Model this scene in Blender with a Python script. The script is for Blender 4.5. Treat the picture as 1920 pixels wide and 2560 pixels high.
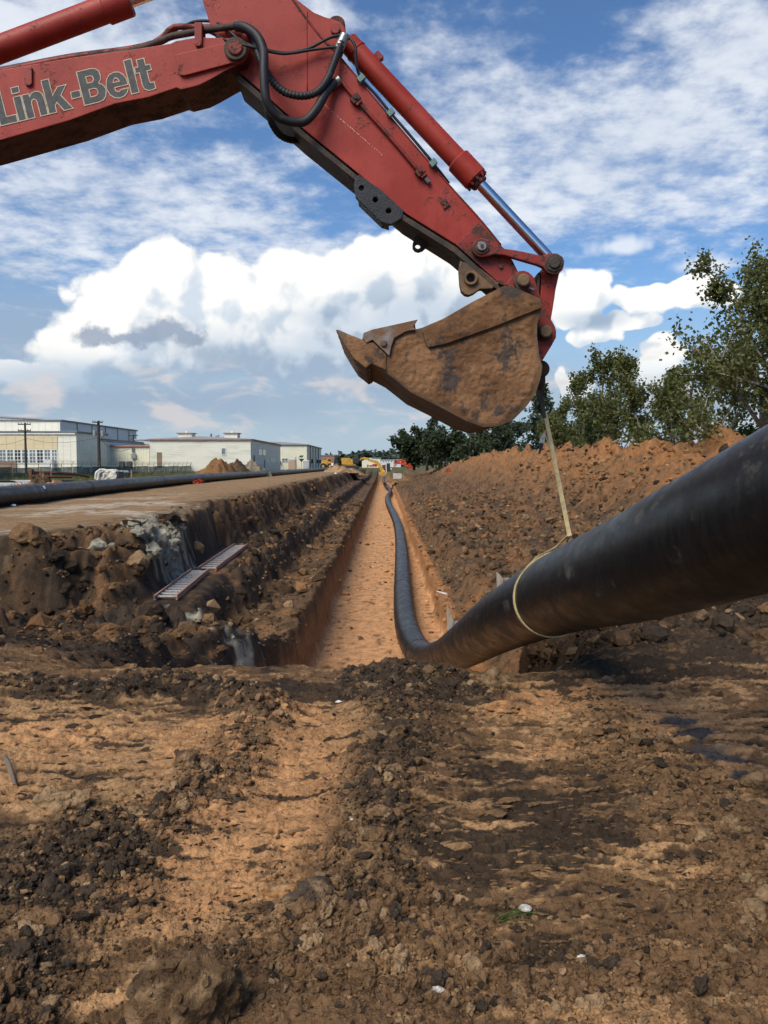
import bpy, bmesh, math, random
import numpy as np
from mathutils import Vector, Matrix

for o in list(bpy.data.objects):
    bpy.data.objects.remove(o)
SC = bpy.context.scene
COL = SC.collection
random.seed(7)
R = math.radians

# ------------------------------------------------------------------ camera
# world unit 1 m; the eye is the origin; +Y runs along the trench, +Z up
FPX, HZ = 2070.0, 1160.0            # focal length and horizon row, in photograph pixels (1920 x 2560)
PITCH = math.atan((1280.0 - HZ) / FPX)
cam_d = bpy.data.cameras.new('Camera')
cam = bpy.data.objects.new('Camera', cam_d)
COL.objects.link(cam)
cam_d.sensor_fit = 'VERTICAL'
cam_d.sensor_height = 24.0
cam_d.lens = 24.0 * FPX / 2560.0
cam_d.clip_start = 0.05
cam_d.clip_end = 6000.0
cam.location = (0, 0, 0)
cam.rotation_euler = (math.pi / 2 - PITCH, 0, 0)
SC.camera = cam


def W(px, py, Y):
    """point at distance Y along the trench that is seen at a photograph position"""
    cx, cy = (px - 960.0) / FPX, (1280.0 - py) / FPX
    c, s = math.cos(PITCH), math.sin(PITCH)
    dy, dz = c + cy * s, -s + cy * c
    return Vector((cx / dy * Y, Y, dz / dy * Y))


# ------------------------------------------------------------------ sun, exposure
SUN_DIR = Vector((-0.36, -0.58, 0.73)).normalized()      # towards the sun
sun_d = bpy.data.lights.new('sun', 'SUN')
sun_d.energy = 3.7
sun_d.angle = R(38.0)
sun_d.color = (1.0, 0.91, 0.78)
sun = bpy.data.objects.new('sun', sun_d)
COL.objects.link(sun)
sun.rotation_euler = (-SUN_DIR).to_track_quat('-Z', 'Y').to_euler()
sun.location = SUN_DIR * 60
SC.view_settings.view_transform = 'Standard'
SC.view_settings.look = 'None'
SC.view_settings.gamma = 1.0
SC.view_settings.use_curve_mapping = False
SC.view_settings.exposure = 0.12
SC.cycles.max_bounces = 5
SC.cycles.diffuse_bounces = 2
SC.cycles.glossy_bounces = 3
SC.cycles.transparent_max_bounces = 8
SC.cycles.use_denoising = True
SC.cycles.use_adaptive_sampling = True
SC.cycles.adaptive_threshold = 0.03
SC.cycles.adaptive_min_samples = 16

# ------------------------------------------------------------------ sky with clouds
world = bpy.data.worlds.new('World')
SC.world = world
world.use_nodes = True
world.cycles.sampling_method = 'MANUAL'
world.cycles.sample_map_resolution = 512


class NT:
    """small helper for building node trees"""
    def __init__(self, tree):
        self.t = tree
        self.n = tree.nodes
        self.l = tree.links

    def put(self, sock, v):
        if v is None:
            return
        if isinstance(v, bpy.types.NodeSocket):
            self.l.new(v, sock)
        elif isinstance(v, (tuple, list)) and len(v) == 3 and sock.type == 'RGBA':
            sock.default_value = (v[0], v[1], v[2], 1)
        else:
            sock.default_value = v

    def math(self, op, a, b=None, c=None, clamp=False):
        n = self.n.new('ShaderNodeMath')
        n.operation = op
        n.use_clamp = clamp
        self.put(n.inputs[0], a)
        self.put(n.inputs[1], b)
        self.put(n.inputs[2], c)
        return n.outputs[0]

    def vec(self, op, a, b=None, c=None):
        n = self.n.new('ShaderNodeVectorMath')
        n.operation = op
        self.put(n.inputs[0], a)
        self.put(n.inputs[1], b)
        self.put(n.inputs[2], c)
        return n.outputs['Value'] if op in ('LENGTH', 'DOT_PRODUCT', 'DISTANCE') else n.outputs[0]

    def noise(self, vec, scale, detail=4, rough=0.55, dist=0.0):
        n = self.n.new('ShaderNodeTexNoise')
        self.put(n.inputs['Vector'], vec)
        n.inputs['Scale'].default_value = scale
        n.inputs['Detail'].default_value = detail
        n.inputs['Roughness'].default_value = rough
        n.inputs['Distortion'].default_value = dist
        return n.outputs['Fac'], n.outputs['Color']

    def voro(self, vec, scale, detail=0, rough=0.5, feature='F1', smooth=None):
        n = self.n.new('ShaderNodeTexVoronoi')
        n.feature = feature
        self.put(n.inputs['Vector'], vec)
        n.inputs['Scale'].default_value = scale
        n.inputs['Detail'].default_value = detail
        n.inputs['Roughness'].default_value = rough
        if smooth is not None:
            n.inputs['Smoothness'].default_value = smooth
        return n.outputs['Distance']

    def ss(self, x, a, b):
        n = self.n.new('ShaderNodeMapRange')
        n.interpolation_type = 'SMOOTHSTEP'
        self.put(n.inputs['Value'], x)
        n.inputs['From Min'].default_value = a
        n.inputs['From Max'].default_value = b
        n.inputs['To Min'].default_value = 0
        n.inputs['To Max'].default_value = 1
        return n.outputs[0]

    def lin(self, x, a, b, c=0.0, d=1.0):
        n = self.n.new('ShaderNodeMapRange')
        self.put(n.inputs['Value'], x)
        n.inputs['From Min'].default_value = a
        n.inputs['From Max'].default_value = b
        n.inputs['To Min'].default_value = c
        n.inputs['To Max'].default_value = d
        return n.outputs[0]

    def mix(self, f, a, b, mode='MIX'):
        n = self.n.new('ShaderNodeMix')
        n.data_type = 'RGBA'
        n.blend_type = mode
        self.put(n.inputs[0], f)
        self.put(n.inputs[6], a)
        self.put(n.inputs[7], b)
        return n.outputs[2]

    def ramp(self, f, stops):
        n = self.n.new('ShaderNodeValToRGB')
        self.put(n.inputs[0], f)
        el = n.color_ramp.elements
        while len(el) < len(stops):
            el.new(0.5)
        for e, (p, c) in zip(el, stops):
            e.position = p
            e.color = (c[0], c[1], c[2], 1)
        return n.outputs[0]


def build_world():
    t = NT(world.node_tree)
    t.n.clear()
    out = t.n.new('ShaderNodeOutputWorld')
    bg = t.n.new('ShaderNodeBackground')
    STR = 0.10
    bg.inputs['Strength'].default_value = STR
    t.l.new(bg.outputs[0], out.inputs[0])
    d = t.n.new('ShaderNodeTexCoord').outputs['Generated']
    sky = t.n.new('ShaderNodeTexSky')
    sky.sky_type = 'NISHITA'
    sky.sun_disc = False
    sky.sun_elevation = math.asin(SUN_DIR.z)
    sky.sun_rotation = math.atan2(SUN_DIR.x, SUN_DIR.y)
    sky.air_density = 1.0
    sky.dust_density = 0.6
    sky.ozone_density = 2.0
    base = t.mix(1.0, sky.outputs[0], (0.74, 0.97, 1.20), 'MULTIPLY')

    def azel(vec):
        s = t.n.new('ShaderNodeSeparateXYZ')
        t.l.new(vec, s.inputs[0])
        az = t.math('ARCTAN2', s.outputs[0], s.outputs[1])
        el = t.math('ARCSINE', s.outputs[2])
        c = t.n.new('ShaderNodeCombineXYZ')
        t.l.new(az, c.inputs[0])
        t.l.new(el, c.inputs[1])
        return c.outputs[0], s.outputs, az, el

    def ell(ae, lst):
        """1 - distance to the nearest of a list of ellipses, each given as photo position and radii"""
        q = None
        for (px, py, rx, ry) in lst:
            w = W(px, py, 1.0).normalized()
            a0, e0 = math.atan2(w.x, w.y), math.asin(w.z)
            kx, ky = FPX / rx, FPX / ry
            v = t.vec('MULTIPLY_ADD', ae, (kx, ky, 0), (-a0 * kx, -e0 * ky, 0))
            ln = t.vec('LENGTH', v)
            if q is None:
                q = ln
            else:
                n = t.n.new('ShaderNodeMath')
                n.operation = 'SMOOTH_MIN'
                t.l.new(q, n.inputs[0])
                t.l.new(ln, n.inputs[1])
                n.inputs[2].default_value = 0.15
                q = n.outputs[0]
        return t.math('SUBTRACT', 1.0, q)

    ae, xyz, az, el = azel(d)
    k = 1.0 / STR

    def C(r, g, b):
        return (r * k, g * k, b * k)

    # --- pale air towards the horizon
    hz = t.ss(el, 0.24, 0.02)
    col = t.mix(t.math('MULTIPLY', hz, 0.85), base, C(0.40, 0.50, 0.60))

    # --- high thin cloud: streaky cloudlets on a plane overhead
    zz = t.math('ADD', t.math('MAXIMUM', xyz[2], 0.0), 0.16)
    cp = t.n.new('ShaderNodeCombineXYZ')
    t.l.new(t.math('DIVIDE', xyz[0], zz), cp.inputs[0])
    t.l.new(t.math('DIVIDE', xyz[1], zz), cp.inputs[1])
    P = cp.outputs[0]
    n1, _ = t.noise(P, 2.6, 5, 0.58)
    n2, _ = t.noise(P, 13.0, 4, 0.62)
    n3, _ = t.noise(P, 0.55, 1, 0.5)
    cov = ell(ae, [(1500, 400, 480, 190), (1640, 330, 340, 150), (250, 470, 560, 200), (150, 110, 560, 210),
                   (1860, 110, 260, 130), (1180, 330, 240, 200), (760, 640, 420, 70), (620, 560, 330, 60), (740, 120, 130, 130)])
    cov = t.math('MAXIMUM', cov, -0.9)
    a = t.math('ADD', t.math('MULTIPLY', cov, 0.52), t.math('MULTIPLY', t.math('SUBTRACT', n1, 0.5), 1.7))
    a = t.math('ADD', a, t.math('MULTIPLY', t.math('SUBTRACT', n2, 0.5), 1.15))
    a = t.math('ADD', a, t.math('MULTIPLY', t.math('SUBTRACT', n3, 0.5), 0.7))
    a = t.ss(a, -0.22, 0.56)
    shade2 = t.ss(t.math('ADD', n1, t.math('MULTIPLY', n2, 0.4)), 0.45, 0.95)
    alt_col = t.mix(shade2, C(0.50, 0.57, 0.70), C(0.80, 0.84, 0.90))
    col = t.mix(t.math('MULTIPLY', a, 0.90), col, alt_col)

    # --- soft wisps low on the right
    wsp = ell(ae, [(1545, 617, 85, 26), (1760, 662, 80, 30), (1120, 470, 60, 20)])
    n4, _ = t.noise(d, 30, 2, 0.6, 0.4)
    wsp = t.ss(t.math('ADD', wsp, t.math('MULTIPLY', t.math('SUBTRACT', n4, 0.5), 1.6)), -0.1, 0.75)
    col = t.mix(t.math('MULTIPLY', wsp, 0.85), col, C(0.78, 0.83, 0.9))

    # --- grey sheet behind the big cumulus
    veil = ell(ae, [(80, 840, 380, 150), (-300, 800, 500, 250), (1000, 960, 520, 130), (400, 1000, 600, 70), (1900, 990, 600, 70)])
    n5, n5c = t.noise(d, 7, 3, 0.55)
    veil = t.ss(t.math('ADD', veil, t.math('MULTIPLY', t.math('SUBTRACT', n5, 0.5), 1.4)), -0.2, 0.9)
    col = t.mix(t.math('MULTIPLY', veil, 0.75), col, C(0.31, 0.40, 0.53))

    # --- cumulus bank
    CUM = [(560, 830, 420, 120), (930, 810, 300, 130), (425, 705, 135, 112), (330, 790, 150, 105), (215, 875, 150, 72), (90, 930, 140, 45), (560, 720, 110, 105), (640, 770, 160, 110),
           (800, 705, 140, 105), (920, 690, 120, 85), (1010, 680, 130, 100), (1130, 705, 110, 110), (1020, 790, 200, 110), (480, 860, 260, 80),
           (760, 850, 260, 100), (1435, 755, 95, 72), (1500, 835, 70, 34), (1600, 745, 85, 36), (1720, 748, 135, 42),
           (1580, 800, 60, 26), (1660, 905, 55, 65), (1420, 960, 40, 46), (2080, 760, 170, 80), (2300, 850, 260, 120), (-420, 880, 260, 110),
           (-800, 800, 220, 140), (2700, 800, 200, 150)]

    def field(vec, aev):
        nw, nwc = t.noise(vec, 15, 2, 0.55)
        wv = t.vec('MULTIPLY_ADD', nwc, (0.075, 0.055, 0), (-0.0375, -0.0275, 0))
        f = ell(t.vec('ADD', aev, wv), CUM)
        b0, _ = t.noise(vec, 10, 0, 0.5)
        b1, _ = t.noise(vec, 23, 0, 0.5)
        b2, _ = t.noise(vec, 52, 0, 0.5)
        nn, _ = t.noise(vec, 95, 3, 0.65)
        h = t.math('ADD', t.math('MULTIPLY_ADD', t.math('ABSOLUTE', t.math('SUBTRACT', b0, 0.5)), 0.9, t.math('ABSOLUTE', t.math('SUBTRACT', b1, 0.5))), t.math('MULTIPLY', t.math('ABSOLUTE', t.math('SUBTRACT', b2, 0.5)), 0.55))
        h = t.math('ADD', t.math('MULTIPLY_ADD', h, 1.7, -0.46), t.math('MULTIPLY', t.math('SUBTRACT', nn, 0.5), 0.42))
        return f, h
    f0, h0 = field(d, ae)
    d2 = t.vec('ADD', d, (-0.020, 0.0, 0.026))
    ae2 = azel(d2)[0]
    f1, h1 = field(d2, ae2)
    dens = t.math('ADD', t.math('MULTIPLY', f0, 1.5), t.math('MULTIPLY', h0, 0.55))
    ca = t.ss(dens, -0.03, 0.22)
    lit = t.math('ADD', t.math('MULTIPLY', t.math('SUBTRACT', f0, f1), 1.1), t.math('MULTIPLY', t.math('SUBTRACT', h0, h1), 0.85))
    lit = t.ss(lit, -0.42, 0.30)
    ccol = t.mix(lit, C(0.62, 0.70, 0.79), C(0.97, 0.96, 0.93))
    # shaded bellies of the bank
    bel = ell(ae, [(870, 860, 330, 105), (600, 945, 460, 58), (1050, 830, 260, 150), (820, 800, 170, 60), (330, 950, 360, 60), (760, 900, 420, 90), (1000, 900, 300, 100), (1480, 800, 110, 30), (-500, 950, 500, 70), (2400, 930, 500, 80)])
    bel = t.ss(t.math('ADD', bel, t.math('MULTIPLY', t.math('SUBTRACT', n5, 0.5), 1.7)), -0.15, 0.75)
    bel_c = t.mix(lit, C(0.30, 0.40, 0.53), C(0.52, 0.61, 0.72))
    ccol = t.mix(t.math('MULTIPLY', bel, 0.88), ccol, bel_c)
    bottom = t.ss(t.math('ADD', el, t.math('MULTIPLY', t.math('SUBTRACT', n5, 0.5), 0.09)), W(960, 1010, 1).normalized().z, W(960, 870, 1).normalized().z)
    ca = t.math('MULTIPLY', ca, t.math('MULTIPLY_ADD', bottom, 0.75, 0.25))
    col = t.mix(ca, col, ccol)
    # --- dark scud in front of it
    nw2, nwc2 = t.noise(d, 32, 4, 0.62)
    sc = ell(t.vec('ADD', ae, t.vec('MULTIPLY_ADD', nwc2, (0.05, 0.045, 0), (-0.025, -0.0225, 0))),
             [(240, 838, 55, 28), (330, 848, 110, 24), (405, 828, 85, 34), (470, 840, 50, 24)])
    sc = t.ss(sc, -0.15, 0.55)
    col = t.mix(t.math('MULTIPLY', sc, 0.85), col, C(0.27, 0.34, 0.46))
    # --- small peach-tinted puffs near the horizon
    n6, _ = t.noise(t.vec('MULTIPLY', d, (1, 1, 2.6)), 14, 3, 0.6, 0.5)
    band = t.math('MULTIPLY', t.ss(el, 0.01, 0.05), t.ss(el, 0.15, 0.09))
    pu = t.math('MULTIPLY', t.ss(n6, 0.46, 0.68), band)
    col = t.mix(t.math('MULTIPLY', pu, 0.75), col, C(0.66, 0.62, 0.62))
    # below the horizon: dull earth light
    col = t.mix(t.ss(el, 0.0, -0.03), col, C(0.16, 0.13, 0.10))
    t.l.new(col, bg.inputs['Color'])


build_world()

# ------------------------------------------------------------------ mesh and object helpers
def set_tags(o, label=None, cat=None, group=None, kind=None):
    if label: o['label'] = label
    if cat: o['category'] = cat
    if group: o['group'] = group
    if kind: o['kind'] = kind
    return o


def link(name, me, parent=None):
    o = bpy.data.objects.new(name, me)
    COL.objects.link(o)
    if parent is not None:
        o.parent = parent
        root = parent
        loc = Vector(parent.location)
        while root.parent is not None:
            root = root.parent
        o.matrix_parent_inverse = Matrix.Translation(-Vector(wloc(parent)))
    return o


WL = {}


def wloc(o):
    return WL.get(o.name, (0, 0, 0))


def empty(name, loc, label, cat, group=None):
    o = bpy.data.objects.new(name, None)
    COL.objects.link(o)
    o.location = loc
    o.empty_display_size = 0.2
    WL[o.name] = tuple(loc)
    return set_tags(o, label, cat, group)


def mk(name, verts, faces, mat, parent=None, smooth=False, label=None, cat=None, group=None, kind=None):
    """one mesh object from world-space vertices"""
    me = bpy.data.meshes.new(name)
    org = Vector((0, 0, 0))
    verts = [Vector(v) for v in verts]
    if parent is None and kind is None:
        n = len(verts)
        org = Vector((sum(v.x for v in verts) / n, sum(v.y for v in verts) / n, min(v.z for v in verts)))
        verts = [v - org for v in verts]
    me.from_pydata([tuple(v) for v in verts], [], faces)
    me.validate()
    me.update()
    if mat is not None:
        me.materials.append(mat)
    if smooth:
        me.polygons.foreach_set('use_smooth', [True] * len(me.polygons))
    o = link(name, me, parent)
    if parent is None:
        o.location = org
        WL[o.name] = tuple(org)
    return set_tags(o, label, cat, group, kind)


def mk_bm(name, bm, mat, parent=None, smooth=False, **kw):
    bm.verts.ensure_lookup_table()
    bm.verts.index_update()
    bmesh.ops.recalc_face_normals(bm, faces=bm.faces)
    v = [p.co.copy() for p in bm.verts]
    f = [[p.index for p in q.verts] for q in bm.faces]
    bm.free()
    return mk(name, v, f, mat, parent, smooth, **kw)


def box_vf(a, b):
    (x0, y0, z0), (x1, y1, z1) = a, b
    v = [(x0, y0, z0), (x1, y0, z0), (x1, y1, z0), (x0, y1, z0), (x0, y0, z1), (x1, y0, z1), (x1, y1, z1), (x0, y1, z1)]
    f = [(0, 3, 2, 1), (4, 5, 6, 7), (0, 1, 5, 4), (1, 2, 6, 5), (2, 3, 7, 6), (3, 0, 4, 7)]
    return v, f


def box(name, a, b, mat, parent=None, bevel=0.0, **kw):
    v, f = box_vf(a, b)
    if bevel:
        bm = bmesh.new()
        vs = [bm.verts.new(p) for p in v]
        for q in f:
            bm.faces.new([vs[i] for i in q])
        bmesh.ops.bevel(bm, geom=bm.edges[:], offset=bevel, segments=2, affect='EDGES', profile=0.6)
        return mk_bm(name, bm, mat, parent, **kw)
    return mk(name, v, f, mat, parent, **kw)


def obox_vf(c, ax, ay, az):
    """box from centre and three half-axis vectors"""
    c, ax, ay, az = map(Vector, (c, ax, ay, az))
    v = [c + sx * ax + sy * ay + sz * az for sz in (-1, 1) for sx, sy in ((-1, -1), (1, -1), (1, 1), (-1, 1))]
    f = [(0, 3, 2, 1), (4, 5, 6, 7), (0, 1, 5, 4), (1, 2, 6, 5), (2, 3, 7, 6), (3, 0, 4, 7)]
    return v, f


def merge(parts):
    V, F = [], []
    for v, f in parts:
        n = len(V)
        V += list(v)
        F += [tuple(i + n for i in q) for q in f]
    return V, F


def tube_vf(pts, rad, seg=10, caps=True, closed=False):
    """tube along a polyline; rad is a number or one per point"""
    pts = [Vector(p) for p in pts]
    n = len(pts)
    if not hasattr(rad, '__len__'):
        rad = [rad] * n
    V, F = [], []
    prev = None
    for i, p in enumerate(pts):
        t = (pts[min(i + 1, n - 1)] - pts[max(i - 1, 0)])
        t = t.normalized() if t.length > 1e-9 else Vector((0, 0, 1))
        if prev is None:
            ref = Vector((0, 0, 1)) if abs(t.z) < 0.9 else Vector((1, 0, 0))
            a = t.cross(ref).normalized()
        else:
            a = (prev - t * prev.dot(t)).normalized()
        prev = a
        b = t.cross(a)
        for k in range(seg):
            an = 2 * math.pi * k / seg
            V.append(p + (a * math.cos(an) + b * math.sin(an)) * rad[i])
    for i in range(n - 1):
        for k in range(seg):
            k2 = (k + 1) % seg
            F.append((i * seg + k, i * seg + k2, (i + 1) * seg + k2, (i + 1) * seg + k))
    if caps:
        F.append(tuple(range(seg))[::-1])
        F.append(tuple((n - 1) * seg + k for k in range(seg)))
    return V, F


def spline(pts, n=8):
    """Catmull-Rom through points"""
    P = [Vector(p) for p in pts]
    P = [2 * P[0] - P[1]] + P + [2 * P[-1] - P[-2]]
    out = []
    for i in range(1, len(P) - 2):
        for k in range(n):
            t = k / n
            a, b, c, d = P[i - 1], P[i], P[i + 1], P[i + 2]
            out.append(0.5 * ((2 * b) + (c - a) * t + (2 * a - 5 * b + 4 * c - d) * t * t + (3 * b - a - 3 * c + d) * t ** 3))
    out.append(P[-2])
    return out


def cyl(name, a, b, r, mat, parent=None, seg=24, smooth=True, r2=None, bevel=0.0, **kw):
    a, b = Vector(a), Vector(b)
    r2 = r if r2 is None else r2
    t = (b - a).normalized()
    if bevel:
        pts = [a, a + t * bevel, b - t * bevel, b]
        v, f = tube_vf(pts, [r - bevel, r, r2, r2 - bevel], seg)
    else:
        v, f = tube_vf([a, b], [r, r2], seg)
    o = mk(name, v, f, mat, parent, **kw)
    if smooth:
        shade(o)
    return o


def shade(o, ang=35):
    me = o.data
    me.polygons.foreach_set('use_smooth', [True] * len(me.polygons))
    try:
        me.set_sharp_from_angle(angle=R(ang))
    except Exception:
        pass


def prism(name, outline, y0, y1, mat, parent=None, holes=(), bevel=0.0, yref=None, px=True, **kw):
    """plate cut to an outline (photo positions read at depth yref) and as thick as y0..y1"""
    yr = y0 if yref is None else yref
    def cv(p):
        if px:
            w = W(p[0], p[1], yr)
            return (w.x, w.z)
        return p
    bm = bmesh.new()
    def ring(pts):
        vs = [bm.verts.new((x, y0, z)) for x, z in map(cv, pts)]
        return [bm.edges.new((vs[i], vs[(i + 1) % len(vs)])) for i in range(len(vs))]
    es = ring(outline)
    if not holes:
        bm.faces.new([e.verts[0] for e in es])
    else:
        for h in holes:
            es += ring(h)
        bmesh.ops.triangle_fill(bm, edges=es, use_beauty=True, use_dissolve=False)
    r = bmesh.ops.extrude_face_region(bm, geom=bm.faces[:])
    bmesh.ops.translate(bm, verts=[v for v in r['geom'] if isinstance(v, bmesh.types.BMVert)], vec=(0, y1 - y0, 0))
    bmesh.ops.recalc_face_normals(bm, faces=bm.faces)
    if bevel:
        eds = [e for e in bm.edges if len(e.link_faces) == 2 and e.calc_face_angle(0) > R(50)]
        bmesh.ops.bevel(bm, geom=eds, offset=bevel, segments=2, affect='EDGES', profile=0.6, clamp_overlap=True)
    return mk_bm(name, bm, mat, parent, **kw)


def circ(cx, cy, r, n=20, a0=0, a1=360):
    full = abs(a1 - a0) >= 360
    m = n if full else n + 1
    return [(cx + r * math.cos(R(a0 + (a1 - a0) * k / n)), cy + r * math.sin(R(a0 + (a1 - a0) * k / n))) for k in range(m)]


def np_mesh(name, V, F, mat, parent=None, smooth=False, col=None, **kw):
    """mesh from numpy arrays: V (n,3), F (m,3 or 4)"""
    me = bpy.data.meshes.new(name)
    V = np.ascontiguousarray(V, dtype=np.float32)
    F = np.ascontiguousarray(F, dtype=np.int32)
    m, k = F.shape
    me.vertices.add(len(V))
    me.vertices.foreach_set('co', V.ravel())
    me.loops.add(m * k)
    me.loops.foreach_set('vertex_index', F.ravel())
    me.polygons.add(m)
    me.polygons.foreach_set('loop_start', np.arange(0, m * k, k, dtype=np.int32))
    me.polygons.foreach_set('loop_total', np.full(m, k, dtype=np.int32))
    me.polygons.foreach_set('use_smooth', np.full(m, smooth, dtype=bool))
    me.update(calc_edges=True)
    if mat is not None:
        me.materials.append(mat)
    if col is not None:
        a = me.color_attributes.new('Col', 'FLOAT_COLOR', 'POINT')
        a.data.foreach_set('color', np.ascontiguousarray(col, dtype=np.float32).ravel())
    o = link(name, me, parent)
    return set_tags(o, kw.get('label'), kw.get('cat'), kw.get('group'), kw.get('kind'))


# ------------------------------------------------------------------ materials
def new_mat(name):
    m = bpy.data.materials.new(name)
    m.use_nodes = True
    t = NT(m.node_tree)
    b = t.n['Principled BSDF']
    return m, t, b


def pmat(name, base, rough=0.6, metal=0.0, var=0.25, scale=4.0, bump=0.0, bscale=30.0, dirt=None, dirt_amt=0.5, dscale=3.0, dthr=(0.5, 0.66), spec=0.4, stretch=None, coat=0.0, bdist=0.01):
    m, t, b = new_mat(name)
    co = t.n.new('ShaderNodeTexCoord').outputs['Object']
    geo = t.n.new('ShaderNodeNewGeometry').outputs['Position']
    co = geo
    if stretch:
        co = t.vec('MULTIPLY', co, stretch)
    n1, _ = t.noise(co, scale, 6, 0.6)
    f = t.lin(n1, 0.3, 0.7, 1 - var, 1 + var)
    c = t.vec('SCALE', base)
    nd = c.node
    nd.inputs['Scale'].default_value = 1
    t.l.new(f, nd.inputs['Scale'])
    col = c
    rv = rough
    if dirt is not None:
        n2, _ = t.noise(co, dscale, 8, 0.68)
        dm = t.math('MULTIPLY', t.ss(n2, *dthr), dirt_amt)
        col = t.mix(dm, c, dirt)
        rv = t.lin(dm, 0, 1, rough, min(1, rough + 0.35))
    t.put(b.inputs['Base Color'], col)
    t.put(b.inputs['Roughness'], rv)
    b.inputs['Metallic'].default_value = metal
    b.inputs['Specular IOR Level'].default_value = spec
    if coat:
        b.inputs['Coat Weight'].default_value = coat
    if bump:
        n3, _ = t.noise(co, bscale, 5, 0.6)
        bp = t.n.new('ShaderNodeBump')
        bp.inputs['Strength'].default_value = bump
        bp.inputs['Distance'].default_value = bdist
        t.l.new(n3, bp.inputs['Height'])
        t.l.new(bp.outputs[0], b.inputs['Normal'])
    return m


def soil_mat():
    m, t, b = new_mat('soil')
    at = t.n.new('ShaderNodeAttribute')
    at.attribute_name = 'Col'
    geo = t.n.new('ShaderNodeNewGeometry').outputs['Position']
    n1, _ = t.noise(geo, 38, 4, 0.68)
    n2, _ = t.noise(geo, 9, 3, 0.62)
    n0, _ = t.noise(geo, 2.2, 1, 0.6)
    f = t.math('MULTIPLY', t.lin(n1, 0.3, 0.7, 0.66, 1.34), t.lin(n2, 0.3, 0.7, 0.76, 1.24))
    f = t.math('MULTIPLY', f, t.lin(n0, 0.3, 0.7, 0.88, 1.12))
    c = t.vec('SCALE', at.outputs['Color'])
    t.l.new(f, c.node.inputs['Scale'])
    # pale grit
    vz = t.voro(geo, 42)
    grit = t.math('MULTIPLY', t.ss(vz, 0.20, 0.06), t.ss(n2, 0.52, 0.66))
    c = t.mix(t.math('MULTIPLY', grit, 0.35), c, (0.34, 0.22, 0.12))
    t.put(b.inputs['Base Color'], c)
    wet = t.math('SUBTRACT', 1.0, at.outputs['Alpha'])
    t.put(b.inputs['Roughness'], t.lin(wet, 0, 1, 0.92, 0.48))
    t.put(b.inputs['Specular IOR Level'], t.lin(wet, 0, 1, 0.18, 0.32))
    n3, _ = t.noise(geo, 45, 4, 0.72)
    h = t.math('MULTIPLY', n3, 1.5)
    bp = t.n.new('ShaderNodeBump')
    t.put(bp.inputs['Strength'], t.lin(wet, 0, 1, 0.85, 0.12))
    bp.inputs['Distance'].default_value = 0.02
    t.l.new(h, bp.inputs['Height'])
    t.l.new(bp.outputs[0], b.inputs['Normal'])
    return m


SOIL = soil_mat()

# ------------------------------------------------------------------ terrain
def _hash(ix, iy, seed):
    h = (ix.astype(np.int64) * 374761393 + iy.astype(np.int64) * 668265263 + seed * 974634777) & 0xFFFFFFFF
    h = ((h ^ (h >> 13)) * 1274126177) & 0xFFFFFFFF
    h = (h ^ (h >> 16)) & 0xFFFFFFFF
    return h


def pn(x, y, seed=0):
    """gradient noise, about -0.7..0.7"""
    ix, iy = np.floor(x), np.floor(y)
    fx, fy = x - ix, y - iy
    ux, uy = fx * fx * fx * (fx * (fx * 6 - 15) + 10), fy * fy * fy * (fy * (fy * 6 - 15) + 10)
    r = []
    for dx in (0, 1):
        for dy in (0, 1):
            a = _hash(ix + dx, iy + dy, seed).astype(np.float64) * (2 * np.pi / 4294967296.0)
            r.append(np.cos(a) * (fx - dx) + np.sin(a) * (fy - dy))
    return (r[0] * (1 - uy) + r[1] * uy) * (1 - ux) + (r[2] * (1 - uy) + r[3] * uy) * ux


def fbm(x, y, octv=4, seed=0, gain=0.5, lac=2.03):
    s, a = 0, 1.0
    for k in range(octv):
        s = s + a * pn(x, y, seed + k * 17)
        x, y = x * lac + 11.3, y * lac + 4.7
        a *= gain
    return s


def billow(x, y, octv=3, seed=0, gain=0.5):
    s, a = 0, 1.0
    for k in range(octv):
        s = s + a * (np.abs(pn(x, y, seed + k * 13)) * 2 - 0.45)
        x, y = x * 2.1 + 3.1, y * 2.1 + 8.7
        a *= gain
    return s


def ss(a, b, x):
    t = np.clip((x - a) / (b - a), 0, 1)
    return t * t * (3 - 2 * t)


def lerp(a, b, t):
    return a + (b - a) * t


def qmap(X, Y):
    """photograph position of a point of the level foreground (height -1.6)"""
    Y = np.maximum(Y, 0.3)
    return 960 + FPX * X / Y, HZ + FPX * 1.6 / Y


def dpoly(qx, qy, pts, ky=1.0):
    """distance to a polyline"""
    best = np.full(qx.shape, 1e9)
    for (ax, ay), (bx, by) in zip(pts[:-1], pts[1:]):
        dx, dy = bx - ax, (by - ay) * ky
        px, py = qx - ax, (qy - ay) * ky
        t = np.clip((px * dx + py * dy) / (dx * dx + dy * dy), 0, 1)
        best = np.minimum(best, np.hypot(px - t * dx, py - t * dy))
    return best


def blobs(qx, qy, lst):
    s = np.zeros(qx.shape)
    for x, y, rx, ry, w in lst:
        s = s + w * np.exp(-(((qx - x) / rx) ** 2 + ((qy - y) / ry) ** 2))
    return s


BANK_Y = np.array([-5, 9, 10.5, 12, 13.2, 14.6, 16, 18, 20, 23, 26, 32, 60, 250, 4000.])
BANK_X = np.array([-14, -12, -10, -8.2, -7.0, -6.2, -5.5, -5.2, -4.8, -5.0, -5.3, -5.5, -5.6, -5.4, -5.4])


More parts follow.
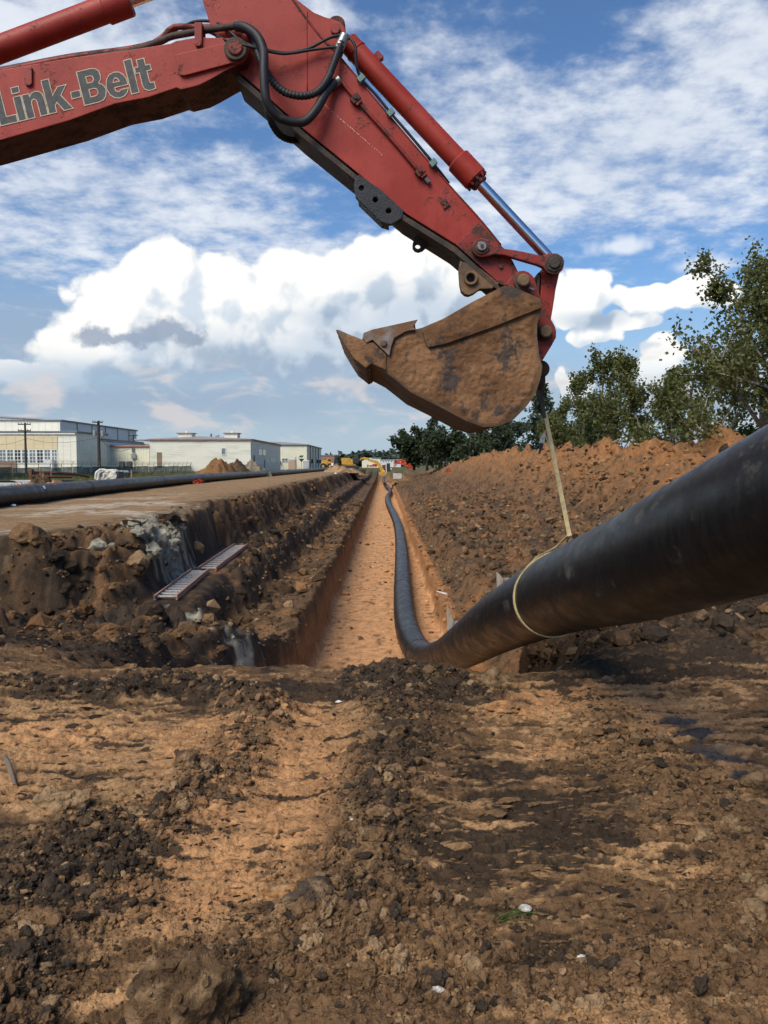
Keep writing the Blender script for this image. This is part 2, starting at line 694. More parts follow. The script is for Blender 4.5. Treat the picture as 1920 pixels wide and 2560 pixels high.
def ridge_masks(X, Y):
    qx, qy = qmap(X, Y)
    w = 60 * fbm(X * 2.2, Y * 2.2, 3, 91)
    qx, qy = qx + w, qy + 0.5 * w
    def rm(pts, wd, ky=1.0):
        return np.exp(-(dpoly(qx, qy, pts, ky) / wd) ** 2)
    r1 = rm([(1010, 1705), (985, 1850), (955, 2000), (930, 2130), (860, 2290)], 115)
    r2 = rm([(660, 1800), (560, 1930), (420, 2040), (230, 2110), (-100, 2290)], 72)
    r3 = rm([(260, 2190), (150, 2340), (20, 2560)], 120)
    r4 = rm([(1500, 1850), (1600, 1905), (1740, 2010), (1850, 2130), (1920, 2400)], 85)
    r5 = rm([(-200, 1725), (260, 1735), (470, 1715), (640, 1775)], 52, 2.2)
    r6 = rm([(900, 1705), (1130, 1700), (1260, 1760)], 45, 2.2)
    r7 = rm([(500, 2420), (800, 2380), (1050, 2450), (1500, 2520), (1900, 2480)], 120)
    r8 = rm([(700, 2250), (900, 2230), (1180, 2330)], 80)
    r9 = rm([(1500, 1600), (1750, 1600), (2050, 1620)], 90)
    return r1, r2, r3, r4, r5, r6, r7, r8, r9


def bench_mask(X, Y):
    """the trodden strip of the bench where the ladders lie"""
    return ss(0.70, 0.36, np.abs(X + 3.95 + 0.055 * (Y - 15))) * ss(14.2, 14.9, Y) * ss(26, 25.3, Y)


def height(X, Y, det=True):
    n_big = fbm(X * 0.35, Y * 0.35, 3, 3)
    n_mid = fbm(X * 1.3, Y * 1.3, 4, 21)
    n_sm = fbm(X * 5.0, Y * 5.0, 4, 41) if det else 0
    # ---- left bank, benches and trench (a cut seen along its length)
    xb = np.interp(Y, BANK_Y, BANK_X) + 0.10 * billow(Y * 1.1, X * 0.4, 2, 4) + (0.55 + 0.5 * ss(30, 18, Y)) * fbm(Y * 0.42, X * 0.12, 3, 5) + 0.10 * fbm(Y * 1.6, X * 0.5, 2, 6)
    w1 = 0.32 * fbm(Y * 0.45, X * 0.1, 3, 7) + 0.10 * fbm(Y * 2.4, X * 0.6, 3, 8)
    w2 = 0.14 * fbm(Y * 0.5, X * 0.2, 3, 9) + 0.07 * fbm(Y * 2.6, X * 0.5, 3, 10)
    grass = 0.35 * ss(-14, -24, X) + 0.015 * n_mid
    bank = -1.25 - grass + 0.05 * n_big
    far = ss(188, 235, Y)
    pit = lerp(-1.62, -2.45, ss(6.0, 13.5, Y)) - 0.12 * ss(8, 12, Y) * n_big
    b1 = np.where(Y > 13.5, -2.5, pit) + 0.06 * n_mid
    b2 = lerp(b1, -3.2 + 0.05 * n_mid, ss(13.2, 14.6, Y + 0.7 * fbm(X * 1.2, Y * 0.3, 2, 15)))
    z = bank
    wv = 0.40 + 1.1 * np.clip(0.35 + fbm(X * 0.35, Y * 0.55, 2, 19), 0, 1) + 2.3 * ss(17.5, 12.5, Y) * np.clip(0.6 + fbm(X * 0.5, Y * 0.5, 2, 20), 0.2, 1)
    z = lerp(z, b1, ss(0.0, 1.0, (X - xb) / wv))
    z = z + 0.30 * np.clip(billow(X * 0.7, Y * 0.7, 3, 18), -0.3, 1) * ss(-2.0, -3.0, X) * ss(8.0, 10.0, Y) * ss(20, 15, Y) * ss(0.3, 0.8, X - xb)
    z = lerp(z, b2, ss(-3.45, -3.0, X + w1))
    fl = -4.5 + 0.02 * n_mid + 0.012 * n_sm
    # trench: near end is a ramp that drops behind the foreground lip
    lip = 6.45 + 0.35 * fbm(X * 0.9, 0 * X + 3.3, 3, 12)
    fl = lerp(b1 * 0 - 1.63, fl, ss(0.0, 2.6, Y - lip))
    near_open = ss(6.6, 8.4, Y)
    wl = np.where(Y < 16, ss(0, 1, (X + w2 + 1.78 + 1.1 * ss(15.5, 11, Y)) / (0.26 + 1.1 * ss(15.5, 11, Y))), ss(-1.78, -1.52, X + w2))
    z = lerp(z, fl, wl * near_open + (1 - near_open) * ss(-3.2, -1.5, X))
    # ---- right side: low wall, rising rough slope, spoil ridge
    xr = X + 0.22 * fbm(Y * 0.5, X * 0.15, 3, 31) + 0.06 * fbm(Y * 2.6, X * 0.6, 3, 32)
    s = -3.85 + 0.12 * ss(1.7, 2.2, xr) + 0.66 * ss(2.1, 2.75, xr + 0.4 * n_big) + 0.75 * ss(2.8, 9.2, xr) + 0.5 * ss(8.8, 12.5, xr)
    s = s + (0.26 * billow(X * 0.8, Y * 0.8, 3, 37) + 0.16 * billow(X * 2.2, Y * 1.6, 3, 38, 0.6)) * ss(2.4, 3.4, X)
    s = s + 0.12 * n_mid * ss(1.7, 3.2, X) + 0.10 * n_big
    crest_x = 13.3 + 1.2 * fbm(Y * 0.12, 0 * X, 3, 33)
    hc = np.interp(Y, [8, 13, 20, 30, 45, 70, 100, 140, 190, 260], [0.3, 1.4, 2.5, 2.75, 2.9, 3.2, 3.3, 2.5, 0.8, 0.1])
    hc = hc * (1 + 0.35 * fbm(Y * 0.33, 0 * X + 7, 3, 34)) + 0.35 * fbm(X * 0.5, Y * 0.5, 3, 35)
    rid = np.clip(1 - np.abs(X - crest_x) / np.where(X < crest_x, 4.7, 4.0), 0, 1)
    rid = rid ** 0.85
    s = s + hc * rid + 0.28 * billow(X * 0.9, Y * 0.9, 3, 36) * rid * np.clip(hc, 0, 1)
    s = np.where(X > 17, lerp(s, -1.3, ss(17, 19, X)), s)
    wr = ss(1.5, 1.68, xr)
    # near right: foreground shelf and the dark mound behind it
    shelf = -1.62 + 0.34 * np.exp(-((Y - 9.0) / 1.5) ** 2) * ss(1.6, 3.2, X) + 0.10 * n_big + (0.17 * billow(X * 1.5, Y * 1.5, 3, 39) + 0.06 * billow(X * 4.5, Y * 4.5, 2, 40)) * ss(1.7, 2.6, X) * ss(6.9, 8.0, Y)
    back = ss(9.6, 13.0, Y + 0.8 * n_big - 0.22 * (X - 3))
    s = lerp(shelf, s, back)
    z = lerp(z, s, lerp(ss(1.2, 2.1, X), wr, ss(8, 11, Y)))
    lf = ss(-2.2, -3.2, X) * ss(xb - 0.25, xb + 0.15, X) * ss(8.0, 10.0, Y) * ss(70, 25, Y)
    z = z + lf * (0.16 * billow(X * 1.9 + 0.6 * n_mid, Y * 1.5, 3, 52, 0.6) + 0.07 * np.clip(fbm(X * 2.2, Y * 2.0, 2, 53) * 5, -1, 1) + 0.06 * billow(X * 5, Y * 5, 2, 55))
    edge = np.exp(-((X - xb) / 0.28) ** 2) * ss(9, 11, Y)
    z = z + edge * 0.13 * np.clip(billow(X * 2.6, Y * 2.6, 3, 54) + 0.3, 0, 1.2)
    lm = ss(-1.75, -2.3, X) * ss(xb - 0.2, xb + 0.2, X) * ss(8.5, 10.5, Y) * ss(60, 30, Y)
    zz = (z + 0.16 * n_mid + 0.10 * n_big) / 0.30
    fz = np.floor(zz)
    z = lerp(z, 0.30 * (fz + ss(0.5, 1.0, zz - fz)) - 0.08, 0.7 * lm)
    z = lerp(z, -2.52 + 0.015 * n_mid, bench_mask(X, Y))
    # ---- level land far away
    z = lerp(z, -1.3, far * ss(0, 1, np.abs(X) * 0 + 1))
    # ---- rubble on everything that was dug
    dug = ss(xb - 0.3, xb + 0.3, X) * (1 - far)
    floor_m = wl * ss(0.0, 2.6, Y - lip) * (1 - wr)
    rough = dug * (1 - 0.9 * floor_m) * (1 - bench_mask(X, Y))
    z = z + rough * (0.055 * n_mid + 0.05 * billow(X * 2.4, Y * 2.4, 3, 51) + (0.020 * n_sm if det else 0)) * ss(7.0, 9, Y)
    if det:
        z = z + 0.012 * (1 - dug) * n_sm
    return z, dict(xb=xb, floor=floor_m, wl=wl, wr=wr, rid=rid * np.clip(hc, 0, 1), dug=dug, n_mid=n_mid, n_big=n_big, n_sm=n_sm, far=far, rough=rough)


def fg_height(X, Y):
    """foreground: everything within about eight metres"""
    z, info = height(X, Y)
    qx, qy = qmap(X, Y)
    rs = ridge_masks(X, Y)
    r1, r2, r3, r4, r5, r6, r7, r8, r9 = rs
    near = 1 - ss(6.8, 8.8, Y)
    lump = billow(X * 7, Y * 7, 4, 61, 0.55)
    lump2 = billow(X * 17, Y * 17, 3, 71, 0.55)
    rm = np.clip(r1 + r2 + 0.8 * r3 + 0.8 * r4 + r5 + r6 + 0.55 * r7 + 0.6 * r8 + r9, 0, 1.3)
    hgt = 0.11 * r1 + 0.075 * r2 + 0.05 * r3 + 0.055 * r4 + 0.11 * r5 + 0.06 * r6 + 0.02 * r7 + 0.015 * r8 + 0.1 * r9
    # scraped flats with torn, layered edges
    Yw = Y + 0.10 * fbm(X * 1.3, Y * 1.3, 2, 84) + 0.035 * fbm(X * 6, Y * 6, 3, 85)
    strk = fbm(X * 1.9 + 0.5 * Y, Yw * 7.0, 4, 81, 0.6)
    strk2 = fbm(X * 4.0 + 0.8 * Y, Yw * 22.0, 3, 82, 0.6)
    step = 0.020 * ss(-0.02, 0.05, strk) + 0.009 * ss(-0.02, 0.06, strk2)
    flat = np.clip(1 - rm, 0, 1)
    z = z + near * (hgt + rm * (0.034 * lump + 0.020 * lump2) + flat * (step + 0.006 * lump2 + 0.010 * lump) + 0.035 * fbm(X * 0.9, Y * 0.9, 2, 83))
    info.update(rm=rm, rs=rs, strk=strk, strk2=strk2, lump=lump, lump2=lump2, flat=flat, qx=qx, qy=qy, near=near)
    return z, info


ORANGE = np.array([0.40, 0.205, 0.085])
TAN = np.array([0.36, 0.235, 0.125])
BROWN = np.array([0.150, 0.087, 0.043])
DARK = np.array([0.038, 0.027, 0.018])
BLACK = np.array([0.030, 0.024, 0.020])
GREY = np.array([0.36, 0.33, 0.25])
PALE = np.array([0.46, 0.37, 0.26])
GRASSC = np.array([0.10, 0.105, 0.04])


def cmix(c, d, m):
    return c + (d - c) * np.clip(m, 0, 1)[..., None]


def base_color(X, Y, z, gz, I):
    """soil colour: what the ground is made of at each place"""
    n1 = fbm(X * 1.1, Y * 0.8, 4, 101)
    n2 = fbm(X * 4.0, Y * 3.0, 4, 111)
    n3 = fbm(X * 0.4, Y * 0.25, 3, 121)
    sh = X.shape
    c = np.broadcast_to(BROWN, sh + (3,)).copy()
    # right slope: brown with rusty patches, paler toward the ridge
    c = cmix(c, BROWN * 1.15, ss(2.0, 8.5, X) * (0.6 + n1))
    trk = fbm(X * 1.2, Y * 0.35 + 0.15 * X, 3, 171)
    c = cmix(c, ORANGE * np.array([.66, .56, .5]), ss(0.02, 0.45, n1 + 0.45 * n2) * 0.75 * ss(1.4, 2.2, X))
    n4 = fbm(X * 9.0, Y * 5.0, 3, 161)
    c = cmix(c, DARK * 1.1, ss(-0.05, 0.40, n2 + 0.5 * n3 + 0.5 * n4) * 0.8)
    c = cmix(c, ORANGE * 0.7, ss(0.25, 0.5, n4 - 0.3 * n2) * 0.55 * ss(1.6, 2.4, X))
    c = cmix(c, DARK * 1.15, ss(1.7, 2.6, X) * ss(12.5, 10.5, Y) * ss(6.2, 7.2, Y) * 0.75)
    c = cmix(c, DARK * 1.3, ss(0.0, 0.35, trk) * ss(2.4, 3.2, X) * 0.6)
    rid = ss(0.0, 0.8, I['rid'] + 0.35 * n1 + 0.25 * n2) * ss(7.5, 10.0, X)
    rc = cmix(np.broadcast_to(ORANGE * np.array([0.72, 0.66, 0.62]), sh + (3,)), BROWN * 1.1, ss(-0.05, 0.45, n2 + 0.5 * n1))
    rc = cmix(rc, DARK * 1.6, ss(0.32, 0.62, n2 - 0.4 * n1) * 0.8)
    c = cmix(c, rc, rid)
    # left benches: dark layer in the upper walls, rusty below
    left = ss(-1.2, -1.7, X)
    lay = z + 0.25 * n1
    lc = cmix(np.broadcast_to(BROWN * 1.0, sh + (3,)), DARK, ss(-3.45, -3.0, lay) * ss(-1.4, -1.8, lay) * (0.8 + 0.6 * n2))
    lc = cmix(lc, DARK * 0.9, ss(-0.15, 0.25, n2 + 0.4 * n3) * 0.8)
    lc = cmix(lc, ORANGE * 0.72, ss(0.05, 0.4, n1 + 0.5 * n2) * 0.65)
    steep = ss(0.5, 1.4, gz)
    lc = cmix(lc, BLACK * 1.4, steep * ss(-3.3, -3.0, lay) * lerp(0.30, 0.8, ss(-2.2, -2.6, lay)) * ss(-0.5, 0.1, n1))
    c = cmix(c, lc, left)
    # trench walls and floor in orange clay
    tw = ss(-1.95, -1.7, X) * ss(2.0, 1.75, X) * ss(7.5, 9, Y)
    wc = cmix(np.broadcast_to(ORANGE * np.array([.88, .80, .74]), sh + (3,)), BROWN * 0.9, ss(-3.75, -3.35, lay + 0.3 * n2))
    c = cmix(c, wc, tw * ss(-1.0, -1.3, z))
    fcol = cmix(np.broadcast_to(ORANGE * np.array([1.45, 1.48, 1.62]), sh + (3,)), ORANGE * 0.95, ss(0.0, 0.5, n2))
    fcol = cmix(fcol, BROWN, ss(0.38, 0.62, n2 + 0.6 * n1) * 0.9)
    c = cmix(c, fcol, I['floor'] * ss(-4.25, -4.4, z))
    # grey clay seams in the left bank
    gq = np.exp(-(((X + 5.1) / 0.75) ** 2 + ((Y - 18.2) / 1.9) ** 2)) + 0.45 * np.exp(-(((X + 2.15) / 0.45) ** 2 + ((Y - 12.6) / 1.0) ** 2)) + 0.7 * np.exp(-(((X + 3.2) / 0.3) ** 2 + ((Y - 14.5) / 0.8) ** 2))
    c = cmix(c, GREY * 0.85 * (1 + 0.5 * n2)[..., None], ss(0.34, 0.50, gq + 0.5 * n2 + 0.3 * n4) * 0.9)
    # natural ground on the left
    bank = ss(I['xb'] + 0.05, I['xb'] - 0.35, X)
    bc = cmix(np.broadcast_to(TAN * np.array([.82, .78, .72]), sh + (3,)), PALE, ss(0.05, 0.45, n3 * 1.2 + n1 * 0.6) * ss(40, 24, Y))
    bc = cmix(bc, BROWN * 1.2, ss(0.05, 0.5, n2 + n1 * 0.7 - 0.1) * 0.8)
    bc = cmix(bc, DARK * 1.5, np.exp(-((X - I['xb']) / 0.9) ** 2) * ss(-0.4, 0.2, n2 + 0.1) * 0.95)
    bc = cmix(bc, GRASSC * 0.9, ss(70, 120, Y) * ss(-0.2, 0.3, n1) * 0.55)
    gm = ss(-13.5, -18, X + 3 * n3)
    bc = cmix(bc, GRASSC * (1 + 0.4 * n2)[..., None], gm)
    c = cmix(c, bc, bank)
    c = cmix(c, GRASSC * 1.1, ss(17.0, 19, X))
    c = cmix(c, GRASSC * 0.9, I['far'])
    return c


def fg_color(X, Y, z, gz, I):
    c = base_color(X, Y, z, gz, I)
    qx, qy = I['qx'], I['qy']
    r1, r2, r3, r4, r5, r6, r7, r8, r9 = I['rs']
    n1 = fbm(X * 2.2, Y * 2.2, 4, 131)
    n2 = fbm(X * 9, Y * 9, 4, 141)
    st = I['strk'] + 0.5 * I['strk2']
    f = np.broadcast_to(BROWN * 1.05, X.shape + (3,)).copy()
    # orange clay scraped bare
    org = blobs(qx, qy, [(640, 1930, 230, 150, 1.3), (560, 2100, 290, 110, 1.2), (430, 2240, 240, 85, 1.0), (330, 2330, 200, 60, .6), (740, 1820, 150, 60, .9), (120, 1850, 260, 85, .85), (20, 1990, 120, 60, .6),
                         (1400, 1740, 160, 38, 1.0), (1300, 1790, 120, 35, .6), (1700, 1830, 170, 55, .75), (1400, 1880, 130, 28, .9), (1640, 2150, 240, 60, .45), (1300, 2060, 200, 40, .35), (1200, 2160, 330, 30, .25),
                         (250, 2500, 240, 70, .5), (700, 2440, 130, 40, .45), (1010, 2460, 150, 60, .35), (1500, 2550, 200, 50, .5), (1850, 1930, 120, 60, .55), (1600, 1760, 240, 40, .5)])
    f = cmix(f, TAN * np.array([1.12, 1.0, .88]), ss(0.30, 0.48, org + 0.75 * st + 0.50 * n2))
    f = cmix(f, ORANGE * np.array([1.15, 1.2, 1.3]), ss(0.38, 0.85, org + 0.35 * n1 + 0.25 * n2))
    # dark peeled layers
    drk = blobs(qx, qy, [(1300, 2130, 330, 90, .9), (1420, 2030, 260, 60, .45), (1100, 2240, 200, 60, .5), (1370, 2400, 130, 60, .7), (330, 2150, 150, 45, .9), (60, 2240, 160, 70, .7), (60, 2420, 90, 90, .6), (1250, 1950, 200, 60, .5),
                         (300, 1730, 380, 32, .8), (780, 1740, 240, 32, .8), (60, 1800, 240, 30, .4), (1080, 1740, 240, 40, .8), (1700, 1680, 300, 50, .8), (130, 1950, 200, 25, .4)])
    f = cmix(f, DARK * 1.0, ss(0.28, 0.44, drk - 0.8 * st + 0.60 * n2) * 0.9)
    # loose ridges
    f = cmix(f, DARK * 1.35, np.clip(r1 + 0.9 * r2 + r5 + r6 + 0.8 * r3 + r9, 0, 1) * ss(-0.45, 0.15, n2 + 0.15) * 0.9)
    f = cmix(f, BROWN * 1.25, np.clip(0.8 * r4 + 0.6 * r7 + 0.5 * r8, 0, 1) * 0.75)
    f = cmix(f, TAN * 0.8, ss(0.25, 0.55, n2 + 0.3 * n1) * np.clip(r1 + r2 + r4 + r7, 0, 1) * 0.5)
    m = I['near'] * (1 - ss(7.2, 8.6, Y))
    c = cmix(c, f, m)
    wet = blobs(qx, qy, [(1700, 1815, 100, 16, .9), (1760, 1850, 90, 16, 1.1), (1830, 1915, 80, 20, 1.0), (1770, 1888, 70, 14, .9), (1890, 1960, 70, 18, .9)]) + 0.45 * fbm(X * 3, Y * 7, 3, 151)
    wet = ss(0.55, 0.80, wet) * ss(0.2, 0.4, blobs(qx, qy, [(1780, 1880, 220, 120, 1.0)]))
    c = cmix(c, BLACK * 1.9, wet)
    return np.concatenate([c, (1 - wet)[..., None]], -1)


def grid_faces(nr, nc):
    i = np.arange((nr - 1) * (nc - 1))
    r, c = i // (nc - 1), i % (nc - 1)
    a = r * nc + c
    return np.stack([a, a + 1, a + nc + 1, a + nc], 1)


def slope(z, X, Y):
    zx = np.gradient(z, axis=1) / np.maximum(np.abs(np.gradient(X, axis=1)), 1e-4)
    zy = np.gradient(z, axis=0) / np.maximum(np.abs(np.gradient(Y, axis=0)), 1e-4)
    return np.hypot(zx, zy)


def build_ground():
    # foreground sheet, finer towards the camera
    ui = np.linspace(-0.54, 0.54, 560)
    ue = 0.54 + np.cumsum(np.linspace(0.003, 0.03, 40))
    u = np.concatenate([-ue[::-1], ui, ue])
    Ys = np.concatenate([np.linspace(0.2, 1.75, 30, endpoint=False), 1.75 * (9.3 / 1.75) ** np.linspace(0, 1, 570)])
    Yg, U = np.meshgrid(Ys, u, indexing='ij')
    X = U * (Yg + 0.2)
    z, I = fg_height(X, Yg)
    gz = slope(z, X, Yg)
    c = fg_color(X, Yg, z, gz, I)
    V = np.stack([X, Yg, z], -1).reshape(-1, 3)
    g = np_mesh('ground', V, grid_faces(len(Ys), len(u)), SOIL, smooth=True, col=c.reshape(-1, 4), kind='structure')
    # the cut, its banks and the land around it
    xs = np.concatenate([-np.geomspace(9.0, 2500, 46)[::-1], np.arange(-8.95, -5.9, 0.07), np.arange(-5.9, 2.6, 0.038), np.arange(2.6, 7, 0.06), np.arange(7, 18.5, 0.12), np.geomspace(18.6, 2500, 40)])
    ys = np.concatenate([9.28 * (200 / 9.28) ** np.linspace(0, 1, 510), np.geomspace(204, 4500, 30)])
    Yg, X = np.meshgrid(ys, xs, indexing='ij')
    z, I = height(X, Yg)
    fz, FI = fg_height(X[:14], Yg[:14])
    gz = slope(z, X, Yg)
    c = base_color(X, Yg, z, gz, I)
    c = np.concatenate([c, np.ones(c.shape[:2] + (1,))], -1)
    V = np.stack([X, Yg, z], -1).reshape(-1, 3)
    e = np_mesh('excavated_terrain', V, grid_faces(len(ys), len(xs)), SOIL, smooth=True, col=c.reshape(-1, 4), kind='structure')
    # side land left and right of the foreground sheet, mostly out of view
    for sgn in (-1, 1):
        xs2 = sgn * np.geomspace(1.0, 600, 60)
        ys2 = np.concatenate([np.geomspace(30, 0.5, 25)[:-1] * -1, np.linspace(-0.4, 9.29, 60)])
        Yg, Q = np.meshgrid(ys2, xs2, indexing='ij')
        lim = np.maximum(0.0, u[-1] * (np.maximum(Yg, -0.2) + 0.2) - 0.05)
        X = sgn * (lim + np.abs(Q) - 1.0)
        z, I = height(X, Yg)
        z = np.where(Yg < 0.3, z * 0 - 1.62, z) - 0.02
        c = base_color(X, Yg, z, z * 0, I)
        c = np.concatenate([c, np.ones(c.shape[:2] + (1,))], -1)
        np_mesh('ground', np.stack([X, Yg, z], -1).reshape(-1, 3), grid_faces(len(ys2), len(xs2)), SOIL, smooth=True, col=c.reshape(-1, 4), kind='structure')
    return g, e


GROUND, TERRAIN = build_ground()


def zat(x, y):
    X, Y = np.array([[float(x)]]), np.array([[float(y)]])
    z = (fg_height(X, Y) if y < 9.3 else height(X, Y))[0]
    return float(z[0, 0])

# ------------------------------------------------------------------ red excavator arm
def paint_mat(name, base, dirt_amt=0.75, thr=(0.56, 0.70), grime=(0.05, 0.03, 0.025)):
    m, t, b = new_mat(name)
    geo = t.n.new('ShaderNodeNewGeometry').outputs['Position']
    n1, _ = t.noise(geo, 2.6, 4, 0.6)
    n2, _ = t.noise(geo, 7.5, 5, 0.7)
    n3, _ = t.noise(geo, 60, 3, 0.7)
    n4, _ = t.noise(t.vec('MULTIPLY', geo, (1.0, 1.0, 0.25)), 16, 3, 0.7)
    c = t.mix(t.ss(n1, 0.35, 0.68), tuple(base), tuple(min(1, v * 1.25 + 0.012) for v in base))
    c = t.mix(t.math('MULTIPLY', t.ss(n4, 0.5, 0.75), 0.30), c, tuple(v * 0.6 for v in base))
    dm = t.math('MULTIPLY', t.ss(t.math('ADD', n2, t.math('MULTIPLY', t.math('SUBTRACT', n3, 0.5), 0.35)), *thr), dirt_amt)
    c = t.mix(dm, c, grime)
    sp = t.math('MULTIPLY', t.ss(n3, 0.70, 0.74), t.ss(n1, 0.5, 0.6))
    c = t.mix(t.math('MULTIPLY', sp, 0.6), c, (0.30, 0.16, 0.10))
    t.put(b.inputs['Base Color'], c)
    t.put(b.inputs['Roughness'], t.math('MULTIPLY_ADD', dm, 0.35, 0.50))
    b.inputs['Specular IOR Level'].default_value = 0.3
    bp = t.n.new('ShaderNodeBump')
    bp.inputs['Strength'].default_value = 0.25
    bp.inputs['Distance'].default_value = 0.004
    t.l.new(t.math('ADD', n3, t.math('MULTIPLY', dm, 0.8)), bp.inputs['Height'])
    t.l.new(bp.outputs[0], b.inputs['Normal'])
    return m


RED = paint_mat('red_paint', (0.27, 0.024, 0.013), 0.78, (0.57, 0.72))
RED_WORN = paint_mat('worn_red_paint', (0.215, 0.022, 0.014), 0.92, (0.47, 0.58), (0.055, 0.035, 0.026))
RED_DARK = paint_mat('shaded_grimy_red_paint', (0.085, 0.016, 0.014), 0.8, (0.45, 0.62), (0.035, 0.025, 0.02))  # boom underside's shade mixed into a darker, dirty red
GRIME = pmat('grimy_steel', (0.055, 0.042, 0.034), 0.7, 0.2, 0.4, 9, 0.5, 50, dirt=(0.16, 0.09, 0.05), dirt_amt=0.7, dscale=7, dthr=(0.5, 0.66))
MUDSTEEL = pmat('muddy_steel', (0.13, 0.085, 0.055), 0.8, 0.1, 0.4, 8, 0.6, 40, dirt=(0.24, 0.14, 0.07), dirt_amt=0.8, dscale=6, dthr=(0.42, 0.62))
BLACKP = pmat('black_steel_paint', (0.022, 0.022, 0.026), 0.5, 0.1, 0.3, 8, 0.3, 60, dirt=(0.10, 0.08, 0.06), dirt_amt=0.5, dscale=9, dthr=(0.56, 0.7))
RUBBER = pmat('hose_rubber', (0.016, 0.016, 0.018), 0.55, 0.0, 0.3, 12, 0.2, 90, dirt=(0.09, 0.07, 0.05), dirt_amt=0.4, dscale=8, dthr=(0.55, 0.7))
STEEL = pmat('bare_steel', (0.30, 0.29, 0.28), 0.42, 0.9, 0.25, 8, 0.2, 60, dirt=(0.10, 0.06, 0.04), dirt_amt=0.7, dscale=9, dthr=(0.48, 0.66))
CHROME = pmat('chrome_rod', (0.72, 0.74, 0.78), 0.16, 1.0, 0.04, 3)
WORNEDGE = pmat('polished_cutting_edge', (0.22, 0.20, 0.19), 0.6, 0.2, 0.35, 14, 0.5, 60, dirt=(0.19, 0.10, 0.048), dirt_amt=0.95, dscale=6, dthr=(0.32, 0.54))
TEALCLIP = pmat('faded_green_clip', (0.13, 0.22, 0.19), 0.6)


def mud_mat():
    m, t, b = new_mat('dried_mud')
    geo = t.n.new('ShaderNodeNewGeometry').outputs['Position']
    n1, _ = t.noise(geo, 4.5, 5, 0.65)
    n2, _ = t.noise(geo, 28, 5, 0.72)
    n5, _ = t.noise(t.vec('ADD', geo, (3.1, 0, 1.7)), 5.5, 4, 0.7)
    c = t.mix(t.ss(n1, 0.35, 0.65), (0.15, 0.076, 0.037), (0.27, 0.145, 0.072))
    c = t.mix(t.math('MULTIPLY', t.ss(n2, 0.55, 0.72), 0.55), c, (0.15, 0.085, 0.045))
    c = t.mix(t.math('MULTIPLY', t.ss(n5, 0.52, 0.62), 0.9), c, (0.062, 0.052, 0.047))
    t.put(b.inputs['Base Color'], c)
    b.inputs['Roughness'].default_value = 0.92
    b.inputs['Specular IOR Level'].default_value = 0.15
    bp = t.n.new('ShaderNodeBump')
    bp.inputs['Strength'].default_value = 0.9
    bp.inputs['Distance'].default_value = 0.015
    t.l.new(n2, bp.inputs['Height'])
    t.l.new(bp.outputs[0], b.inputs['Normal'])
    return m


MUD = mud_mat()

YC = 5.97
SY0, SY1 = 5.80, 6.12      # stick
BY0, BY1 = 5.71, 6.07      # boom
KY0, KY1 = 5.46, 6.56      # bucket
EX = empty('excavator', (-5.9, 6.0, -1.6), 'red excavator arm with mud-caked bucket reaching over the trench', 'excavator')


def q2(pts):      # zoom sheet 640..1440
    return [(640 + x / 2.074, y / 2.074) for x, y in pts]


def q1(pts):      # zoom sheet 0..960
    return [(x / 1.728, y / 1.728) for x, y in pts]


def q3(pts):      # zoom sheet 800..1440, 560..1120
    return [(800 + x / 2.592, 560 + y / 2.592) for x, y in pts]


# --- boom
boom_out = q1([(-1500, 720), (-2100, 1060), (-2500, 1500), (-2200, 1700), (-1750, 1300), (-1100, 920), (-500, 745), (0, 606), (300, 520), (500, 447), (640, 420), (762, 379), (785, 387), (860, 368), (905, 345),
               (985, 300), (1058, 268), (1076, 236), (1076, 200), (1060, 178), (1030, 166), (960, 163), (850, 160), (760, 176), (738, 187), (560, 215), (300, 250), (0, 302), (-600, 420)])
boom = prism('boom', boom_out, BY0, BY1, RED, EX, bevel=0.006)
# doubler plate round the pin
dbl = q1([(756, 236), (1000, 178), (1020, 176)] + [(1020 + 52 * math.cos(R(a)), 222 + 52 * math.sin(R(a))) for a in range(-70, 85, 15)] + [(1000, 272), (800, 325), (780, 325), (768, 312)])
prism('doubler_plate', dbl, BY0 - 0.022, BY0 + 0.01, RED, boom, bevel=0.004)
c = q1([(1020, 216)])[0]
w = W(c[0], c[1], BY0 - 0.02)
cyl('pin_collar', (w.x, BY0 - 0.045, w.z), (w.x, BY0, w.z), 0.078, GRIME, boom, bevel=0.008)
cyl('pivot_pin', (w.x, BY0 - 0.058, w.z), (w.x, BY1 + 0.05, w.z), 0.050, RED_WORN, boom, bevel=0.008)


def shaded_underside(o, m):
    """paints shade, with some grime, onto the faces that look down"""
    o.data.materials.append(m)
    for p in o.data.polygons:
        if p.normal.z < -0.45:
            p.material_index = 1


shaded_underside(boom, RED_DARK)
# top edge flange, clamp brackets and hydraulic lines
for i, (x, y, hgt) in enumerate([(120, 290, 70), (855, 95, 95), (-380, 375, 70)]):
    prism('line_clamp', q1([(x - 15, y), (x + 17, y), (x + 17, y + hgt), (x + 8, y + hgt + 8), (x - 8, y + hgt + 8), (x - 15, y + hgt)]), BY0 - 0.02, BY0 + 0.10, RED_WORN, boom, bevel=0.004)


def pxline(pts, Y, conv):
    ys = [a + 0.07 for a in Y] if hasattr(Y, '__len__') else [Y] * len(pts)
    return [W(x, y, yy) for (x, y), yy in zip(conv(pts), ys)]


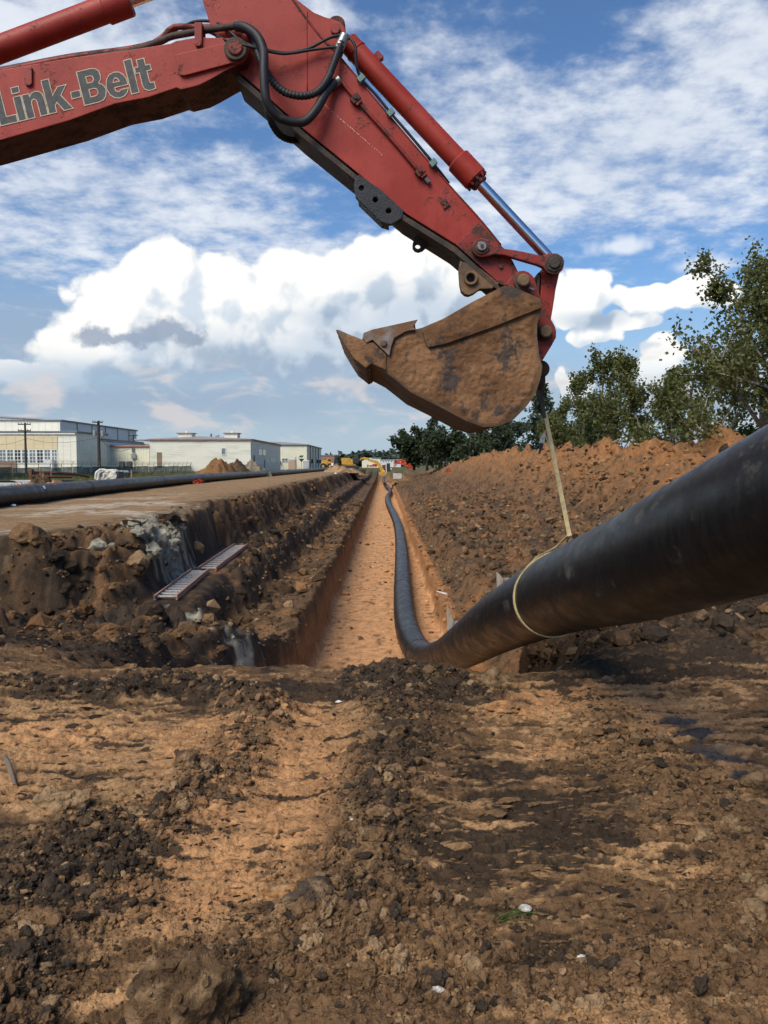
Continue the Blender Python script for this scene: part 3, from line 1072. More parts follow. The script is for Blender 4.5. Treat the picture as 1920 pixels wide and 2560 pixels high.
def hose(name, pts, Y, conv, r, mat, parent, ribs=False, n=10):
    P = spline(pxline(pts, Y, conv), n)
    if ribs:
        L = [0.0]
        for a, b in zip(P[:-1], P[1:]):
            L.append(L[-1] + (b - a).length)
        step = 0.008
        m = int(L[-1] / step)
        Q, rr = [], []
        for k in range(m + 1):
            s = k * step
            i = max(0, min(len(L) - 2, int(np.searchsorted(L, s)) - 1))
            f = (s - L[i]) / max(1e-6, L[i + 1] - L[i])
            Q.append(P[i].lerp(P[i + 1], f))
            rr.append(r * (1.0 if k % 3 else 0.80))
        v, f = tube_vf(Q, rr, 10)
    else:
        v, f = tube_vf(P, r, 12)
    return mk(name, v, f, mat, parent, smooth=True)


hose('hydraulic_line', [(-500, 415), (0, 322), (100, 305), (300, 268), (560, 222), (690, 180), (740, 158), (850, 137), (960, 120), (1030, 112)], BY0 + 0.05, q1, 0.022, GRIME, EX)
hose('hydraulic_line', [(-500, 400), (0, 308), (300, 250), (600, 205), (690, 170), (735, 128), (770, 116), (850, 118), (930, 118)], BY0 + 0.14, q1, 0.020, RED_WORN, EX)
hose('hydraulic_line', [(-500, 392), (0, 300), (300, 243), (560, 208), (680, 178), (760, 150), (850, 132)], BY0 + 0.24, q1, 0.016, RUBBER, EX)
hose('hydraulic_hose', [(1020, 112), (1060, 118), (1110, 155), (1138, 220), (1140, 320), (1146, 410), (1165, 465), (1205, 508), (1265, 527), (1320, 522), (1368, 470), (1405, 405), (1440, 362), (1468, 345)],
     [5.64, 5.60, 5.56, 5.52, 5.50, 5.50, 5.52, 5.55, 5.58, 5.60, 5.62, 5.66, 5.69, 5.70], q1, 0.030, RUBBER, EX)
hose('ribbed_hose', [(1060, 122), (1095, 165), (1112, 225), (1140, 290), (1180, 355), (1230, 398), (1300, 415), (1365, 400), (1410, 350), (1440, 280), (1465, 210), (1485, 165)],
     [5.70, 5.66, 5.62, 5.60, 5.60, 5.60, 5.60, 5.62, 5.64, 5.66, 5.68, 5.70], q1, 0.026, RUBBER, EX, ribs=True)
hose('ribbed_hose', [(1155, 440), (1160, 490), (1180, 545), (1215, 588), (1265, 606), (1310, 598), (1345, 570)], [5.62, 5.66, 5.72, 5.80, 5.88, 5.95, 6.0], q1, 0.024, RUBBER, EX, ribs=True)
hose('thin_hose', [(720, 150), (800, 110), (850, 92), (910, 92), (960, 110), (1040, 175), (1110, 205), (1230, 228), (1330, 210), (1420, 165), (1478, 150)], [5.9, 5.85, 5.8, 5.76, 5.72, 5.66, 5.62, 5.66, 5.68, 5.69, 5.70], q1, 0.010, RUBBER, EX)
hose('thin_hose', [(905, 140), (990, 178), (1100, 205), (1220, 232), (1350, 215), (1450, 205), (1480, 232)], [5.76, 5.62, 5.60, 5.64, 5.68, 5.69, 5.72], q1, 0.009, RUBBER, EX)
for a, b in (((1015, 110), (1062, 122)), ((1425, 372), (1470, 343)), ((1462, 215), (1492, 150))):
    A, B = q1([a, b])
    yy = 5.73 if a[0] < 1100 else 5.77
    cyl('hose_fitting', W(A[0], A[1], yy), W(B[0], B[1], yy), 0.034, STEEL, EX, seg=14, bevel=0.006)

# --- lettering
GLY = {
    'L': (0.62, [[(0, 0), (.62, 0), (.62, .22), (.27, .22), (.27, 1), (0, 1)]]),
    'i': (0.27, [[(0, 0), (.27, 0), (.27, .72), (0, .72)], [(0, .82), (.27, .82), (.27, 1), (0, 1)]]),
    'n': (0.74, [[(0, 0), (.27, 0), (.27, .42), (.3, .5), (.37, .53), (.44, .5), (.47, .42), (.47, 0), (.74, 0), (.74, .46), (.71, .62), (.62, .71), (.48, .74), (.34, .71), (.26, .63), (.25, .72), (0, .72)]]),
    'k': (0.86, [[(0, 0), (.27, 0), (.27, .2), (.36, .28), (.53, 0), (.86, 0), (.55, .45), (.82, .72), (.5, .72), (.27, .5), (.27, 1), (0, 1)]]),
    '-': (0.33, [[(0, .27), (.33, .27), (.33, .47), (0, .47)]]),
    'B': (0.85, [[(0, 0), (.52, 0), (.69, .03), (.8, .12), (.85, .25), (.85, .37), (.78, .47), (.66, .54), (.76, .63), (.79, .76), (.76, .89), (.66, .97), (.5, 1), (0, 1)],
                 [(.28, .61), (.44, .61), (.5, .64), (.52, .7), (.51, .77), (.44, .8), (.28, .8)], [(.28, .2), (.47, .2), (.55, .24), (.57, .31), (.55, .38), (.47, .42), (.28, .42)]]),
    'e': (0.76, [[(.76, .30), (.75, .46), (.68, .61), (.55, .71), (.38, .74), (.2, .7), (.07, .58), (.01, .42), (0, .3), (.07, .12), (.2, .01), (.38, -.03), (.55, 0), (.68, .09), (.74, .2), (.48, .2), (.38, .15), (.29, .2), (.27, .30)],
                 [(.27, .45), (.49, .45), (.45, .54), (.38, .57), (.31, .54)]]),
    'l': (0.27, [[(0, 0), (.27, 0), (.27, 1), (0, 1)]]),
    't': (0.56, [[(0, .55), (.13, .55), (.13, .17), (.17, .06), (.28, -.01), (.42, -.02), (.56, 0), (.56, .19), (.43, .19), (.4, .24), (.4, .55), (.56, .55), (.56, .72), (.4, .72), (.4, .93), (.13, .93), (.13, .72), (0, .72)]]),
}


def lettering(text, name, org, ang, size, y, mat, parent, xs=0.86, gap=0.04):
    """filled letters and a thin edge line, flat on the boom side"""
    ca, sa = math.cos(ang), math.sin(ang)
    def P(a, b):
        a, b = a * size * xs, b * size
        return (org.x + ca * a - sa * b, org.z + sa * a + ca * b)
    bm = bmesh.new()
    EV, EF = [], []
    x = 0.0
    for ch in text:
        adv, loops = GLY[ch]
        groups = [[lp] for lp in loops] if ch == 'i' else [loops]
        for g in groups:
            es = []
            for lp in g:
                pts = [P(x + a, b) for a, b in lp]
                vs = [bm.verts.new((px_, y, pz_)) for px_, pz_ in pts]
                es += [bm.edges.new((vs[i], vs[(i + 1) % len(vs)])) for i in range(len(vs))]
                m = len(pts)
                n0 = len(EV)
                for i in range(m):
                    p, a, c = Vector(pts[i]), Vector(pts[i - 1]), Vector(pts[(i + 1) % m])
                    d1, d2 = (p - a).normalized(), (c - p).normalized()
                    nn = Vector((-d1.y, d1.x)) + Vector((-d2.y, d2.x))
                    nn = nn.normalized() / max(0.5, math.cos(0.5 * d1.angle(d2, 0)))
                    for w_ in (-0.0028, 0.0028):
                        EV.append((p.x + nn.x * w_, y - 0.0015, p.y + nn.y * w_))
                for i in range(m):
                    j = (i + 1) % m
                    EF.append((n0 + 2 * i, n0 + 2 * i + 1, n0 + 2 * j + 1, n0 + 2 * j))
            bmesh.ops.triangle_fill(bm, edges=es, use_beauty=True, use_dissolve=False)
        x += adv + gap
    o = mk_bm(name, bm, mat[0], parent)
    mk('lettering_edge', EV, EF, mat[1], parent)
    return o


LET = pmat('lettering_charcoal', (0.05, 0.055, 0.055), 0.6, 0, 0.4, 30, dirt=(0.22, 0.05, 0.04), dirt_amt=0.5, dscale=22, dthr=(0.60, 0.72))
LETO = pmat('lettering_cream_edge', (0.50, 0.42, 0.30), 0.6, 0, 0.25, 30, dirt=(0.22, 0.05, 0.04), dirt_amt=0.7, dscale=22, dthr=(0.56, 0.7))
sz = 0.224
a_t = math.atan2(147, 625)
pw = W(674 / 1.728, 382 / 1.728, BY0)          # right end of the baseline
tot = (sum(GLY[c][0] + 0.04 for c in 'Link-Belt') - 0.04) * 0.86
ob = Vector((pw.x - math.cos(a_t) * tot * sz, 0, pw.z - math.sin(a_t) * tot * sz))
lettering('Link-Belt', 'lettering', ob, a_t, sz, BY0 - 0.0020, (LET, LETO), boom)

# --- arm cylinder above the boom
ax0, ax1 = W(-420, 282, 6.0), W(268, 22, 6.0)
dv = (ax1 - ax0).normalized()
acyl = cyl('arm_cylinder', ax0, ax1, 0.088, RED, EX, 28)
cyl('gland', ax1 - dv * 0.02, ax1 + dv * 0.17, 0.102, RED, acyl, 28, bevel=0.01)
cyl('rod', ax1 + dv * 0.1, ax1 + dv * 1.05, 0.05, CHROME, acyl, 24)

# --- stick
def ribbon0(a, b, hw_):
    d = (b - a).normalized()
    n_ = Vector((-d.z, 0, d.x)) * hw_
    return [a - n_, b - n_, b + n_, a + n_], [(0, 1, 2, 3)]


stick_out = [(470, -130), (500, -20), (512, 20), (526, 62), (552, 120), (575, 160), (602, 184), (680, 252), (758, 322), (896, 434), (1016, 535), (1141, 612), (1252, 711), (1290, 735), (1318, 728), (1322, 700), (1300, 690), (1281, 651),
             (1258, 619), (1199, 545), (1112, 448), (977, 289), (852, 140), (809, 101), (732, 0), (690, -60), (640, -130)]
stick = prism('stick', stick_out, SY0, SY1, RED, EX, bevel=0.006)
shaded_underside(stick, GRIME)  # underside shade painted in here too, by the dark steel
# lower flange, proud of the side plates
fl = [(596, 186), (680, 258), (758, 328), (896, 441), (1016, 541), (1141, 618), (1250, 717), (1246, 726), (1134, 630), (1010, 552), (890, 451), (750, 338), (672, 268), (590, 198)]
prism('bottom_plate', fl, SY0 - 0.012, SY1 + 0.012, GRIME, stick)
# weld seam plates on the face
prism('end_doubler', q2([(1040, 1270), (1150, 1155), (1165, 1160), (1275, 1283), (1330, 1350), (1370, 1430), (1330, 1500), (1265, 1472)]), SY0 - 0.010, SY0 + 0.01, RED_WORN, stick, bevel=0.003)
lug = [(725, -20), (744, 0), (785, 31), (812, 42), (833, 48), (850, 54), (861, 66), (866, 87), (862, 105), (852, 138), (809, 100), (732, 2)]
for y0 in (SY0 + 0.004, SY1 - 0.064):
    prism('cylinder_lug', lug, y0, y0 + 0.06, RED, stick, bevel=0.006)
w = W(839, 75, SY0)
cyl('lug_pin', (w.x, SY0 - 0.02, w.z), (w.x, SY1 + 0.02, w.z), 0.034, RED_WORN, stick, bevel=0.005)
# weld seams and a long scrape
def seam(pts, r=0.005, mat=None, y=SY0):
    mk('weld_seam', *tube_vf(spline([W(a, b, y) for a, b in q2(pts)], 5), r, 6), mat or RED, stick, smooth=True)


seam([(262, 60), (263, 250), (266, 480)])
seam([(185, -10), (255, 88), (350, 208), (438, 292)], 0.008, RED_WORN)
seam([(1045, 1275), (1150, 1160)], 0.006)
seam([(440, 300), (700, 610), (980, 935), (1160, 1135), (1270, 1270)], 0.006, RED_WORN)
SCR_M = pmat('bare_scrape', (0.50, 0.33, 0.28), 0.6, 0, 0.3, 40)
rg = random.Random(2)
for k in range(26):
    t0 = k / 26 + rg.uniform(0, 0.02)
    t1 = t0 + rg.uniform(0.008, 0.03)
    A_, B_ = [(352 + 303 * t, 540 + 265 * t + rg.uniform(-3, 3)) for t in (t0, t1)]
    P0, P1 = [W(a, b, SY0 - 0.0015) for a, b in q2([A_, B_])]
    mk('scrape', *ribbon0(P0, P1, rg.uniform(0.0012, 0.003)), SCR_M, stick)
# rigid line with clamps
gl = q2([(425, 400), (515, 510), (690, 705), (860, 905)])
mk('grease_line', *tube_vf(spline([W(x, y, SY0 - 0.018) for x, y in gl], 6), 0.013, 10), RED_WORN, stick, smooth=True)
for (x, y) in q2([(516, 515), (852, 892)]):
    p = W(x, y, SY0 - 0.02)
    d1 = Vector((0.66, 0, -0.75))
    d2 = Vector((0.75, 0, 0.66))
    v, f = merge([obox_vf(p, d1 * 0.022, Vector((0, 0.024, 0)), d2 * 0.032), obox_vf(p + d1 * 0.035, d1 * 0.008, Vector((0, 0.02, 0)), d2 * 0.022), obox_vf(p + Vector((0, -0.028, 0)), d1 * 0.010, Vector((0, 0.008, 0)), d2 * 0.010)])
    mk('line_clamp', v, f, RED_WORN, stick)
p = q2([(880, 925)])[0]
A = W(p[0], p[1], SY0 - 0.02)
cyl('line_end_nut', A, A + Vector((0.024, 0, -0.027)), 0.016, STEEL, stick, 6, smooth=False)
# small bolt plate
prism('bolt_plate', q2([(955, 1045), (985, 1025), (1005, 1062), (975, 1085)]), SY0 - 0.012, SY0 + 0.004, RED_WORN, stick, holes=[q2(circ(972, 1062, 4, 8)), q2(circ(988, 1050, 4, 8))], bevel=0.002)
# thin hose along the top edge with clips
hose('thin_hose', [(470, 180), (512, 235), (520, 330), (545, 405), (620, 490), (698, 585), (810, 715), (918, 845), (1000, 950)], [5.72, 5.70, 5.72, 5.76, 5.78, 5.79, 5.80, 5.82, 5.9], q2, 0.010, RUBBER, EX)
for (x, y) in q2([(545, 408), (698, 586), (918, 846)]):
    p = W(x, y, 5.775)
    mk('hose_clip', *obox_vf(p, (0.012, 0, -0.014), (0, 0.02, 0), (0.018, 0, 0.016)), TEALCLIP, stick)
# thumb bracket with three holes: two plates and a web
tb = q2([(532, 905), (513, 935), (508, 962), (516, 1020), (560, 1064), (648, 1148), (672, 1158), (700, 1162), (735, 1145), (758, 1130), (765, 1092), (650, 985)])
th = [q2(circ(547, 975, 14, 14)), q2(circ(620, 1035, 15, 14)), q2(circ(688, 1093, 15, 14))]
br = prism('thumb_bracket', tb, SY0 - 0.018, SY0 + 0.032, BLACKP, stick, holes=th, bevel=0.004)
prism('thumb_bracket', tb, SY1 - 0.05, SY1, BLACKP, stick, holes=th, bevel=0.004)
prism('bracket_web', q2([(522, 980), (528, 1018), (650, 1136), (690, 1148), (690, 1128), (660, 1118), (545, 1005), (540, 985)]), SY0 + 0.05, SY1 - 0.05, BLACKP, stick)
prism('lifting_lug', q2([(838, 1180), (826, 1205), (815, 1240), (816, 1258), (826, 1272), (845, 1279), (868, 1272), (905, 1238), (890, 1215)]), 5.97, 6.03, GRIME, stick, holes=[q2(circ(843, 1251, 15, 14))], bevel=0.004, yref=5.85)
tl = q2([(1058, 1352), (1053, 1395), (1058, 1470), (1066, 1508), (1085, 1526), (1105, 1530), (1130, 1520), (1160, 1498), (1222, 1496), (1262, 1470), (1150, 1380)])
for y0 in (SY0 - 0.01, SY1 - 0.07):
    prism('thumb_pivot_plate', tl, y0, y0 + 0.08, MUDSTEEL, stick, holes=[q2(circ(1112, 1445, 22, 18))], bevel=0.006)
hb = q2([(1112, 1445)])[0]
w = W(hb[0], hb[1], SY0)
bosso = [(w.x + 0.048 * math.cos(2 * math.pi * k / 24), w.z + 0.048 * math.sin(2 * math.pi * k / 24)) for k in range(24)]
bossi = [(w.x + 0.031 * math.cos(2 * math.pi * k / 24), w.z + 0.031 * math.sin(2 * math.pi * k / 24)) for k in range(24)]
prism('pivot_boss', bosso, SY0 - 0.035, SY0, MUDSTEEL, stick, holes=[bossi], px=False, bevel=0.004)
prism('pivot_sleeve', bossi, SY0 + 0.02, SY1 - 0.02, BLACKP, stick, px=False)
w = W(*q2([(1268, 1385)])[0], SY0)
cyl('grease_bolt', (w.x, SY0 - 0.025, w.z), (w.x, SY0 + 0.01, w.z), 0.016, GRIME, stick, 8, bevel=0.004)

# --- bucket cylinder
A, Bp = W(843, 78, 6.0), W(1385, 658, 6.0)
dv = (Bp - A).normalized()
L = (Bp - A).length
bcyl = cyl('bucket_cylinder', A + dv * 0.10, A + dv * 1.26, 0.074, RED, EX, 28, bevel=0.012)
cyl('cylinder_eye', A + Vector((0, -0.10, 0)), A + Vector((0, 0.10, 0)), 0.06, RED_WORN, bcyl, 20, bevel=0.01)
cyl('weld_ring', A + dv * 0.185, A + dv * 0.20, 0.079, RED, bcyl, 28)
cyl('gland', A + dv * 1.22, A + dv * 1.42, 0.092, RED, bcyl, 28, bevel=0.014)
cyl('wiper_collar', A + dv * 1.41, A + dv * 1.465, 0.062, RED_WORN, bcyl, 24, bevel=0.008)
u1 = dv.cross(Vector((0, 1, 0))).normalized()
for k in range(10):
    an = 2 * math.pi * k / 10 + 0.2
    off = (u1 * math.cos(an) + Vector((0, 1, 0)) * math.sin(an)) * 0.078
    cyl('gland_bolt', A + dv * 1.41 + off, A + dv * 1.437 + off, 0.010, RED_WORN, bcyl, 6, smooth=False)
cyl('rod', A + dv * 1.43, Bp - dv * 0.03, 0.040, CHROME, bcyl, 28)
w = A + dv * 0.33 + Vector((0.055, 0, 0.055))
mk('port_block', *obox_vf(w, dv * 0.028, Vector((0, 0.03, 0)), Vector((0.022, 0, 0.02))), RED_WORN, bcyl)

# --- linkage
pa, pb = (1204, 617), (1385, 658)
link_out = q2(circ(1170, 1282, 50, 14, 75, 300)) + q2([(1235, 1243), (1262, 1268), (1290, 1288), (1380, 1302), (1480, 1325), (1520, 1312), (1560, 1312), (1590, 1330), (1600, 1355), (1594, 1392), (1575, 1415), (1545, 1424), (1515, 1415), (1488, 1385), (1460, 1372), (1350, 1340), (1290, 1322), (1235, 1318), (1205, 1328)])
for y0 in (SY0 - 0.075, SY1 + 0.02):
    prism('idler_link', link_out, y0, y0 + 0.055, RED_WORN, EX, bevel=0.008)
for nm, (x, y), r, mt in (('link_pin', pa, 0.034, STEEL), ('link_pin', pb, 0.040, GRIME)):
    w = W(x, y, SY0 - 0.075)
    cyl(nm, (w.x, SY0 - 0.10, w.z), (w.x, SY1 + 0.10, w.z), r, mt, EX, bevel=0.006)
    cyl('pin_collar', (w.x, SY0 - 0.085, w.z), (w.x, SY0 - 0.07, w.z), r * 1.55, GRIME if r > 0.035 else RED_WORN, EX, 8 if r > .035 else 24, smooth=r < .035, bevel=0.004)
w = W(pa[0], pa[1], SY0 - 0.075)
cyl('grease_nipple', (w.x, SY0 - 0.108, w.z), (w.x, SY0 - 0.095, w.z), 0.012, GRIME, EX, 8)
# far idler arm's cast foot seen through the gap
prism('idler_foot', q2([(1330, 1352), (1400, 1372), (1470, 1380), (1475, 1425), (1440, 1420), (1380, 1398), (1345, 1392)]), 6.08, 6.16, RED_WORN, EX, bevel=0.01, yref=5.8)
plk = q2([(1478, 1400), (1575, 1410), (1555, 1500), (1540, 1600), (1528, 1668), (1505, 1760), (1470, 1760), (1470, 1680), (1474, 1560)])
pl = prism('power_link', plk, 5.83, 6.11, RED, EX, bevel=0.01)
prism('link_rib', q2([(1462, 1415), (1476, 1408), (1468, 1500), (1468, 1650), (1458, 1650), (1456, 1500)]), 5.815, 6.125, GRIME, pl)

# --- bucket
bk = prism('bucket', q3([(275, 742), (280, 712), (345, 690), (615, 640), (620, 682), (660, 672), (800, 612), (1000, 497), (1180, 407), (1232, 396), (1330, 440), (1432, 486), (1435, 545), (1402, 640), (1400, 720), (1415, 850), (1436, 925), (1420, 1005), (1388, 1100), (1330, 1180),
                         (1250, 1262), (1150, 1303), (1060, 1306), (955, 1272), (760, 1168), (590, 1085), (490, 1005), (425, 955), (330, 905)]), KY0, KY0 + 0.035, MUDSTEEL, EX, bevel=0.004)
bk.name = 'bucket'
prism('side_plate', q3([(275, 742), (280, 712), (345, 690), (615, 640), (620, 682), (660, 672), (800, 612), (1000, 497), (1180, 407), (1232, 396), (1330, 440), (1432, 486), (1435, 545), (1402, 640), (1400, 720), (1415, 850), (1436, 925), (1420, 1005), (1388, 1100), (1330, 1180),
                        (1250, 1262), (1150, 1303), (1060, 1306), (955, 1272), (760, 1168), (590, 1085), (490, 1005), (425, 955), (330, 905)]), KY1 - 0.035, KY1, MUDSTEEL, bk, yref=KY0)
# curved shell between the side plates
sh = q3([(235, 850), (330, 912), (425, 962), (490, 1012), (590, 1092), (760, 1176), (955, 1280), (1060, 1314), (1150, 1311), (1252, 1270), (1336, 1186), (1396, 1104), (1428, 1007), (1443, 925), (1422, 850), (1407, 720), (1409, 642), (1440, 548)])
si = q3([(255, 830), (340, 890), (435, 940), (500, 990), (600, 1070), (768, 1152), (962, 1256), (1064, 1290), (1146, 1288), (1240, 1250), (1318, 1170), (1376, 1094), (1408, 1003), (1422, 927), (1402, 852), (1386, 722), (1388, 638), (1420, 540)])
prism('shell', sh + si[::-1], KY0 + 0.004, KY1 - 0.004, MUDSTEEL, bk, yref=KY0, bevel=0.003)
# reinforcing strip along the mouth, proud of the side
prism('side_stiffener', q3([(800, 613), (1000, 498), (1180, 408), (1232, 397), (1330, 441), (1431, 487), (1434, 543), (1120, 668), (815, 776), (700, 800), (660, 690)]), KY0 - 0.030, KY0 + 0.004, MUD, bk, bevel=0.006)
prism('side_cutter', q3([(276, 740), (282, 705), (345, 682), (634, 618), (606, 662), (618, 686), (560, 694), (482, 738), (462, 790), (450, 855), (340, 750), (300, 770)]), KY0 - 0.028, KY0 - 0.002, WORNEDGE, bk, bevel=0.004)
ww = W(*q3([(413, 775)])[0], KY0 - 0.03)
cyl('cutter_bolt', (ww.x, KY0 - 0.042, ww.z), (ww.x, KY0, ww.z), 0.022, MUDSTEEL, bk, 12, bevel=0.005)
prism('cutting_lip', q3([(262, 748), (282, 742), (340, 900), (318, 930), (225, 868)]), KY0 + 0.01, KY1 - 0.01, WORNEDGE, bk, yref=KY0)
tooth = q3([(100, 685), (122, 686), (190, 716), (268, 746), (282, 780), (332, 905), (300, 940), (215, 872), (163, 792)])
for k in range(5):
    y0 = KY0 - 0.01 + k * (KY1 - KY0 - 0.11) / 4
    prism('tooth', tooth, y0, y0 + 0.12, WORNEDGE if k else MUDSTEEL, bk, yref=KY0, bevel=0.012)
prism('mud_pack', q3([(172, 712), (222, 728), (268, 746), (300, 758), (350, 768), (430, 850), (432, 956), (380, 930), (330, 908), (300, 938), (215, 872), (175, 800)]), KY0 - 0.018, KY0 + 0.14, MUD, bk, yref=KY0, bevel=0.014)
# ears
ear = q3([(1205, 392), (1232, 352), (1262, 320), (1290, 304), (1318, 300), (1350, 310), (1372, 328), (1388, 348), (1412, 420), (1442, 500), (1500, 622), (1522, 660), (1532, 695), (1530, 735), (1500, 790), (1442, 885), (1400, 900), (1380, 720), (1330, 470)])
for y0 in (5.64, 6.25):
    prism('hinge_ear', ear, y0, y0 + 0.055, RED_WORN if y0 < 6 else MUDSTEEL, bk, bevel=0.006)
for (x, y) in ((1310, 376), (1455, 705)):
    ww = W(*q3([(x, y)])[0], 5.64)
    cyl('bucket_pin', (ww.x, 5.57, ww.z), (ww.x, 6.36, ww.z), 0.042, MUDSTEEL, bk, bevel=0.008)
    cyl('pin_collar', (ww.x - 0.006, 5.615, ww.z), (ww.x - 0.006, 5.64, ww.z), 0.055, GRIME, bk, bevel=0.005)
ww = W(*q3([(1355, 415)])[0], 5.61)
cyl('pin_bolt', ww, ww + Vector((0.03, 0, -0.014)), 0.009, STEEL, bk, 8)


def pip(px, py, poly):
    """point in polygon, vectorised"""
    inside = np.zeros(px.shape, bool)
    n = len(poly)
    for i in range(n):
        x1, y1 = poly[i]
        x2, y2 = poly[(i + 1) % n]
        if y1 == y2:
            continue
        cnd = ((y1 > py) != (y2 > py)) & (px < (x2 - x1) * (py - y1) / (y2 - y1) + x1)
        inside ^= cnd
    return inside


def mud_crust(name, poly_px, ybase, thick, step, seed, parent):
    P = [W(x, y, KY0) for x, y in poly_px]
    poly = [(p.x, p.z) for p in P]
    xs = np.arange(min(p[0] for p in poly), max(p[0] for p in poly), step)
    zs = np.arange(min(p[1] for p in poly), max(p[1] for p in poly), step)
    X, Z = np.meshgrid(xs, zs)
    ins = pip(X, Z, poly)
    # depth from the rim, so that the crust feathers out
    d = np.full(X.shape, 1e9)
    for i in range(len(poly)):
        (ax, az), (bx, bz) = poly[i], poly[(i + 1) % len(poly)]
        dx, dz = bx - ax, bz - az
        tt = np.clip(((X - ax) * dx + (Z - az) * dz) / (dx * dx + dz * dz + 1e-12), 0, 1)
        d = np.minimum(d, np.hypot(X - ax - tt * dx, Z - az - tt * dz))
    h = thick * (0.55 + 0.9 * fbm(X * 5, Z * 5, 3, seed) + 0.35 * billow(X * 9, Z * 9, 3, seed + 5) + 0.45 * fbm(X * 30, Z * 30, 4, seed + 9, 0.6))
    h = np.clip(h, -0.004, None) * ss(0, 0.04, d)
    idx = -np.ones(X.shape, int)
    idx[ins] = np.arange(ins.sum())
    V = np.stack([X[ins], ybase - h[ins], Z[ins]], 1)
    a, b_, c_, d_ = idx[:-1, :-1], idx[:-1, 1:], idx[1:, 1:], idx[1:, :-1]
    ok = (a >= 0) & (b_ >= 0) & (c_ >= 0) & (d_ >= 0)
    F = np.stack([a[ok], b_[ok], c_[ok], d_[ok]], 1)
    return np_mesh(name, V, F, MUD, parent, smooth=True)


mud_crust('mud_crust', q3([(290, 760), (340, 765), (450, 860), (485, 745), (560, 700), (640, 692), (700, 802), (815, 778), (1120, 670), (1428, 548), (1398, 640), (1396, 720), (1410, 850), (1430, 925), (1416, 1003), (1384, 1096), (1326, 1176),
                           (1246, 1258), (1148, 1299), (1060, 1302), (957, 1268), (762, 1164), (594, 1082), (492, 1000), (428, 950), (334, 898)]), KY0 - 0.002, 0.013, 0.0075, 300, bk)
mud_crust('mud_crust', q3([(690, 690), (802, 620), (1000, 503), (1180, 413), (1232, 402), (1330, 446), (1426, 490), (1428, 540), (1120, 664), (818, 770), (705, 793)]), KY0 - 0.031, 0.010, 0.0085, 340, bk)

# ------------------------------------------------------------------ black pipes
def pipe_mat(name='black_pipe', dust=0.8):
    m, t, b = new_mat(name)
    geo = t.n.new('ShaderNodeNewGeometry')
    pos = geo.outputs['Position']
    n1, _ = t.noise(pos, 1.7, 5, 0.65)
    n2, _ = t.noise(t.vec('MULTIPLY', pos, (5, 30, 5)), 1.0, 3, 0.6)
    n3, _ = t.noise(t.vec('MULTIPLY', pos, (1, 0.6, 1)), 5.5, 5, 0.7)
    c = t.mix(t.ss(n2, 0.35, 0.7), (0.006, 0.0062, 0.007), (0.012, 0.0125, 0.0135))
    dm = t.math('MULTIPLY', t.ss(n3, 0.53, 0.70), t.ss(n1, 0.40, 0.58))
    c = t.mix(t.math('MULTIPLY', dm, dust), c, (0.115, 0.100, 0.082))
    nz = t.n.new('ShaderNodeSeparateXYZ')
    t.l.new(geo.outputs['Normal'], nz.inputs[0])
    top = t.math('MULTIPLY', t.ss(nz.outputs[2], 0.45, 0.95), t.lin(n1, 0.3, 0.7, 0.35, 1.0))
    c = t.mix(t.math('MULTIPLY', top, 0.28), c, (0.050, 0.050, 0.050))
    t.put(b.inputs['Base Color'], c)
    t.put(b.inputs['Roughness'], t.lin(n3, 0.3, 0.7, 0.28, 0.55))
    b.inputs['Specular IOR Level'].default_value = 0.22
    bp = t.n.new('ShaderNodeBump')
    bp.inputs['Strength'].default_value = 0.12
    bp.inputs['Distance'].default_value = 0.006
    t.l.new(n2, bp.inputs['Height'])
    t.l.new(bp.outputs[0], b.inputs['Normal'])
    return m


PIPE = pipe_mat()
BEAD = pmat('weld_bead', (0.012, 0.012, 0.013), 0.6, 0, 0.2, 20)
TAPE = pmat('white_sticker', (0.75, 0.75, 0.74), 0.6, 0, 0.08, 20)
RP = 0.305


def pipe(name, ctrl, r, seams, label, n=14, seg=56):
    P = spline(ctrl, n)
    e = empty(name, P[0] - Vector((0, 0, r)), label, 'pipe')
    # cut into welded lengths at the seams
    L = [0.0]
    for a, b in zip(P[:-1], P[1:]):
        L.append(L[-1] + (b - a).length)
    cuts = [0] + sorted(min(range(len(P)), key=lambda i: abs(P[i].y - s)) for s in seams) + [len(P) - 1]
    for a, b in zip(cuts[:-1], cuts[1:]):
        if b - a < 1:
            continue
        v, f = tube_vf(P[a:b + 1], r, seg, caps=True)
        o = mk('pipe_length', v, f, PIPE, e)
        shade(o, 40)
    for i in cuts[1:-1]:
        t = (P[min(i + 1, len(P) - 1)] - P[i - 1]).normalized()
        v, f = tube_vf([P[i] - t * 0.016, P[i] - t * 0.008, P[i], P[i] + t * 0.008, P[i] + t * 0.016], [r + 0.001, r + 0.009, r + 0.011, r + 0.009, r + 0.001], seg, caps=False)
        o = mk('weld_bead', v, f, BEAD, e, smooth=True)
    return e, P


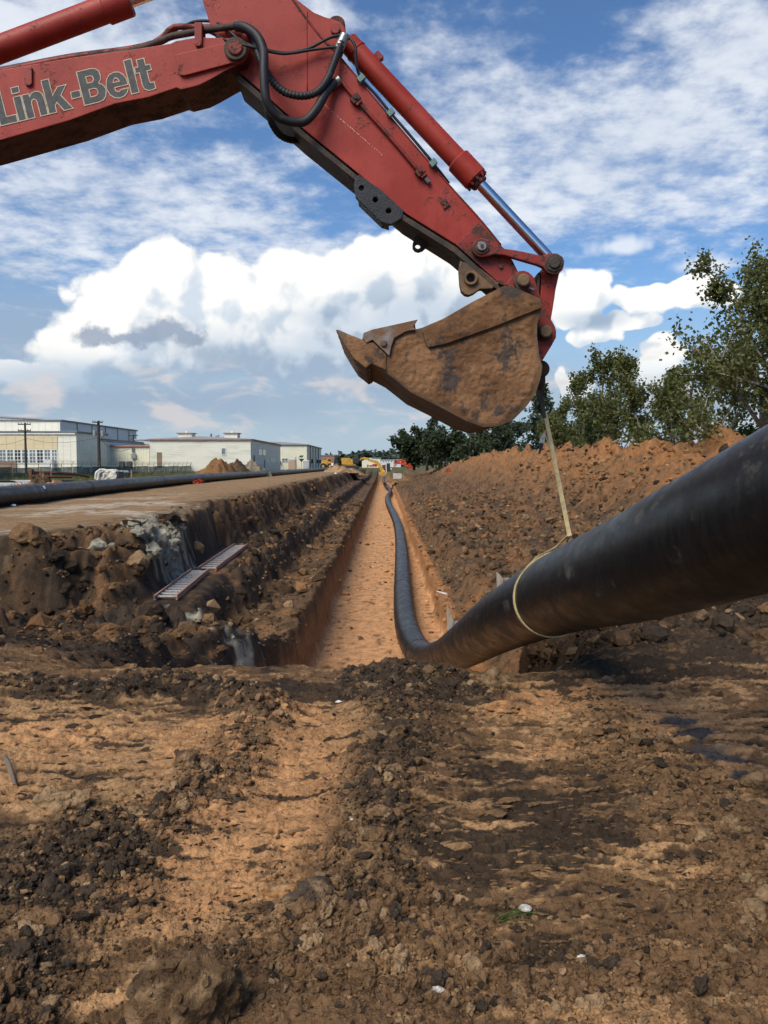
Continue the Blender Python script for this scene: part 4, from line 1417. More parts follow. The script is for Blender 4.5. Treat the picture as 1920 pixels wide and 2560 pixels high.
main_ctrl = [(2.35, -3.5, 1.55), (1.95, 0.0, 0.72), (1.68, 1.9, 0.20), (1.53, 3.3, -0.20), (1.42, 4.6, -0.57), (1.33, 6.3, -1.00), (1.20, 8.5, -1.64), (1.12, 11.5, -2.55), (1.02, 14.5, -3.42), (0.80, 17.2, -4.02), (0.62, 20.0, -4.18), (0.58, 23.5, -4.19),
             (0.66, 29, -4.19), (0.80, 37, -4.19), (0.92, 46, -4.19), (0.95, 57, -4.19), (0.78, 70, -4.19), (0.55, 82, -4.19), (0.42, 94, -4.18), (0.52, 108, -4.18), (0.92, 122, -4.15), (0.88, 134, -4.1), (0.30, 147, -3.8), (-0.05, 158, -3.3), (0.0, 172, -3.0), (0.05, 186, -2.9)]
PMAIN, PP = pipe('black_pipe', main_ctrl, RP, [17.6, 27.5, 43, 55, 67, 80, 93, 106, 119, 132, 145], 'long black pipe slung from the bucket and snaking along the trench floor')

left_ctrl = [(-10.2, 6, -0.93), (-10.9, 16, -0.94), (-11.2, 24, -0.94), (-11.75, 36, -0.93), (-12.3, 52, -0.92), (-12.1, 70, -0.90), (-11.6, 90, -0.86), (-11.4, 112, -0.80), (-11.0, 135, -0.78), (-10.2, 160, -0.80)]
left_ctrl = [(x, y, zat(x, y) + RP - 0.02) for x, y, z in left_ctrl]
PLEFT, PL = pipe('black_pipe', left_ctrl, RP, [15, 32.5, 45, 58, 72, 86, 100, 118], 'long black pipe lying on the bare ground left of the trench')
# sticker on the left pipe
p = W(145, 1213, 27.0)
i = min(range(len(PL)), key=lambda k: abs(PL[k].y - 27.0))
cc = PL[i]
tg = (PL[i + 1] - PL[i - 1]).normalized()
V, F = [], []
for k in range(7):
    an = R(28 + 4 * k)
    nrm = Vector((math.cos(an), 0, math.sin(an)))
    nrm = (nrm - tg * nrm.dot(tg)).normalized()
    for s in (-0.09, 0.09):
        V.append(cc + tg * (s + 0.012 * k) + nrm * (RP + 0.004))
for k in range(6):
    F.append((2 * k, 2 * k + 1, 2 * k + 3, 2 * k + 2))
mk('sticker', V, F, TAPE, PLEFT, label='small white sticker on the pipe')
for (x0, y0, x1, y1, lab) in ((-26.5, 46, -19.5, 52, 'short black pipe lying beyond the orange dirt at far left'),):
    z0 = zat(x0, y0) + 0.3
    pipe('black_pipe', [(x0, y0, z0), ((x0 + x1) / 2, (y0 + y1) / 2, z0), (x1, y1, z0)], 0.30, [], lab, 4, 32)

# ------------------------------------------------------------------ sling round the pipe
STRAP = pmat('tan_webbing', (0.82, 0.63, 0.31), 0.85, 0, 0.2, 30, 0.5, 220, dirt=(0.36, 0.27, 0.14), dirt_amt=0.4, dscale=9)
STRAPD = pmat('dirty_webbing', (0.10, 0.075, 0.05), 0.9, 0, 0.3, 20, 0.4, 160)
RAGM = pmat('grey_white_rag', (0.62, 0.57, 0.48), 0.9, 0, 0.2, 14, 0.3, 60, dirt=(0.30, 0.26, 0.2), dirt_amt=0.6, dscale=9, dthr=(0.5, 0.62))


def ribbon(pts, half, th=0.004):
    """flat strap along points; half = half-width vector (one, or one per point)"""
    pts = [Vector(p) for p in pts]
    hs = half if isinstance(half, list) else [Vector(half)] * len(pts)
    V, F = [], []
    for i, p in enumerate(pts):
        t = (pts[min(i + 1, len(pts) - 1)] - pts[max(i - 1, 0)]).normalized()
        h = Vector(hs[i])
        nn = t.cross(h).normalized() * th
        V += [p - h - nn, p + h - nn, p + h + nn, p - h + nn]
    for i in range(len(pts) - 1):
        a = 4 * i
        for k in range(4):
            k2 = (k + 1) % 4
            F.append((a + k, a + k2, a + 4 + k2, a + 4 + k))
    F += [(3, 2, 1, 0), tuple(len(V) - 4 + k for k in range(4))]
    return V, F


i = min(range(len(PP)), key=lambda k: abs(PP[k].y - 6.25))
pc, pt = PP[i], (PP[i + 1] - PP[i - 1]).normalized()
knot = W(1424, 1340, 5.98)
SL = empty('lifting_sling', (knot.x, knot.y, pc.z - RP), 'tan webbing sling choked round the black pipe and hung from the bucket', 'sling')
# vertical part
top = W(1350, 972, 6.02)
P = [top.lerp(knot, k / 12) for k in range(13)]
hw = [(0.0145, 0.008, 0.003)] * 13
mk('hanging_strap', *ribbon(P[2:], [Vector(h) for h in hw[2:]]), STRAP, SL)
mk('upper_leg', *ribbon([W(1341, 968, 5.98), W(1353, 1010, 5.99), W(1362, 1045, 6.0)], (0.012, 0.006, 0.003)), STRAPD, SL)
mk('upper_leg', *ribbon([W(1349, 960, 6.06), W(1357, 1000, 6.05), W(1363, 1045, 6.02)], (0.006, 0.004, 0.002)), STRAPD, SL)
# choke: the loop leans along the pipe
up = Vector((0, 0, 1))
up = (up - pt * up.dot(pt)).normalized()
sd = pt.cross(up).normalized()
loop, hv = [], []
N = 48
for k in range(N + 1):
    an = R(-20 + 400 * k / N) if False else R(360 * k / N)
    off = up * math.cos(an) + sd * math.sin(an)
    lean = -0.16 * (1 - math.cos(an)) / 2 + 0.26 * max(0, math.cos(an)) ** 3
    loop.append(pc - pt * (0.05 + lean - 0.1) * 1.0 + off * (RP + 0.006))
    hv.append(pt * 0.022)
mk('choke_loop', *ribbon(loop, hv), STRAP, SL)
# flat bights rising from the pipe to the knot
tp = max(loop, key=lambda v: v.z)
for s in (-1, 1):
    a = pc + up * (RP * math.cos(R(42)) + 0.004) + sd * s * RP * math.sin(R(42)) + pt * 0.10
    b = pc + up * (RP + 0.008) + sd * s * 0.06 + pt * -0.02
    mk('bight', *ribbon([a, a.lerp(b, 0.5) + up * 0.03, b.lerp(knot, 0.35) + up * 0.006, knot + Vector((0, 0, 0.01))], [pt * 0.03, pt * 0.034, pt * 0.03, Vector((0.018, 0.008, 0.004))]), STRAP, SL)
# rag and hook on the bucket back
HK = W(1357, 924, 6.0)
cyl('lifting_eye', HK + Vector((-0.02, -0.05, 0)), HK + Vector((-0.02, 0.05, 0)), 0.062, GRIME, bk, 20, bevel=0.012)
mk('hook_shank', *tube_vf([W(1353, 935, 6.0), W(1352, 955, 6.0), W(1349, 975, 6.0)], [0.03, 0.034, 0.022], 12), GRIME, bk, smooth=True)
q5 = lambda pts: [(1280 + x / 4.425, 900 + y / 4.425) for x, y in pts]
RAGD = pmat('soiled_rag', (0.13, 0.12, 0.11), 0.9, 0, 0.3, 14)


def cloth(name, pts, Y, mat, parent=None, **kw):
    """hanging scrap with a fold: a thin plate bent out of its plane"""
    o = prism(name, q5(pts), Y, Y + 0.008, mat, parent, **kw)
    for v in o.data.vertices:
        w_ = v.co.z + (o.location.z if parent is None else 0)
        v.co.y += 0.02 * math.sin(w_ * 38) + 0.25 * (v.co.x * 0.15)
    return o


rag = cloth('rag', [(378, 770), (362, 786), (340, 820), (322, 852), (310, 880), (300, 920), (328, 918), (356, 930), (364, 895), (372, 860), (380, 800)], 5.96, RAGM, label='grey and white rag tied to the lifting sling', cat='rag')
cloth('soiled_end', [(300, 922), (328, 920), (356, 932), (352, 960), (335, 1005), (318, 1045), (306, 1030), (312, 985)], 5.96, RAGD, rag)
cloth('tail', [(384, 815), (392, 850), (400, 905), (408, 955), (418, 975), (424, 955), (414, 900), (398, 835)], 5.97, RAGM, rag)

# ------------------------------------------------------------------ ladders on the bench
LRAIL = pmat('faded_red_ladder_rail', (0.38, 0.20, 0.16), 0.6, 0, 0.25, 12, dirt=(0.25, 0.18, 0.12), dirt_amt=0.6, dscale=10)
LRUNG = pmat('aluminium_rung', (0.58, 0.58, 0.56), 0.5, 0.4, 0.2, 20, dirt=(0.25, 0.17, 0.10), dirt_amt=0.6, dscale=14)


def ladder(a, b, width, n, label):
    a, b = Vector(a), Vector(b)
    t = (b - a).normalized()
    s = t.cross(Vector((0, 0, 1))).normalized()
    upv = s.cross(t).normalized()
    e = empty('ladder', a, label, 'ladder', 'ladders on the bench')
    for k in (-1, 1):
        c0 = (a + b) / 2 + s * k * width / 2
        v, f = merge([obox_vf(c0, t * (b - a).length / 2, s * 0.006, upv * 0.045), obox_vf(c0 + upv * 0.042 - s * k * 0.012, t * (b - a).length / 2, s * 0.018, upv * 0.005), obox_vf(c0 - upv * 0.042 - s * k * 0.012, t * (b - a).length / 2, s * 0.018, upv * 0.005)])
        mk('rail', v, f, LRAIL, e)
    for k in range(n):
        p = a.lerp(b, (k + 0.5) / n)
        v, f = obox_vf(p, s * (width / 2 - 0.008), t * 0.022, upv * 0.016)
        mk('rung', v, f, LRUNG, e)
    return e


def gz(x, y, dz=0.06):
    return (x, y, zat(x, y) + dz)


def lad_pts(p0, p1, dz):
    za, zb = zat(p0[0], p0[1]) + dz, zat(p1[0], p1[1]) + dz
    return (p0[0], p0[1], za), (p1[0], p1[1], zb)


a0 = W(414, 1496, 15.1)
a1 = W(500, 1436, 19.0)
b0 = W(518, 1424, 19.3)
b1 = W(602, 1372, 25.0)
l1 = lad_pts((a0.x, a0.y), (a1.x, a1.y), 0.07)
l2 = lad_pts((b0.x, b0.y), (b1.x, b1.y), 0.07)
ladder(l1[0], l1[1], 0.42, 12, 'nearer of two red-railed ladders lying on the bench')
ladder(l2[0], l2[1], 0.42, 14, 'farther of two red-railed ladders lying on the bench')

# ------------------------------------------------------------------ boards stuck in the right bank
WOOD = pmat('weathered_board', (0.42, 0.36, 0.28), 0.85, 0, 0.3, 16, 0.4, 60, dirt=(0.20, 0.11, 0.05), dirt_amt=0.7, dscale=8, stretch=(1, 1, 0.2))
PLATE = pmat('grey_sheet', (0.36, 0.40, 0.38), 0.6, 0.1, 0.2, 10, dirt=(0.24, 0.14, 0.07), dirt_amt=0.8, dscale=7, dthr=(0.45, 0.65))


def board(outl, Y, th, mat, label, cat, name):
    o = prism(name, outl, Y, Y + th, mat, None, label=label, cat=cat, bevel=0.004)
    return o


q4 = lambda pts: [(1080 + x / 7.54, 1400 + y / 7.54) for x, y in pts]
board(q4([(285, 850), (310, 880), (345, 980), (400, 1150), (405, 1500), (285, 1500), (290, 1180), (278, 980)]), 13.4, 0.05, WOOD, 'split pointed wooden stake beside the trench, nearest the pipe', 'stake', 'wooden_stake')
board(q4([(400, 1150), (600, 1150), (640, 1500), (400, 1500)]), 13.47, 0.02, PLATE, 'grey sheet lying against the split wooden stake', 'sheet', 'metal_sheet')
board(q4([(1222, 235), (1240, 240), (1265, 258), (1335, 350), (1340, 640), (1225, 640)]), 11.9, 0.04, WOOD, 'pale broken plank standing upright behind the slung pipe', 'plank', 'broken_plank')
board(q4([(1338, 345), (1400, 335), (1510, 350), (1520, 600), (1338, 620)]), 11.95, 0.02, PLATE, 'pale grey sheet behind the broken plank', 'sheet', 'metal_sheet')
sx = W(1106, 1482, 24.0)
board(q4([(85, 585), (250, 618), (292, 640), (285, 652), (215, 640), (90, 598)]), 22.6, 0.05, TAPE, 'thin white strip lying at the right edge of the trench', 'strip', 'white_strip')

# ------------------------------------------------------------------ trees
def leaf_mat(name, c1, c2, trans=0.25):
    m, t, b = new_mat(name)
    oi = t.n.new('ShaderNodeAttribute')
    oi.attribute_name = 'Col'
    c = t.mix(oi.outputs['Fac'], c1, c2)
    t.put(b.inputs['Base Color'], c)
    b.inputs['Roughness'].default_value = 0.55
    b.inputs['Specular IOR Level'].default_value = 0.3
    tr = t.n.new('ShaderNodeBsdfTranslucent')
    t.put(tr.inputs[0], t.mix(0.4, c, (0.16, 0.18, 0.02)))
    mx = t.n.new('ShaderNodeMixShader')
    mx.inputs[0].default_value = trans
    t.l.new(b.outputs[0], mx.inputs[1])
    t.l.new(tr.outputs[0], mx.inputs[2])
    t.l.new(mx.outputs[0], t.n['Material Output'].inputs[0])
    return m


LEAF = leaf_mat('sycamore_leaf', (0.062, 0.080, 0.024), (0.190, 0.195, 0.062), 0.38)
LEAF_OAK = leaf_mat('dark_oak_leaf', (0.022, 0.036, 0.016), (0.055, 0.075, 0.032), 0.12)
LEAF_CEDAR = leaf_mat('cedar_leaf', (0.020, 0.036, 0.018), (0.045, 0.065, 0.032), 0.08)
LEAF_SHRUB = leaf_mat('shrub_leaf', (0.07, 0.11, 0.02), (0.14, 0.17, 0.04), 0.3)
BARK = pmat('bark', (0.34, 0.29, 0.23), 0.9, 0, 0.4, 5, 0.6, 20, dirt=(0.55, 0.50, 0.42), dirt_amt=0.6, dscale=2.5)
BARKD = pmat('dark_bark', (0.06, 0.048, 0.038), 0.9, 0, 0.3, 5, 0.5, 20)


def leaves_mesh(name, pts, size, rng, mat, parent, droop=0.3, aspect=0.8):
    """one folded diamond per leaf"""
    n = len(pts)
    P = np.asarray(pts)
    a = rng.uniform(0, 2 * np.pi, n)
    el = rng.normal(-droop, 0.55, n)
    d = np.stack([np.cos(a) * np.cos(el), np.sin(a) * np.cos(el), np.sin(el)], 1)
    r = rng.normal(size=(n, 3))
    s = np.cross(d, r)
    s /= np.linalg.norm(s, axis=1, keepdims=True) + 1e-9
    nn = np.cross(d, s)
    sz = size * rng.uniform(0.6, 1.25, n)[:, None]
    b0, tip = P, P + d * sz
    mid = P + d * sz * 0.45
    l = mid + s * sz * 0.5 * aspect + nn * sz * 0.12
    q = mid - s * sz * 0.5 * aspect + nn * sz * 0.12
    V = np.stack([b0, l, tip, q], 1).reshape(-1, 3)
    i = np.arange(n) * 4
    F = np.concatenate([np.stack([i, i + 1, i + 2], 1), np.stack([i, i + 2, i + 3], 1)])
    g = np.clip(rng.normal(0.45, 0.25, n), 0, 1)
    col = np.repeat(np.stack([g, g, g, np.ones(n)], 1), 4, 0)
    return np_mesh(name, V, F, mat, parent, col=col)


def tree(name, base, h, spread, nl, nleaf, leaf, lmat, bmat, seed, label, group, up=0.75, r0=0.16, trunk_frac=0.25, spike=1.0, lean=(0, 0), cloud=0.34, rec=True, nsub=4):
    rng = np.random.default_rng(seed)
    base = Vector(base)
    e = empty(name, base, label, 'tree', group)
    tv = []
    twigs = []

    def limb(p0, d, L, r, lev):
        n = 7
        P = [Vector(p0)]
        dd = Vector(d).normalized()
        for k in range(n):
            dd = (dd + Vector(rng.normal(0, 0.13, 3)) + Vector((0, 0, 0.06 * up))).normalized()
            P.append(P[-1] + dd * L / n)
        rr = [max(0.006, r * (1 - 0.8 * k / n)) for k in range(n + 1)]
        tv.append(tube_vf(P, rr, 6 if lev else 8))
        if lev >= (2 if rec else 1):
            for k in range(2, n + 1):
                twigs.append((P[k], L * 0.16 + 0.08))
            return
        m = nsub if lev else nl
        for k in range(m):
            f = rng.uniform(0.35, 1.0) if lev else trunk_frac + (1 - trunk_frac) * (k + rng.uniform(0, 1)) / m
            idx = min(n, int(f * n))
            q = P[idx]
            an = rng.uniform(0, 2 * np.pi)
            out = Vector((math.cos(an), math.sin(an), 0))
            if lev == 0:
                ln = spread * (1.15 - 0.75 * (f - trunk_frac) / (1 - trunk_frac) * (1 if spike > 0.5 else 0.4)) * rng.uniform(0.7, 1.2)
                limb(q, out * (1 - up * 0.62) + Vector((0, 0, up)), ln, r * (1.05 - 0.7 * f) * 0.55, 1)
            else:
                limb(q, out * 0.75 + dd * 0.7 + Vector((0, 0, 0.3 * up)), L * rng.uniform(0.35, 0.6), r * 0.45, 2)
        for k in range(n - 2, n + 1):
            twigs.append((P[k], 0.25 * spread * 0.5))

    limb(base, Vector((lean[0], lean[1], 1)), h, r0, 0)
    V, F = merge(tv)
    mk('trunk', V, F, bmat, e, smooth=True)
    wts = np.array([w for _, w in twigs])
    ids = rng.choice(len(twigs), nleaf, p=wts / wts.sum())
    C = np.array([tuple(p) for p, _ in twigs])[ids]
    rad = wts[ids][:, None] * cloud * 3.0
    pts = C + rng.normal(0, 1, (nleaf, 3)) * rad * 0.55
    leaves_mesh('crown', pts, leaf, rng, lmat, e)
    return e


GZR = -1.3
RG = 'broadleaf trees behind the spoil ridge'


def tb(px, Y):
    return (W(px, 1160, Y).x, Y, GZR)


tree('sycamore_tree', tb(1920, 33.5), 9.6, 4.6, 19, 9500, 0.18, LEAF, BARK, 11, 'tallest broadleaf tree, at the right edge behind the dirt ridge', RG, up=0.62, r0=0.2, trunk_frac=0.12)
tree('sycamore_tree', tb(1990, 31.5), 8.8, 4.0, 15, 7000, 0.18, LEAF, BARK, 12, 'leafy tree cut by the right edge of the picture', RG, up=0.6, r0=0.2, trunk_frac=0.1)
tree('sycamore_tree', tb(1738, 41), 7.0, 3.2, 13, 2700, 0.19, LEAF, BARK, 13, 'thin sparse tree with pale bare branches left of the tallest tree', RG, up=0.8, r0=0.12, trunk_frac=0.15, cloud=0.42)
tree('sycamore_tree', tb(1612, 49), 7.6, 3.0, 13, 4200, 0.20, LEAF, BARK, 14, 'upright bushy tree left of the sparse pale-branched tree', RG, up=0.95, r0=0.11, trunk_frac=0.1)
tree('sycamore_tree', tb(1548, 54), 8.0, 3.2, 13, 4400, 0.21, LEAF, BARK, 15, 'bushy tree with twin spires in the middle of the right-hand row', RG, up=0.95, r0=0.11, trunk_frac=0.1)
tree('sycamore_tree', tb(1458, 65), 8.4, 3.9, 13, 5000, 0.23, LEAF, BARK, 16, 'lower rounded tree at the left end of the right-hand row', RG, up=0.85, r0=0.11, trunk_frac=0.1)
tree('sycamore_tree', tb(1668, 46), 5.8, 2.8, 12, 3600, 0.19, LEAF, BARK, 17, 'short tree filling the gap behind the two bushy trees', RG, up=0.8, r0=0.1, trunk_frac=0.1)
tree('sycamore_tree', tb(1405, 73), 6.6, 3.4, 12, 3600, 0.24, LEAF, BARK, 18, 'smallest tree of the row, just right of the hanging sling', RG, up=0.85, r0=0.1, trunk_frac=0.1)
tree('sycamore_tree', tb(1700, 43), 6.0, 2.6, 12, 3000, 0.19, LEAF, BARK, 19, 'slender tree close behind the thin pale-branched tree', RG, up=0.95, r0=0.1, trunk_frac=0.1)
# shrubs along the ridge
for i, (px, Y, lab) in enumerate(((1850, 36, 'light green shrub at the foot of the tallest tree'), (1480, 62, 'low shrub below the left end of the tree row'), (1780, 40, 'small yellow-green shrub beside the thin sparse tree'))):
    tree('shrub', tb(px, Y), 3.0, 1.8, 9, 1600, 0.17, LEAF_SHRUB if i != 1 else LEAF, BARKD, 30 + i, lab, 'shrubs on the spoil ridge', up=0.6, r0=0.05, trunk_frac=0.05, rec=False)

OG = 'dark oaks at the far end of the trench'
for i, (px, Y, h, sp, lab) in enumerate(((1035, 172, 8.0, 4.6, 'dark oak nearest the trench, left of the far clump'), (1068, 168, 9.4, 5.0, 'tallest dark oak of the far clump beside the trench'), (1120, 158, 7.6, 4.8, 'round dark oak with visible trunk, right of the far clump'),
                                         (1150, 175, 6.5, 4.2, 'small dark oak behind the right end of the far clump'))):
    tree('oak_tree', (W(px, 1160, Y).x, Y, -1.3), h * 0.86, sp, 14, 5200, 0.62, LEAF_OAK, BARKD, 50 + i, lab, OG, up=0.42, r0=0.3, trunk_frac=0.2, spike=0.2, cloud=0.30, rec=False)
DG = 'dark trees behind the middle of the spoil ridge'
for i, (px, Y, h, sp, lab) in enumerate(((1232, 125, 7.8, 4.2, 'dark round tree just left of the cedar, under the bucket'), (1262, 116, 8.8, 4.3, 'dark tree between the bucket and the cedar'), (1430, 78, 6.8, 4.0, 'dark tree right of the cedar and behind the sling'), (1200, 138, 5.8, 3.9, 'low dark tree at the foot of the lattice tower'))):
    tree('oak_tree', (W(px, 1160, Y).x, Y, -1.3), h * 0.86, sp, 13, 4200, 0.42, LEAF_OAK, BARKD, 60 + i, lab, DG, up=0.42, r0=0.22, trunk_frac=0.1, spike=0.3, cloud=0.30, rec=False)


def cedar(px, Y, h, w, label, seed):
    rng = np.random.default_rng(seed)
    b = Vector((W(px, 1160, Y).x, Y, -1.4))
    e = empty('cedar_tree', b, label, 'tree')
    tv = [tube_vf([b, b + Vector((0, 0, h * 0.5)), b + Vector((0.05, 0, h))], [0.22, 0.13, 0.015], 8)]
    pts = []
    for k in range(110):
        f = rng.uniform(0.05, 1.0)
        L = w * (1 - f) ** 0.85 * rng.uniform(0.55, 1.15) + 0.08
        an = rng.uniform(0, 2 * np.pi)
        p0 = b + Vector((0, 0, h * f))
        p1 = p0 + Vector((math.cos(an) * L, math.sin(an) * L, L * rng.uniform(-0.12, 0.3)))
        tv.append(tube_vf([p0, p0.lerp(p1, 0.5), p1], [0.03, 0.02, 0.006], 5))
        for s in np.linspace(0.15, 1.02, 34):
            q = p0.lerp(p1, float(s))
            pts.append((q.x + rng.normal(0, 0.13), q.y + rng.normal(0, 0.13), q.z + rng.normal(-0.05, 0.10)))
    V, F = merge(tv)
    mk('trunk', V, F, BARKD, e, smooth=True)
    leaves_mesh('crown', pts, 0.46, rng, LEAF_CEDAR, e, droop=0.1, aspect=0.45)


cedar(1352, 86, 9.8, 4.5, 'dark pointed cedar behind the hanging sling', 71)
# far woods on the skyline: one mass
rng = np.random.default_rng(5)
pts = []
for k in range(260):
    px = rng.uniform(820, 1010)
    Y = rng.uniform(420, 560)
    hh = rng.uniform(3.5, 7.0) * (1.2 if 905 < px < 1000 else 0.9)
    x = W(px, 1160, Y).x
    for _ in range(34):
        pts.append((x + rng.normal(0, 3.0), Y + rng.normal(0, 3), -1.3 + hh * rng.uniform(0.1, 1.0)))
for k in range(520):
    x = rng.uniform(-900, 900)
    Y = rng.uniform(640, 900)
    hh = rng.uniform(4, 7.5)
    for _ in range(12):
        pts.append((x + rng.normal(0, 6), Y, -1.3 + hh * rng.uniform(0.05, 1.0)))
FARLEAF = leaf_mat('far_wood_leaf', (0.030, 0.045, 0.030), (0.050, 0.066, 0.045), 0.05)
leaves_mesh('far_woods', pts, 3.0, rng, FARLEAF, None)
o = bpy.data.objects['far_woods']
set_tags(o, 'far dark wood along the skyline', 'woods', kind='stuff')

# ------------------------------------------------------------------ buildings on the left
def siding(name, base, period, axis='Z', stain=0.3, depth=0.02):
    m, t, b = new_mat(name)
    geo = t.n.new('ShaderNodeNewGeometry').outputs['Position']
    s = t.n.new('ShaderNodeSeparateXYZ')
    t.l.new(geo, s.inputs[0])
    if axis == 'Z':
        co = s.outputs[2]
    else:
        co = t.math('ADD', s.outputs[0], s.outputs[1])
    fr = t.math('FRACT', t.math('DIVIDE', co, period))
    n1, _ = t.noise(t.vec('MULTIPLY', geo, (0.25, 0.25, 1.6)), 1.0, 5, 0.65)
    n2, _ = t.noise(geo, 0.5, 3, 0.6)
    gr = t.ss(fr, 0.16, 0.02)
    c = t.mix(t.math('MULTIPLY', t.ss(n1, 0.45, 0.72), stain), tuple(base), tuple(v * 0.55 for v in base))
    c = t.mix(t.math('MULTIPLY', t.ss(n2, 0.4, 0.7), 0.15), c, tuple(v * 0.8 for v in base))
    c = t.mix(t.math('MULTIPLY', gr, 0.35), c, tuple(v * 0.45 for v in base))
    t.put(b.inputs['Base Color'], c)
    b.inputs['Roughness'].default_value = 0.65
    bp = t.n.new('ShaderNodeBump')
    bp.inputs['Strength'].default_value = 0.6
    bp.inputs['Distance'].default_value = depth
    t.l.new(fr, bp.inputs['Height'])
    t.l.new(bp.outputs[0], b.inputs['Normal'])
    return m


SID_W = siding('white_lap_siding', (0.76, 0.74, 0.62), 0.42, 'Z', 0.45)
SID_C = siding('cream_ribbed_siding', (0.74, 0.71, 0.54), 0.5, 'X', 0.3)
SID_H = siding('hangar_cladding', (0.80, 0.77, 0.64), 1.2, 'X', 0.25)
SID_G = siding('pale_cladding', (0.62, 0.63, 0.62), 1.0, 'X', 0.25)
TANB = siding('tan_band_cladding', (0.70, 0.58, 0.36), 1.5, 'X', 0.3)
ROOFM = pmat('grey_roof_sheet', (0.34, 0.35, 0.36), 0.6, 0.2, 0.2, 0.4)
TRIM = pmat('rusty_trim', (0.30, 0.14, 0.10), 0.7, 0, 0.3, 1.0)
TRIMG = pmat('dark_trim', (0.12, 0.13, 0.13), 0.6)
GLASS = pmat('dark_window_glass', (0.03, 0.035, 0.04), 0.12, 0, 0.2, 0.5, spec=0.6)
GLASSL = pmat('sky_lit_window_glass', (0.16, 0.20, 0.22), 0.15, 0, 0.5, 0.35, spec=0.6)
FRAMEW = pmat('white_window_frame', (0.70, 0.70, 0.66), 0.6)
DOORM = pmat('brown_door', (0.26, 0.18, 0.12), 0.7, 0, 0.2, 0.6)
GALV = pmat('galvanised_metal', (0.34, 0.35, 0.34), 0.5, 0.6, 0.2, 3)
CONC = pmat('pale_concrete', (0.46, 0.44, 0.40), 0.85, 0, 0.25, 3, 0.4, 20)
RUST = pmat('rusted_iron', (0.15, 0.065, 0.038), 0.85, 0.2, 0.4, 4, 0.4, 30)
ACM = pmat('condenser_grey', (0.075, 0.085, 0.085), 0.6, 0.3, 0.3, 4)


def xat(px, Y):
    return W(px, HZ, Y).x


def ztop(py, Y):
    return W(960, py, Y).z


def opening(parent, px0, py0, px1, py1, Y, name, glass, frame, panes=(1, 1), fw=0.09):
    """window or door: frame set on the wall, panes set back in it"""
    x0, x1 = xat(px0, Y), xat(px1, Y)
    z1, z0 = ztop(py0, Y), ztop(py1, Y)
    w, h = x1 - x0, z1 - z0
    bars = [box_vf((x0, Y - 0.08, z0), (x0 + fw, Y + 0.02, z1)), box_vf((x1 - fw, Y - 0.08, z0), (x1, Y + 0.02, z1)), box_vf((x0 + fw, Y - 0.08, z1 - fw), (x1 - fw, Y + 0.02, z1)), box_vf((x0 + fw, Y - 0.10, z0), (x1 - fw, Y + 0.02, z0 + fw))]
    for k in range(1, panes[0]):
        xx = x0 + w * k / panes[0]
        bars.append(box_vf((xx - fw / 3, Y - 0.07, z0 + fw), (xx + fw / 3, Y + 0.02, z1 - fw)))
    for k in range(1, panes[1]):
        zz = z0 + h * k / panes[1]
        bars.append(box_vf((x0 + fw, Y - 0.065, zz - fw / 3), (x1 - fw, Y + 0.02, zz + fw / 3)))
    v, f = merge(bars)
    o = mk(name, v, f, frame, parent)
    box('pane' if name == 'window' else 'leaf', (x0 + fw, Y - 0.03, z0 + fw), (x1 - fw, Y - 0.005, z1 - fw), glass, o)
    return o


def block(name, px0, px1, py, Y, depth, mat, label, roofm, pitch=0.0, base=-2.2, pyl=None, trim=None, over=0.25):
    """building body with a shed or gable roof"""
    x0, x1 = xat(px0, Y), xat(px1, Y)
    zr = ztop(py, Y)
    zl = ztop(pyl, Y) if pyl else zr
    e = empty(name, ((x0 + x1) / 2, Y + depth / 2, base), label, 'building')
    v = [(x0, Y, base), (x1, Y, base), (x1, Y, zr), (x0, Y, zl), (x0, Y + depth, base), (x1, Y + depth, base), (x1, Y + depth, zr), (x0, Y + depth, zl)]
    f = [(0, 1, 2, 3), (5, 4, 7, 6), (1, 5, 6, 2), (4, 0, 3, 7), (0, 4, 5, 1), (3, 2, 6, 7)]
    mk('wall', v, f, mat, e)
    o = over
    t = 0.22
    v = [(x0 - o, Y - o, zl + .004), (x1 + o, Y - o, zr + .004), (x1 + o, Y + depth + o, zr + .004), (x0 - o, Y + depth + o, zl + .004)]
    v += [(a, b_, c + t) for a, b_, c in v]
    if pitch:
        m0, m1 = ((x0 + x1) / 2, Y - o, (zl + zr) / 2 + t + pitch), ((x0 + x1) / 2, Y + depth + o, (zl + zr) / 2 + t + pitch)
        v += [m0, m1]
        f = [(0, 3, 2, 1), (0, 1, 5, 8, 4), (2, 3, 7, 9, 6), (1, 2, 6, 5), (3, 0, 4, 7), (4, 8, 9, 7), (8, 5, 6, 9)]
    else:
        f = [(0, 3, 2, 1), (4, 5, 6, 7), (0, 1, 5, 4), (1, 2, 6, 5), (2, 3, 7, 6), (3, 0, 4, 7)]
    r = mk('roof', v, f, roofm, e)
    if trim:
        v, f = merge([box_vf((x0 - o - .03, Y - o - .03, zr - 0.08), (x1 + o + .03, Y - o - .002, zr + 0.16)), box_vf((x1 + o + .002, Y - o, zr - 0.08), (x1 + o + .05, Y + depth + o, zr + 0.16))])
        mk('fascia', v, f, trim, r)
    return e, (x0, x1, zr)


